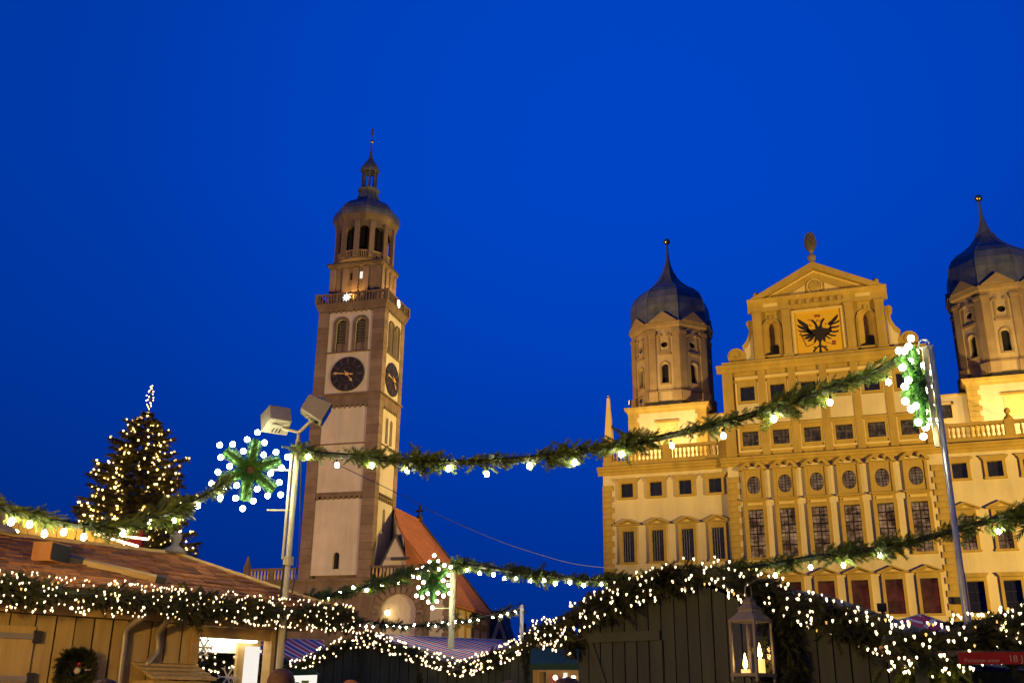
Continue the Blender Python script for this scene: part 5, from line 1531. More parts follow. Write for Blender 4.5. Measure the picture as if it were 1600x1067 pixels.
# ---- bulb garlands
G1 = [(455, 700), (500, 708), (560, 713), (640, 720), (700, 722), (780, 719), (860, 712), (920, 703), (1000, 690), (1080, 672), (1150, 655), (1220, 633), (1300, 606), (1370, 579), (1422, 548)]
B1 = [(481, 714), (526, 728), (581, 728), (636, 736), (700, 733), (761, 742), (828, 729), (898, 723), (970, 711), (1049, 698), (1130, 682), (1209, 655), (1298, 630), (1388, 599)]
bulb_garland('long fir garland with bulbs strung between left and right poles', G1, 455, DL, 1430, DR, B1, dens=230, rad=0.055, length=0.13, seed=11, mname='needle')
G2 = [(-40, 776), (0, 790), (54, 806), (110, 818), (165, 824), (215, 817), (272, 796), (320, 774), (356, 752)]
B2 = [(18, 816), (45, 820), (68, 835), (99, 832), (130, 840), (193, 834), (232, 815), (271, 815), (310, 791), (345, 778)]
bulb_garland('fir garland with bulbs sagging from the left star past the christmas tree', G2, 0, 9.6, 400, DL, B2, dens=230, rad=0.055, length=0.13, seed=12)
G3 = [(705, 880), (760, 886), (820, 895), (880, 902), (950, 907), (1020, 905), (1100, 898), (1170, 888), (1250, 874), (1330, 862), (1400, 852), (1470, 834), (1540, 815), (1600, 803), (1700, 780)]
B3 = [(729, 891), (749, 896), (771, 898), (788, 904), (806, 904), (829, 908), (850, 907), (868, 912), (890, 910), (912, 915), (940, 914), (1212, 900), (1267, 887), (1318, 884), (1374, 868), (1560, 831), (1640, 808)]
bulb_garland('fir garland with bulbs running from the cream pole across the town hall', G3, 705, DB, 1600, 12.0, B3, dens=210, rad=0.065, length=0.15, seed=13)
G4 = [(440, 948), (500, 935), (560, 920), (610, 905), (650, 892), (690, 882)]
B4 = [(511, 934), (531, 928), (552, 919), (573, 922), (596, 915), (623, 911), (645, 902)]
bulb_garland('fir garland with bulbs dropping left from the cream pole', G4, 705, DB, 440, 16.5, B4, dens=210, rad=0.065, length=0.15, seed=14)
G5 = [(500, 950), (545, 966), (590, 973), (640, 977), (700, 973), (760, 963), (815, 951)]
B5 = [(552, 974), (562, 977), (572, 979), (583, 979), (605, 977), (616, 977), (625, 979), (635, 980), (648, 977), (670, 976), (680, 977), (692, 974), (701, 974), (712, 972), (723, 971), (735, 970), (747, 968), (770, 964), (782, 962), (794, 959), (806, 955)]
bulb_garland('thin dark garland of small bulbs ending at the white post', G5, 500, 25.0, 815, 19.0, B5, dens=90, rad=0.045, length=0.13, mname='needle_dark', bscale=0.8, seed=15)
G6 = [(1470, 976), (1530, 972), (1570, 964), (1610, 952), (1680, 930)]
bulb_garland('short dark garland without lit bulbs behind the right pole', G6, 1470, 11.0, 1680, 10.5, [], dens=110, rad=0.05, length=0.12, mname='needle_dark', seed=16)
# overhead wire
wr = resample([at(520, 722, 60), at(620, 770, 62), at(720, 820, 66), at(830, 862, 72), at(940, 886, 80), at(1120, 888, 92)], 1.0)
wt = thing('overhead_wire', 'thin pale overhead wire sagging from tower towards town hall', 'wire', wr[0])
MB().tube(wr - wr[0], 0.022, 4).build('strand', M['palecable'], wt)

# ================================================================== CHRISTMAS TREE
tp = at(232, 640, 50.0)
tx, ty = tp[0], tp[1]
ztop = at(234, 640, 50.0)[2]
zt2 = at(233, 604, 50.0)[2]
ct = thing('christmas_tree', 'tall dark fir lit with warm fairy lights behind the left hut roof', 'tree', (tx, ty, 0))
MB().tube([(0, 0, 0), (0.05, 0, 5), (0.02, 0, 10), (0, 0, ztop)], [0.32, 0.24, 0.13, 0.03], 8).build('trunk', M['trunk'], ct)
rs = np.random.default_rng(5)
P_, D_, S_ = [], [], []
tips = []
br = MB()
zlow = 3.0
nlev = 30
for lv in range(nlev):
    f = lv / (nlev - 1)
    z = zlow + (ztop - zlow - 0.25) * (f ** 0.92)
    rmax = 3.85 * (1 - f) ** 0.52 + 0.08
    nb = int(9 + 7 * (1 - f))
    for k in range(nb):
        a = 2 * math.pi * (k + rs.uniform(-0.3, 0.3)) / nb + lv * 0.7
        L = rmax * rs.uniform(0.68, 1.12)
        if rs.uniform() < 0.10: L *= 1.15
        dirh = np.array([math.cos(a), math.sin(a), 0])
        p0 = np.array([0, 0, z])
        pts = [p0 + dirh * L * t + np.array([0, 0, -0.20 * L * t + 0.24 * L * t * t]) for t in (0, 0.35, 0.7, 1.0)]
        br.tube(pts, [0.035, 0.025, 0.018, 0.008], 4)
        m_ = int(22 + 38 * L)
        tt = rs.uniform(0.18, 1.0, m_)
        base = p0[None] + dirh[None] * (L * tt)[:, None] + np.array([0, 0, 1.0])[None] * (-0.20 * L * tt + 0.24 * L * tt * tt)[:, None]
        side = np.cross(dirh, (0, 0, 1.0))
        sg = np.where(rs.uniform(size=m_) < 0.5, 1, -1)
        dv = dirh[None] * rs.uniform(0.4, 1.0, (m_, 1)) + side[None] * (sg * rs.uniform(0.2, 0.9, m_))[:, None] + np.array([0, 0, 1.0])[None] * rs.uniform(-0.5, 0.25, (m_, 1))
        P_.append(base); D_.append(dv); S_.append(rs.uniform(0.28, 0.58, m_) * (0.55 + 0.45 * (1 - f)))
        tips.append((pts, L))
br.build('branches', M['trunk'], ct)['kind'] = 'stuff'
sprigs(np.concatenate(P_), np.concatenate(D_), np.concatenate(S_), 'needle_tree', 'crown', ct, rs)
tl_me = MB().lathe([(0.050, 0.02), (0.055, -0.01), (0.03, -0.06), (0.004, -0.10)], 5).mesh('fairy_light', M['treelight'])
tl_dim = MB().ball((0, 0, 0), 0.075, 8, 5).mesh('amber_light', M['treelight_dim'])
tocam = np.array([-tx, -ty, 0]); tocam /= np.linalg.norm(tocam)
cnt = 0
while cnt < 285:
    pts, L = tips[rs.integers(0, len(tips))]
    t = 1.0 if rs.uniform() < 0.45 else rs.uniform(0.5, 1.0)
    q = pts[0] + (pts[3] - pts[0]) * t
    hor = q - np.array([0, 0, q[2]])
    if hor @ tocam < -0.25 * np.linalg.norm(hor) - 0.1: continue
    if q[2] < 5.5 or rs.uniform() > 0.25 + 0.75 * (L / 3.4) ** 1.3: continue
    q = q + hor * 0.06
    me = tl_dim if rs.uniform() < 0.16 else tl_me
    inst(me, me.name, ct, q + np.array([rs.uniform(-0.08, 0.08), rs.uniform(-0.08, 0.08), 0.06]), None, rs.uniform(0.55, 0.95))
    cnt += 1
# further lights deep in the crown, past the ones that can be picked apart
ex_ = MB()
for k in range(900):
    pts, L = tips[rs.integers(0, len(tips))]
    q = pts[0] + (pts[3] - pts[0]) * rs.uniform(0.55, 1.0)
    if q[2] < 5.5 or rs.uniform() > 0.25 + 0.75 * (L / 3.4) ** 1.3: continue
    ex_.ball(q + np.array([0, 0, rs.uniform(-0.1, 0.1)]), 0.044, 5, 3)
ex_.build('fairy_light_cluster', M['treelight'], ct)['kind'] = 'stuff'
# lit spindle on the tip
tpz = MB().tube([(0, 0, ztop - 0.2), (0.03, 0, zt2)], 0.03, 5).build('top_spike', M['trunk'], ct)
for k in range(22):
    f = k / 21
    rr = 0.04 + 0.15 * math.sin(math.pi * min(1, f * 1.05)) ** 1.2
    a = k * 2.4
    inst(tl_me, 'fairy_light', tpz, (rr * math.cos(a), rr * math.sin(a), ztop + 0.05 + (zt2 - ztop) * f), None, 0.5)

# ================================================================== LEFT HUT
HA = at(0, 955, 10.5); HB_ = at(427, 984, 12.69)
he = HB_ - HA; he[2] = 0; HL = np.linalg.norm(he); he /= HL
hn = np.array([he[1], -he[0], 0])                # outward
HZ = math.atan2(he[1], he[0])
hut = thing('market_hut', 'big wooden market hut with shingle roof and lit window at left', 'hut', (HA[0], HA[1], 0), HZ)
# local: x along the wall (he), y inward (-hn), z up
def hloc(p):
    d = np.array(p) - np.array([HA[0], HA[1], 0])
    return np.array([d @ he, -(d @ hn), d[2]])
def hpix(px, py, off=0.0):
    return hloc(onplane(px, py, HA + hn * off, hn))
T0, T1 = -3.2, 3.25
wx0 = hpix(309, 1000)[0]; wx1 = hpix(421, 1000)[0]
zf0, zf1 = 2.35, 2.52
# boards of the front wall, each its own piece
x = T0
k = 0
while x < wx0 - 0.08:
    w = rnd.choice((0.20, 0.23, 0.26, 0.17))
    w = min(w, wx0 - 0.08 - x)
    if w < 0.05: break
    dz = rnd.uniform(-0.008, 0.012)
    MB().box(x + 0.007 + rnd.uniform(0, 0.008), x + w - 0.007 - rnd.uniform(0, 0.010), -0.026 - dz, 0.0, 0.05, 2.34).build('board', M['wood'], hut)
    x += w
MB().box(T0, wx0 - 0.08, 0.003, 0.03, 0.0, 2.36).build('wall_backing', M['seam'], hut)
MB().box(wx0 - 0.09, wx0, -0.05, 0.08, 0, 2.34).build('window_post', M['wood_trim'], hut)
MB().box(wx1, wx1 + 0.16, -0.06, 0.12, 0, 2.34).build('corner_post', M['wood_trim'], hut)
MB().box(T0, T1 + 0.28, -0.10, 0.06, 2.35, 2.56).build('fascia', M['wood_trim'], hut)
MB().box(wx0, wx1, -0.03, 0.08, 2.22, 2.34).build('window_lintel', M['wood_trim'], hut)
MB().box(wx0 - 0.1, wx1 + 0.1, -0.12, 0.12, 1.28, 1.34).build('counter', M['wood_trim'], hut)
MB().box(wx0, wx1, -0.02, 0.02, 0.05, 1.28).build('lower_panel', M['wood'], hut)
MB().quad((wx0, 0.0, 1.34), (wx1, 0.0, 1.34), (wx1, 0.0, 2.22), (wx0, 0.0, 2.22)).build('window_pane', M['pane'], hut)
# inside: lit ceiling strip, lit side panel, back and end posts
MB().box(wx0 + 0.02, wx1 - 0.1, 0.10, 0.34, 2.20, 2.29).build('ceiling_strip', M['striplamp'], hut)
MB().box(wx0 - 0.2, wx1, 0.36, 0.42, 2.08, 2.30).build('valance', M['white_paint'], hut)
px_ = hpix(391, 1000)[0]
MB().box(px_ + 0.06, wx1 - 0.02, 0.16, 0.20, 1.34, 2.16).build('lit_panel', M['whitelit'], hut)
MB().box(px_ - 0.02, wx1 + 0.02, 0.22, 0.27, 0.1, 2.3).build('panel_backing', M['wood_trim'], hut)
MB().box(T0, T1, 2.95, 3.0, 0, 1.15).build('back_wall', M['wood'], hut)
MB().box(T0, 1.0, 2.9, 2.95, 1.15, 2.4).build('back_wall', M['wood'], hut)
for y in (2.9,):
    MB().box(T1 - 0.14, T1, y - 0.1, y + 0.04, 0, 2.4).build('corner_post', M['wood_trim'], hut)
MB().box(T1 - 0.1, T1, 0.15, 2.8, 0, 1.1).build('end_wall', M['wood'], hut)
MB().box(T0, T1, 0.45, 2.95, 2.38, 2.42).build('ceiling', M['wood_trim'], hut)
# snowflake stickers on the pane
snow = MB()
for k in range(6):
    a = k * math.pi / 3
    snow.obox((0.055 * math.cos(a), 0, 0.055 * math.sin(a)), (0.05 * math.cos(a), 0, 0.05 * math.sin(a)), (0, 0.001, 0), (-0.008 * math.sin(a), 0, 0.008 * math.cos(a)))
    for s in (-1, 1):
        b2 = a + s * 0.5
        snow.obox((0.075 * math.cos(a) + 0.02 * math.cos(b2), 0, 0.075 * math.sin(a) + 0.02 * math.sin(b2)), (0.022 * math.cos(b2), 0, 0.022 * math.sin(b2)), (0, 0.001, 0), (-0.006 * math.sin(b2), 0, 0.006 * math.cos(b2)))
snow_me = snow.mesh('snowflake_sticker', M['white_paint'])
for (px, py, sc_) in ((318, 1011, 1.0), (313, 1022, 0.7), (324, 1012, 0.5), (355, 1057, 1.1), (364, 1060, 0.5)):
    q = hpix(px, py, 0.004)
    inst(snow_me, 'snowflake_sticker', hut, q, None, sc_)
# roof (hip): eaves overhang 0.4, ridge 1.55 in from the eaves
EZ, RZ, HIP, OV = 2.58, 3.25, 1.55, 0.40
xe = 3.86
ya = -OV; yr = -OV + HIP; yb = -OV + 2 * HIP
rf = MB()
rf.add([(T0, ya, EZ), (xe, ya, EZ), (xe - HIP, yr, RZ), (T0, yr, RZ), (xe, yb, EZ), (T0, yb, EZ)], [(0, 1, 2, 3), (1, 4, 2), (3, 2, 4, 5), (0, 5, 4, 1)])
rfo = rf.build('roof', M['shingle'], hut)
sl_ = np.array([0, HIP, RZ - EZ]); sll = np.linalg.norm(sl_); sl_ = sl_ / sll
nrm_ = np.array([0, -sl_[2], sl_[1]])
shm = [MB().add([(0, 0, 0), (w, 0, 0), (w, 0.21, 0.0), (0, 0.21, 0.0), (0.003, 0, t_), (w - 0.004, 0, t_), (w - 0.002, 0.21, 0.006), (0, 0.21, 0.006)], [(0, 3, 2, 1), (4, 5, 6, 7), (0, 1, 5, 4), (1, 2, 6, 5), (2, 3, 7, 6), (3, 0, 4, 7)]).mesh('shingle', M['shingle']) for w, t_ in ((0.17, 0.024), (0.21, 0.030), (0.14, 0.020), (0.19, 0.036))]
shw = (0.17, 0.21, 0.14, 0.19)
rotm = Matrix(((1, 0, 0), (0, sl_[1], -sl_[2]), (0, sl_[2], sl_[1])))
row = 0
d = -0.03
ns = 0
while d < sll - 0.05:
    xl = T0 + 2.3 + rnd.uniform(0, 0.15)
    xr = xe - d * (HIP / sll) - 0.05
    x = xl
    while x < xr - 0.1:
        k = rnd.randrange(4)
        p = np.array([x, ya, EZ]) + sl_ * (d + rnd.uniform(-0.02, 0.02)) + nrm_ * 0.006
        inst(shm[k], 'shingle', rfo, p, rotm @ Matrix.Rotation(rnd.uniform(-0.02, 0.02), 3, 'Z') @ Matrix.Rotation(rnd.uniform(0.0, 0.05), 3, 'X'))
        x += shw[k] + 0.006
        ns += 1
    d += 0.155
MB().tube([(xe + 0.02, ya - 0.02, EZ + 0.01), (xe - HIP, yr, RZ + 0.03)], 0.035, 6).build('hip_batten', M['wood_trim'], rfo)
MB().obox(((T0 + xe - HIP) / 2, yr, RZ + 0.02), ((xe - HIP - T0) / 2, 0, 0), (0, 0.05, 0), (0, 0, 0.022)).build('ridge_board', M['wood_trim'], rfo)
MB().lathe([(0.16, 0), (0.13, 0.05), (0.05, 0.10), (0.045, 0.13), (0.075, 0.19), (0.07, 0.24), (0.02, 0.275)], 14, (xe - HIP + 0.02, yr, RZ + 0.02)).build('ridge_finial', M['lantern'], rfo, True)
MB().lathe([(0.16, 0), (0.13, 0.05), (0.05, 0.10), (0.045, 0.13), (0.075, 0.19), (0.07, 0.24), (0.02, 0.275)], 14, (hloc(at(-6, 855, 11.6))[0], yr, RZ + 0.02)).build('ridge_finial', M['lantern'], rfo, True)
# door with strap hinges at the far left
dxr = hpix(52, 1000)[0]
dr = MB().box(dxr - 0.95, dxr - 0.012, -0.055, -0.028, 0.1, 2.22).build('door', M['wood'], hut)
for py in (993, 1060):
    q = hpix(30, py, 0.06)
    MB().box(q[0] - 0.4, dxr - 0.02, -0.075, -0.056, q[2] - 0.028, q[2] + 0.028).build('strap_hinge', M['zinc'], dr)
    MB().box(dxr - 0.03, dxr + 0.045, -0.085, -0.05, q[2] - 0.06, q[2] + 0.06).build('hinge_plate', M['cable'], dr)
# downpipes
def pipe(pix, off=0.09, r=0.036):
    pts = resample([hpix(px, py, o_) for px, py, o_ in pix], 0.05)
    MB().tube(pts, r, 8).build('downpipe', M['zinc'], hut, True)
pipe([(226, 962, 0.3), (210, 972, 0.2), (197, 984, 0.09), (194, 1005, 0.09), (190, 1035, 0.09), (186, 1075, 0.09), (180, 1150, 0.09)])
pipe([(264, 960, 0.3), (258, 974, 0.22), (247, 988, 0.10), (247, 1003, 0.09), (246, 1018, 0.09), (236, 1030, 0.10), (228, 1040, 0.12)])
# small shingled canopy over a box below the pipes
ca, cb2 = hpix(208, 1040)[0], hpix(296, 1040)[0]
zc_ = hpix(260, 1040)[2]
cn_ = MB().box(ca, cb2, -0.50, -0.03, 0.1, zc_ - 0.16).build('side_box', M['wood'], hut)
for k in range(4):
    y0_ = -0.56 + k * 0.14
    z0_ = zc_ - 0.15 + k * 0.045
    MB().add([(ca - 0.04, y0_, z0_), (cb2 + 0.04, y0_, z0_), (cb2 + 0.04, y0_ + 0.19, z0_ + 0.05), (ca - 0.04, y0_ + 0.19, z0_ + 0.05), (ca - 0.04, y0_, z0_ + 0.03), (cb2 + 0.04, y0_, z0_ + 0.03), (cb2 + 0.04, y0_ + 0.19, z0_ + 0.06), (ca - 0.04, y0_ + 0.19, z0_ + 0.06)],
             [(0, 3, 2, 1), (4, 5, 6, 7), (0, 1, 5, 4), (1, 2, 6, 5), (2, 3, 7, 6), (3, 0, 4, 7)]).build('canopy_slat', M['wood'], cn_)
# garland along the eaves
epts = [HA + he * t + hn * (0.47 + 0.0 * t) for t in np.linspace(-1.2, 3.9, 12)]
for p in epts: p[2] = 2.52
epts[-1][2] = 2.50
epts.append(HA + he * 3.98 + hn * 0.40 + np.array([0, 0, 2.44 - HA[2]]))
fairy_garland('thick fir garland full of fairy lights along the left hut eaves', epts, 290, 0.085, 0.115, 700, seed=21, amber=0.14)

hg = [o for o in bpy.data.objects if o.get('label', '').startswith('thick fir garland full')][0]
xs_ = MB()
rs = np.random.default_rng(77)
for k in range(170):
    t_ = rs.uniform(-1.0, 3.95)
    ang = rs.uniform(-1.8, 1.8)
    p = HA + he * t_ + hn * (0.47 + 0.12 * math.cos(ang)) ; p[2] = 2.52 + 0.16 * math.sin(ang)
    p = p - np.array(hg.location)
    xs_.lathe([(0.007, 0.003), (0.008, -0.002), (0.001, -0.016)], 3, p, -math.pi / 2)
xs_.build('fairy_light_cluster', M['fairy'], hg)['kind'] = 'stuff'
# wreath on the hut wall
wq = HA + he * hpix(116, 1045, 0.08)[0] + hn * 0.09
wq[2] = hpix(116, 1045, 0.08)[2]
wreath = thing('wreath', 'round fir wreath with red bauble hanging on the hut wall', 'wreath', wq, HZ)
rs = np.random.default_rng(31)
n = 950
a = rs.uniform(0, 2 * math.pi, n)
rad_ = 0.12
bp_ = np.stack([rad_ * np.cos(a), rs.uniform(-0.04, 0.02, n), rad_ * np.sin(a)], 1)
dv = np.stack([np.cos(a) * rs.uniform(-0.6, 1, n) - np.sin(a) * 0.8, rs.uniform(-0.8, 0.1, n), np.sin(a) * rs.uniform(-0.6, 1, n) + np.cos(a) * 0.8], 1)
sprigs(bp_, dv, rs.uniform(0.07, 0.13, n), 'needle_dark', 'fir_greenery', wreath, rs)
MB().tube([(rad_ * math.cos(t), 0.0, rad_ * math.sin(t)) for t in [2 * math.pi * k / 20 for k in range(22)]], 0.05, 6).build('wreath_ring', M['needle_dark'], wreath)
MB().ball((0.0, -0.09, 0.05), 0.018, 10, 6).build('bauble', M['red_bauble'], wreath, True)
MB().ball((0.005, -0.06, -0.015), 0.035, 10, 6).build('dried_fruit', M['pale_ribbon'], wreath, True)
MB().obox((0.13, -0.07, 0.0), (0.05, 0, 0.006), (0, 0.004, 0), (0, 0, 0.008)).build('ribbon', M['pale_ribbon'], wreath)

# lamp box and beam lying on the shingle roof
def roofpt(px, py, lift=0.0):
    P0 = HA + hn * OV; P0 = np.array([P0[0], P0[1], EZ])
    up_ = -hn * sl_[1] + np.array([0, 0, sl_[2]])
    nn = np.cross(he, up_)
    if nn[2] < 0: nn = -nn
    return onplane(px, py, P0 + nn * lift, nn), up_, nn
q0, up_, nn = roofpt(80, 864, 0.10)
rl = thing('roof_floodlight', 'boxy orange lit lamp with black front on the hut roof', 'floodlight', q0)
fdir = he * 0.55 + hn * 0.8; fdir /= np.linalg.norm(fdir)
sx = np.cross(fdir, (0, 0, 1.0)); sx /= np.linalg.norm(sx)
lb = MB().obox((0, 0, 0.0), sx * 0.17, fdir * 0.11, np.array([0, 0, 0.10])).build('housing', mat('orange_lit_housing', (0.42, 0.17, 0.045), 0.6, (0.48, 0.21, 0.06), 6.0), rl)  # orange of the warm light is put into the housing colour
MB().obox(fdir * 0.115, sx * 0.155, fdir * 0.006, np.array([0, 0, 0.088])).build('glass_front', M['black'], rl)
MB().obox(fdir * 0.0 + np.array([0, 0, -0.14]), sx * 0.03, fdir * 0.03, (0, 0, 0.06)).build('foot', M['zinc'], rl)
b0, _, _ = roofpt(106, 872, 0.05); b1, _, _ = roofpt(256, 907, 0.05)
bm = thing('roof_beam', 'pale wooden beam lying aslant on the hut shingles', 'beam', b0)
dv = b1 - b0; Lb = np.linalg.norm(dv); dv /= Lb
sy = np.cross(nn, dv)
MB().obox(dv * (Lb * 0.58), dv * (Lb * 0.42), sy * 0.045, nn * 0.035).build('timber', M['wood_trim'], bm)
MB().obox(dv * (Lb * 0.08), dv * (Lb * 0.08), sy * 0.047, nn * 0.037).build('dark_end', M['cable'], bm)
MB().obox(dv * (Lb * 0.97), dv * 0.055, sy * 0.055, nn * 0.045).build('end_bracket', M['cable'], bm)

# ---- lit stall behind the hut roof
lq = at(70, 870, 20.0)
ls = thing('lit_stall', 'yellow lit stall gable glimpsed over the left hut roof', 'stall', (lq[0], lq[1], 0), YAW + R(8))
for k in range(12):
    xk = -0.75 + k * 0.18
    MB().box(xk + 0.006, xk + 0.174, 0, 0.03, 0.1, 5.05 - 0.04 * k).build('board', M['wood'], ls)
MB().box(1.45, 1.75, 0.02, 0.3, 0.1, 4.75).build('red_box', M['banner_red'], ls)
MB().box(-0.8, 1.5, 0.04, 2.5, 0.05, 4.4).build('body', M['wood'], ls)
lt = bpy.data.lights.new('stall_light', 'POINT'); lt.energy = 120; lt.color = (1.0, 0.62, 0.12); lt.shadow_soft_size = 0.1
lo = bpy.data.objects.new('stall_light', lt); col.objects.link(lo); lo.parent = ls; lo.location = (0.3, -1.0, 4.3)
tubes = [((150, 832), (230, 842)), ((149, 834), (215, 853)), ((200, 829), (215, 829)), ((10, 827), (27, 829)), ((28, 830), (18, 836)), ((144, 850), (155, 858))]
for i, (p, q) in enumerate(tubes):
    a3, b3 = at(p[0], p[1], 19.0), at(q[0], q[1], 18.6)
    tt_ = thing('tube_lamp', ['long upper', 'long lower', 'short topmost', 'leftmost flat', 'leftmost slanting', 'short slanting'][i] + ' glowing tube lamp above the left hut ridge', 'lamp', a3, 0, 'tube lamps behind the hut roof')
    MB().tube([(0, 0, 0), b3 - a3], 0.022, 6).build('tube', M['tube'], tt_)
    MB().tube([(0, 0, 0), -(b3 - a3) / np.linalg.norm(b3 - a3) * 0.05], 0.026, 6).build('end_cap', M['cable'], tt_)
for i, (px, py) in enumerate(((116, 851), (134, 853))):
    q = at(px, py, 18.8)
    tt_ = thing('globe_lamp', ['larger', 'smaller'][i] + ' oval glowing lamp beside the red box over the hut roof', 'lamp', q, 0, 'tube lamps behind the hut roof')
    MB().ball((0, 0, 0), 0.075 - 0.025 * i, 12, 8, 0.75).build('globe', M['tube'], tt_, True)
    MB().lathe([(0.02, 0.05), (0.02, 0.12)], 6).build('socket', M['cable'], tt_)

# ================================================================== STALLS
def gable_stall(label, Lp, Ap, Rp, depth, bw, mb='green_board', roof='roof_dark', name='market_stall', drop=0.06):
    """front gable wall of vertical boards through Lp, Rp with apex Ap (world points on the roof edge)"""
    Lp, Ap, Rp = map(np.array, (Lp, Ap, Rp))
    ex = Rp - Lp; ex[2] = 0; W = np.linalg.norm(ex); ex /= W
    rz = math.atan2(ex[1], ex[0])
    t = thing(name, label, 'stall', (Lp[0], Lp[1], 0), rz, 'market stalls')
    ax_ = (Ap - Lp) @ ex
    def top(x):
        return (Lp[2] + (Ap[2] - Lp[2]) * x / ax_ if x <= ax_ else Ap[2] + (Rp[2] - Ap[2]) * (x - ax_) / (W - ax_)) - drop
    x = 0.0
    while x < W - 0.02:
        w = min(bw * rnd.uniform(0.94, 1.06), W - x)
        xa, xb = x + 0.006, x + w - 0.006
        jit = rnd.uniform(0, 0.006)
        if xa < ax_ < xb: pts = [(xa, 0.05), (xb, 0.05), (xb, top(xb)), (ax_, top(ax_)), (xa, top(xa))]
        else: pts = [(xa, 0.05), (xb, 0.05), (xb, top(xb)), (xa, top(xa))]
        MB().prism(pts, -0.022 - jit, 0.0).build('board', M[mb], t)
        x += w
    MB().prism([(0, 0.02), (W, 0.02), (W, top(W)), (ax_, top(ax_)), (0, top(0))], 0.004, 0.03).build('wall_backing', M['seam'], t)
    oh = 0.14
    for (xa, xb) in ((-0.12, ax_), (ax_, W + 0.12)):
        za = top(max(0, xa)) + drop - (0.05 if xa < 0 else 0); zb = top(min(W, xb)) + drop - (0.05 if xb > W else 0)
        MB().add([(xa, -oh, za), (xb, -oh, zb), (xb, depth, zb), (xa, depth, za), (xa, -oh, za - 0.05), (xb, -oh, zb - 0.05), (xb, depth, zb - 0.05), (xa, depth, za - 0.05)],
                 [(0, 1, 2, 3), (7, 6, 5, 4), (0, 4, 5, 1), (1, 5, 6, 2), (2, 6, 7, 3), (3, 7, 4, 0)]).build('roof_slope', M[roof], t)
    MB().box(0, 0.03, 0.03, depth - 0.1, 0, top(0) - 0.02).build('side_wall', M[mb], t)
    MB().box(W - 0.03, W, 0.03, depth - 0.1, 0, top(W) - 0.02).build('side_wall', M[mb], t)
    MB().prism([(0, 0), (W, 0), (W, top(W)), (ax_, top(ax_)), (0, top(0))], depth - 0.1, depth - 0.07).build('back_wall', M[mb], t)
    return t, ex, W, ax_, top

# front green gable
FA = at(1090, 893, 9.3); FLp = at(905, 962, 10.12); FRp = at(1440, 1022, 8.0)
# keep the three points in one vertical plane through apex and right foot
d_ = FRp - FA; d_[2] = 0; d_ /= np.linalg.norm(d_)
nrm2 = np.array([-d_[1], d_[0], 0.0])
FLp = onplane(905, 962, FA, nrm2)
fs, fex, fW, fax, ftop = gable_stall('near dark green board gable stall hung with a lantern', FLp, FA, FRp, 2.6, 0.137, drop=0.10)
fnrm = np.array([fex[1], -fex[0], 0])
def fsl(px, py, off=0.03):
    q = onplane(px, py, FLp + fnrm * off, fnrm)
    d = q - np.array([FLp[0], FLp[1], 0])
    return d @ fex, d[2], q
# battens of the shutter
x0_, z0_, _ = fsl(908, 985); x1_, z1_, _ = fsl(1032, 985)
zb_ = fsl(970, 1002)[1]; zt_ = fsl(970, 987)[1]
MB().box(x0_, x1_, -0.052, -0.0245, zb_, zt_).build('batten', M['green_trim'], fs)
xv, _, _ = fsl(1028, 1000); xv2, _, _ = fsl(1036, 1000)
MB().box(xv, xv2, -0.053, -0.0245, 0.4, zb_ - 0.002).build('batten', M['green_trim'], fs)
xa_, za_, _ = fsl(921, 1003); xb_, zbb, _ = fsl(942, 1067)
MB().prism([(xa_, za_), (xa_ + 0.05, za_), (xb_ + 0.55, 0.5), (xb_ + 0.50, 0.5)], -0.05, -0.0245).build('brace', M['green_trim'], fs)
# its garland
fp = [(830, 990, 10.5), (860, 978, 10.3), (905, 955, 10.0), (960, 930, 9.8), (1020, 905, 9.55), (1070, 892, 9.3), (1110, 890, 9.15), (1160, 905, 8.95), (1220, 925, 8.75), (1290, 952, 8.5), (1360, 982, 8.25), (1420, 1006, 8.05), (1450, 1022, 7.95)]
fpts = [onplane(px, py + 6, FA + fnrm * 0.2, fnrm) for px, py, dd in fp]
fairy_garland('thick fir garland with fairy lights over the green gable', fpts, 235, 0.07, 0.105, 800, seed=22, amber=0.06)
# short hanging bunch at the left corner and the fir bundle under the lantern side
bpts = [onplane(px, py, FA + fnrm * 0.12, fnrm) for px, py in ((838, 985), (872, 990), (900, 1006))]
fairy_garland('short bunch of fir and fairy lights left of the green gable', bpts, 34, 0.06, 0.13, 560, seed=23, amber=0.05)
def bundle(label, px, py0, py1, wide, off, n, seed, mname='needle_dark'):
    a3 = onplane(px, py0, FA + fnrm * off, fnrm); b3 = onplane(px + 6, py1, FA + fnrm * off, fnrm)
    t = thing('fir_bundle', label, 'fir branches', a3, 0, 'hanging fir bundles')
    rs = np.random.default_rng(seed)
    f_ = rs.uniform(0, 1, n)
    p = (b3 - a3)[None] * f_[:, None] + fex[None] * rs.normal(0, wide, (n, 1)) + fnrm[None] * rs.uniform(-0.06, 0.06, (n, 1))
    dv = np.array([0, 0, -1.0])[None] + rs.normal(0, 0.5, (n, 3)) + fnrm[None] * 0.3
    sprigs(p, dv, rs.uniform(0.08, 0.16, n), mname, 'fir_greenery', t, rs)
    MB().tube([(0, 0, 0), (b3 - a3) * 0.8], 0.02, 5).build('stem', M['trunk'], t)
bundle('dark fir bundle hanging beside the lantern', 1216, 940, 1062, 0.07, 0.10, 800, 41)
bundle('yellow green fir fronds hanging at the right end of the green gable', 1456, 1030, 1100, 0.10, 0.16, 500, 42, 'needle')
# roof timber end poking out near the right foot
tq = onplane(1408, 992, FA + fnrm * 0.3, fnrm)
rt_ = thing('timber_end', 'round pale log end poking from the garland at right', 'log', tq)
MB().tube([(0, 0, 0), -fex * 0.16 + np.array([0, 0, -0.10])], 0.03, 8).build('log', M['wood_trim'], rt_)

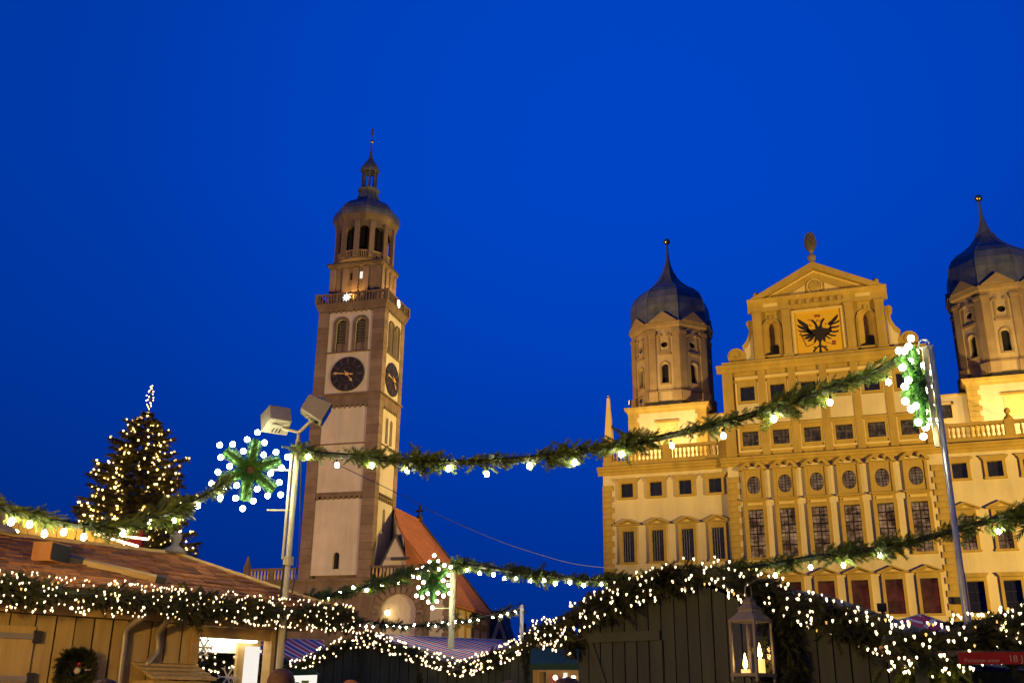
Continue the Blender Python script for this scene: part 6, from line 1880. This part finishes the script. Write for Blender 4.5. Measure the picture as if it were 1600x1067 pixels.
sq = onplane(1378, 949, FA - fnrm * 0.6, fnrm)
spk = thing('loudspeaker', 'small black box loudspeaker poking above the garland at right', 'loudspeaker', sq, math.atan2(fex[1], fex[0]) + 0.3)
MB().box(-0.035, 0.035, -0.03, 0.03, -0.03, 0.035).build('cabinet', M['black'], spk)
MB().box(-0.028, 0.028, -0.034, -0.031, -0.022, 0.027).build('grille', M['cable'], spk)
MB().tube([(0, 0, -0.03), (0, 0, -0.5)], 0.01, 6).build('stand', M['cable'], spk)
# lantern
lc = onplane(1175, 1008, FA + fnrm * 0.34, fnrm)
ltn = thing('lantern', 'cream metal lantern with glass sides and candles on the green gable', 'lantern', lc, math.atan2(-lc[1], -lc[0]) - R(45) + R(9))
S = (1.0 / FPX) * np.linalg.norm(lc - np.array([0, 0, CAMZ])) * 1.02     # metres per photo pixel at the lantern
hw, z0l, z1l = 20.5 * S, -38 * S, 32 * S
for sx_ in (-1, 1):
    for sy_ in (-1, 1):
        MB().box(sx_ * hw - 0.010, sx_ * hw + 0.010, sy_ * hw - 0.010, sy_ * hw + 0.010, z0l - 0.05, z1l).build('corner_post', M['lantern'], ltn)
        MB().ball((sx_ * hw, sy_ * hw, z0l - 0.055), 0.015, 8, 5).build('foot', M['lantern'], ltn, True)
MB().box(-hw - 0.015, hw + 0.015, -hw - 0.015, hw + 0.015, z0l - 0.025, z0l).build('floor', M['lantern'], ltn)
MB().box(-hw - 0.012, hw + 0.012, -hw - 0.012, hw + 0.012, z1l, z1l + 0.018).build('top_rim', M['lantern'], ltn)
def frust(a, b, za, zb): return MB().lathe([(a * 1.414, za), (b * 1.414, zb)], 4, ph=math.pi / 4)
frust(hw + 0.012, hw * 0.60, z1l + 0.018, z1l + 0.078).build('roof', M['lantern'], ltn)
frust(hw * 0.60, hw * 0.55, z1l + 0.078, z1l + 0.109).build('chimney_band', M['lantern'], ltn)
frust(hw * 0.66, hw * 0.34, z1l + 0.109, z1l + 0.140).build('upper_roof', M['lantern'], ltn)
frust(hw * 0.34, hw * 0.30, z1l + 0.140, z1l + 0.164).build('cap_neck', M['lantern'], ltn)
frust(hw * 0.40, 0.004, z1l + 0.164, z1l + 0.199).build('cap', M['lantern'], ltn)
ring = [(0.045 * math.cos(a), 0, z1l + 0.234 + 0.075 * math.sin(a)) for a in [2 * math.pi * k / 16 for k in range(18)]]
MB().tube(ring, 0.007, 5).build('hanging_ring', M['lantern'], ltn)
MB().tube([(0, 0, z1l + 0.289), (0.02, 0.10, z1l + 0.328), (0.05, 0.32, z1l + 0.312)], 0.008, 5).build('hook', M['cable'], ltn)
for k in range(4):
    a = k * math.pi / 2
    MB().quad((-hw, -hw, z0l), (hw, -hw, z0l), (hw, -hw, z1l), (-hw, -hw, z1l)).build('glass_side', M['pane'], ltn, False, None, (0, 0, a))
for (cx_, cy_, h_) in ((-0.055, 0.03, 0.11), (0.05, -0.04, 0.03)):
    cd = MB().lathe([(0.036, z0l), (0.036, z0l + h_), (0.008, z0l + h_ - 0.004)], 14, (cx_, cy_, 0)).build('candle', M['wax'], ltn)
    MB().lathe([(0.004, z0l + h_), (0.018, z0l + h_ + 0.03), (0.013, z0l + h_ + 0.07), (0.001, z0l + h_ + 0.125)], 8, (cx_, cy_, 0)).build('flame', M['flame'], cd, True)

# ---- middle stalls
def mid_plane(px, py, P0, n): return onplane(px, py, P0, n)
A1 = at(570, 995, 17.0); L1 = at(436, 1046, 17.4); R1 = at(722, 1042, 16.6)
m1, m1x, m1W, m1a, m1t = gable_stall('dark green stall with low gable under the striped roof', L1, A1, R1, 2.4, 0.16, drop=0.06)
fairy_garland('fairy light garland over the low gable below the church', [at(px, py, d) for px, py, d in ((425, 1056, 17.2), (470, 1036, 17.1), (520, 1015, 17.0), (570, 997, 16.8), (620, 1012, 16.6), (670, 1028, 16.5), (722, 1045, 16.3))], 200, 0.055, 0.10, 520, far=True, seed=24, scale=1.2)
A2 = at(872, 985, 14.4); L2 = at(722, 1040, 15.4); R2 = at(1000, 1030, 13.6)
m2, _, _, _, _ = gable_stall('grey green stall gable half hidden left of the near gable', L2, A2, R2, 2.0, 0.13, drop=0.06)
fairy_garland('fairy light garland climbing right to the green awning', [at(px, py, d) for px, py, d in ((722, 1044, 15.2), (765, 1030, 14.9), (805, 1012, 14.6), (845, 994, 14.3), (870, 988, 14.1))], 125, 0.055, 0.10, 560, far=True, seed=25, scale=1.15)
# dark vertical garland pieces on those stalls
for i, (px, y0_, y1_, dd, lab) in enumerate(((560, 1010, 1060, 16.7, 'dark fir strand hanging from the apex of the low gable'), (655, 1050, 1090, 16.2, 'dark fir strand at the foot of the low gable'), (822, 1010, 1085, 14.0, 'dark fir strand beside the green awning'))):
    pth = resample([at(px, y0_, dd), at(px + 1, (y0_ + y1_) / 2, dd), at(px, y1_, dd)], 0.1)
    t = thing('fir_strand', lab, 'garland', pth[0], 0, 'plain fir strands on the stalls')
    fir_rope(pth - pth[0], 300, 0.04, 0.10, 'needle_dark', t, seed=60 + i)

# striped tarpaulin roofs behind
def tarp(label, ra, rb, ea, eb, m, name='striped_canopy'):
    ra, rb, ea, eb = map(np.array, (ra, rb, ea, eb))
    ex = rb - ra; L = np.linalg.norm(ex); ex /= L
    dn = ea - ra
    ey = dn - ex * (dn @ ex); W = np.linalg.norm(ey); ey /= W
    ez = np.cross(ex, ey)
    if ez[2] < 0:
        pass
    t = thing(name, label, 'canopy', (ra[0], ra[1], 0), 0, 'striped market canopies')
    mtx = frame(ex, ey, ez)
    b = MB()
    sk = (dn @ ex)
    sk2 = ((eb - rb) @ ex)
    K = 8
    N = 24
    vs, fs_ = [], []
    for j in range(K + 1):
        v = j / K
        for i in range(N + 1):
            u = i / N
            xx = (sk * v) * (1 - u) + (L + sk2 * v) * u
            sag = -0.03 * math.sin(math.pi * v) * (1 + 0.2 * math.sin(u * 9))
            vs.append((xx, W * v, sag * np.sign(ez[2])))
    for j in range(K):
        for i in range(N):
            a0 = j * (N + 1) + i
            fs_.append((a0, a0 + 1, a0 + N + 2, a0 + N + 1))
    b.add(vs, fs_)
    o = b.build('tarpaulin', M[m], t, True, (0, 0, ra[2]), mtx)
    sd_ = o.modifiers.new('thick', 'SOLIDIFY'); sd_.thickness = 0.01
    MB().tube([(0, 0, ra[2]), (*(rb - ra)[:2], rb[2])], 0.02, 6).build('ridge_pole', M['steel'], t)
    for q in (ra, rb):
        MB().tube([(q[0] - ra[0], q[1] - ra[1], 0), (q[0] - ra[0], q[1] - ra[1], q[2])], 0.025, 6).build('support_pole', M['steel'], t)
    return t
tarp('blue white and red striped canopy roof below the church arch', at(573, 990, 22.0), at(785, 1000, 22.6), at(700, 1038, 18.3), at(860, 1038, 18.6), 'stripe_blue')
tarp('dim violet striped canopy beside the left hut corner post', at(300, 992, 20.0), at(505, 1000, 20.5), at(330, 1036, 17.8), at(520, 1036, 18.0), 'stripe_blue')
tarp('red and white striped canopy peak right of the green gable', at(1396, 972, 12.5), at(1440, 960, 12.5), at(1390, 1010, 11.0), at(1450, 1010, 11.0), 'stripe_red')
tarp('red and white striped canopy slope running down behind the right pole', at(1440, 960, 12.45), at(1520, 990, 12.2), at(1450, 1012, 11.0), at(1530, 1015, 11.0), 'stripe_red')

# stall seen through the hut window
A0 = at(345, 1030, 15.5); L0 = at(285, 1046, 15.6); R0 = at(425, 1052, 15.4)
gable_stall('dark green stall seen through the lit hut window', L0, A0, R0, 2.0, 0.15)
fairy_garland('fairy light garland seen through the lit hut window', [at(px, py, 15.2) for px, py in ((285, 1036), (320, 1028), (360, 1028), (400, 1034), (440, 1046))], 70, 0.09, 0.14, 420, far=True, seed=27, scale=1.3)

# booth with the green awning
bo = at(865, 1040, 12.6)
booth = thing('awning_booth', 'small lit booth under a dark green awning', 'stall', (bo[0], bo[1], 0), YAW + R(-4), 'market stalls')
def bl_(px, py, dd): 
    q = at(px, py, dd) - np.array([bo[0], bo[1], 0])
    c_, s_ = math.cos(-(YAW + R(-4))), math.sin(-(YAW + R(-4)))
    return np.array([q[0] * c_ - q[1] * s_, q[0] * s_ + q[1] * c_, q[2]])
tL, tR = bl_(830, 1012, 12.9), bl_(880, 1008, 12.9)
oL, oR = bl_(828, 1036, 12.3), bl_(914, 1036, 12.3)
MB().add([tL, tR + np.array([0.28, 0, -0.02]), oR, oL], [(3, 2, 1, 0)]).build('awning', M['awning_green'], booth).modifiers.new('thick', 'SOLIDIFY').thickness = 0.01
MB().add([oL, oR, oR + np.array([0, 0, -0.07]), oL + np.array([0, 0, -0.07])], [(3, 2, 1, 0)]).build('valance', M['awning_green'], booth).modifiers.new('thick', 'SOLIDIFY').thickness = 0.01
w0, w1 = oL[0] + 0.02, oR[0] - 0.02
MB().box(w0, w1, 0.95, 1.0, 0, 2.0).build('back_wall', M['wood_trim'], booth)
for k in range(4): MB().ball((w0 + 0.25 + 0.11 * k, 0.5, 1.86 - 0.02 * (k % 2)), 0.028, 10, 6).build('hanging_bulb', M['tube'], booth, True)
MB().box(w0 + 0.34, w1 - 0.2, 0.93, 0.945, 1.62, 1.93).build('glow_panel', M['whitelit'], booth)  # glowing panel stands in for the lit booth interior
for xx in (w0, w1 - 0.06):
    MB().box(xx, xx + 0.06, 0.0, 0.06, 0, oL[2] - 0.02).build('post', M['wood_trim'], booth)
MB().box(w0, w1, 0.0, 0.5, 0, 1.2).build('counter', M['wood'], booth)
MB().box(w0 + 0.06, w0 + 0.14, 0.3, 0.36, 1.2, 1.92).build('side_panel', M['wood'], booth)
for k, c_ in enumerate(((0.5, 0.12, 0.10), (0.55, 0.20, 0.10), (0.30, 0.10, 0.12), (0.5, 0.4, 0.25), (0.45, 0.10, 0.08))):
    xk = w0 + 0.18 + k * 0.10
    MB().box(xk, xk + 0.08, 0.8, 0.9, 1.66 + 0.03 * (k % 2), 1.90 - 0.02 * (k % 3)).build('packet', mat('packet_print', c_, 0.5), booth)

# glowing poster booth behind the bald man
gq = at(482, 1056, 13.5)
gbx = thing('poster_booth', 'bright white booth panel with green and red posters', 'booth', (gq[0], gq[1], 0), YAW)
MB().box(-0.28, 0.10, 0, 0.05, 0.8, gq[2] + 0.02).build('lit_panel', M['whitelit'], gbx)
MB().prism([(-0.34, gq[2] + 0.0), (0.14, gq[2] + 0.02), (0.02, gq[2] + 0.09), (-0.26, gq[2] + 0.09)], -0.05, 0.1).build('roof', M['awning_green'], gbx)
for (xa, za, c_) in ((-0.2, -0.1, (0.2, 0.5, 0.08)), (-0.08, -0.08, (0.4, 0.55, 0.08)), (-0.22, -0.2, (0.5, 0.1, 0.08)), (-0.05, -0.2, (0.55, 0.4, 0.1))):
    MB().box(xa, xa + 0.09, -0.012, -0.002, gq[2] + za - 0.05, gq[2] + za + 0.03).build('poster', mat('poster_print', c_, 0.6), gbx)

# ---- right stall with garland and red banner
RA_, RB_ = at(1400, 1010, 7.7), at(1640, 992, 7.5)
rdir = RB_ - RA_; rdir[2] = 0; rdir /= np.linalg.norm(rdir)
rnn = np.array([rdir[1], -rdir[0], 0])
rst = thing('market_stall', 'dark stall at the right edge behind a red banner', 'stall', (RA_[0], RA_[1], 0), math.atan2(rdir[1], rdir[0]), 'market stalls')
MB().box(0.1, 2.6, 0.35, 2.4, 0, 1.80).build('body', M['green_board'], rst)
MB().add([(-0.05, -0.1, 1.92), (2.8, -0.1, 1.92), (2.8, 1.4, 2.15), (-0.05, 1.4, 2.15), (-0.05, -0.1, 1.88), (2.8, -0.1, 1.88), (2.8, 1.4, 2.11), (-0.05, 1.4, 2.11)], [(0, 1, 2, 3), (7, 6, 5, 4), (0, 4, 5, 1), (1, 5, 6, 2), (2, 6, 7, 3), (3, 7, 4, 0)]).build('roof_slope', M['roof_dark'], rst)
for x_ in (0.12, 2.5):
    MB().box(x_, x_ + 0.08, 0.0, 0.08, 0, 1.88).build('post', M['green_trim'], rst)
fairy_garland('wide fir garland of fairy lights along the right edge stall', [at(px, py, 7.6) for px, py in ((1380, 1000), (1420, 1012), (1470, 1008), (1520, 1000), (1570, 995), (1640, 985))], 130, 0.085, 0.13, 700, seed=28, amber=0.08)
fairy_garland('second upper fir strand of fairy lights at the right edge', [at(px, py, 7.9) for px, py in ((1490, 990), (1530, 984), (1570, 976), (1640, 960))], 34, 0.05, 0.12, 420, seed=29, amber=0.05)
c0, c1_ = at(1499, 1037, 7.35), at(1660, 1034, 7.2)
bd = c1_ - c0; bd[2] = 0; bL = np.linalg.norm(bd); bd /= bL
ban = thing('banner', 'red cloth banner with pale lettering at the lower right edge', 'banner', c0, math.atan2(bd[1], bd[0]))
hB = 16.5 / FPX * 7.5 * 1.03
MB().box(0, bL, 0, 0.006, 0, hB).build('cloth', M['banner_red'], ban)
def text(body, x, z, size, parent, m):
    cu = bpy.data.curves.new('lettering', 'FONT')
    cu.body = body
    cu.size = size
    cu.extrude = 0.0005
    cu.materials.append(M[m])
    o = bpy.data.objects.new('tmp', cu)
    col.objects.link(o)
    me = bpy.data.meshes.new_from_object(o.evaluated_get(bpy.context.evaluated_depsgraph_get()))
    bpy.data.objects.remove(o)
    me.name = 'lettering'
    return inst(me, 'lettering', parent, (x, -0.003, z), (R(90), 0, 0))
text('Personen unter', 0.035, 0.013, 0.036, ban, 'banner_text')
text('18 Jahre', 0.315, 0.016, 0.062, ban, 'banner_text')

# ================================================================== PEOPLE (only the tops of heads reach the frame)
def person_mesh():
    J = {'pelvis': (0, 0, 0.95, 0.15), 'waist': (0, 0, 1.10, 0.14), 'chest': (0, 0, 1.32, 0.165), 'neckb': (0, 0.005, 1.48, 0.075), 'neck': (0, 0, 1.56, 0.058), 'jaw': (0, -0.015, 1.62, 0.068), 'head': (0, -0.005, 1.69, 0.086), 'crown': (0, 0.005, 1.745, 0.075)}
    V, E_, Rr = [], [], []
    idx = {}
    def add(n, p, r, to=None):
        idx[n] = len(V); V.append(p); Rr.append(r)
        if to: E_.append((idx[to], idx[n]))
    prev = None
    for n in ('pelvis', 'waist', 'chest', 'neckb', 'neck', 'jaw', 'head', 'crown'):
        x, y, z, r = J[n]; add(n, (x, y, z), r, prev); prev = n
    for s, q in ((-1, 'l'), (1, 'r')):
        add(q + 'sh', (s * 0.185, 0, 1.42), 0.075, 'chest')
        add(q + 'el', (s * 0.25, 0.03, 1.14), 0.055, q + 'sh')
        add(q + 'wr', (s * 0.24, -0.06, 0.90), 0.04, q + 'el')
        add(q + 'pa', (s * 0.235, -0.08, 0.82), 0.036, q + 'wr')
        for k in range(4):
            add(q + 'f%d' % k, (s * (0.215 + 0.017 * k), -0.09, 0.775), 0.010, q + 'pa')
            add(q + 'g%d' % k, (s * (0.212 + 0.017 * k), -0.105 + 0.01 * abs(k - 1), 0.735), 0.008, q + 'f%d' % k)
        add(q + 'th', (s * 0.205, -0.115, 0.80), 0.011, q + 'pa')
        add(q + 'hip', (s * 0.095, 0, 0.90), 0.105, 'pelvis')
        add(q + 'kn', (s * 0.105, -0.01, 0.50), 0.07, q + 'hip')
        add(q + 'an', (s * 0.11, 0.02, 0.10), 0.048, q + 'kn')
        add(q + 'toe', (s * 0.12, -0.14, 0.045), 0.04, q + 'an')
    me = bpy.data.meshes.new('person_body')
    me.from_pydata(V, E_, [])
    o = bpy.data.objects.new('tmp', me)
    col.objects.link(o)
    sk = o.modifiers.new('skin', 'SKIN')
    for i, sv in enumerate(me.skin_vertices[0].data):
        sv.radius = (Rr[i], Rr[i] * (0.8 if V[i][2] > 0.85 and V[i][2] < 1.47 and abs(V[i][0]) < 0.02 else 1.0))
        sv.use_root = (i == 0)
    o.modifiers.new('sub', 'SUBSURF').levels = 2
    dg = bpy.context.evaluated_depsgraph_get()
    res = bpy.data.meshes.new_from_object(o.evaluated_get(dg))
    bpy.data.objects.remove(o)
    return res
base_me = person_mesh()
def person(label, px, py, d, hair, coat_m, seed, hat=None):
    c = at(px, py, d)
    h = c[2]
    k = h / 1.83
    me = base_me.copy()
    me.materials.clear()
    for mm_ in (coat_m, M['trouser'], M['skin'], M['shoe']): me.materials.append(mm_)
    for p in me.polygons:
        x_, y_, z_ = p.center
        p.use_smooth = True
        p.material_index = 2 if (z_ > 1.55 or (z_ < 0.87 and abs(x_) > 0.19)) else (3 if z_ < 0.09 else (1 if z_ < 0.86 else 0))
    rz_ = YAW + R(seed * 37 % 60 - 30) + math.pi
    t = thing('person', label, 'person', (c[0], c[1], 0), rz_, 'people among the stalls')
    t.scale = (k, k, k)
    inst(me, 'body', t)
    # hair shell / cap over the skull
    hb = MB().lathe([(0.098, 1.66), (0.103, 1.70), (0.100, 1.75), (0.083, 1.79), (0.052, 1.82), (0.004, 1.83)], 18, (0, 0.012, 0))
    hb.build('knit_cap' if hat else 'hair', hat or hair, t, True)
    for s in (-1, 1):
        MB().ball((s * 0.088, 0.0, 1.675), 0.022, 8, 6, 1.5).build('ear', M['skin'], t, True)
        MB().ball((s * 0.032, -0.082, 1.69), 0.011, 8, 6).build('eye', M['white_paint'], t, True)
    MB().prism([(-0.014, 1.648), (0.014, 1.648), (0.006, 1.69), (-0.006, 1.69)], -0.115, -0.07).build('nose', M['skin'], t)
    MB().box(-0.024, 0.024, -0.087, -0.07, 1.618, 1.626).build('mouth', M['banner_red'], t)
    return t
person('man with short receding hair below the pole beside the lit hut window', 441, 1043, 7.6, M['hair_brown'], M['coat'], 1)
person('dark haired person passing in front of the green awning booth', 888, 1057, 6.6, M['hair'], M['coat'], 2)
person('dark haired person before the wooden hut wall at far left', 168, 1060, 6.0, M['hair'], M['coat'], 3)
person('person in an orange cap under the low gable', 549, 1061, 10.5, M['hair'], M['coat'], 4, M['knit'])
person('person in a brown cap under the middle stall', 796, 1062, 11.0, M['hair_brown'], M['coat'], 5, M['hair_brown'])

# ================================================================== unseen lamps added out of view to warm the near stalls
def unseen_lamp(loc, power, label, color=(1.0, 0.66, 0.28)):
    t = thing('unseen_lamp', label, 'street lamp', (loc[0], loc[1], 0), 0, 'street lamps round the square')
    MB().tube([(0, 0, 0), (0, 0, loc[2] - 0.25)], 0.06, 10).build('post', M['steel_grey'], t)
    MB().lathe([(0.16, 0), (0.16, 0.15), (0.08, 0.5)], 12).build('foot', M['steel_grey'], t)
    MB().ball((0, 0, loc[2]), 0.2, 14, 8).build('globe', emitter('lit_unseen_lamp_globe', color, 6.0, False), t, True)
    l = bpy.data.lights.new('lamp_light', 'POINT'); l.energy = power; l.color = color; l.shadow_soft_size = 0.22
    o = bpy.data.objects.new('lamp_light', l); col.objects.link(o); o.parent = t; o.location = (0, 0, loc[2] - 0.45)
unseen_lamp((-6.0, 1.4, 3.1), 1900, 'street lamp off to the left before the wooden hut', (1.0, 0.57, 0.11))
unseen_lamp((-1.0, -6.0, 5.2), 500, 'street lamp behind the viewer')
unseen_lamp((8.0, 1.0, 5.2), 420, 'street lamp off to the right of the market')
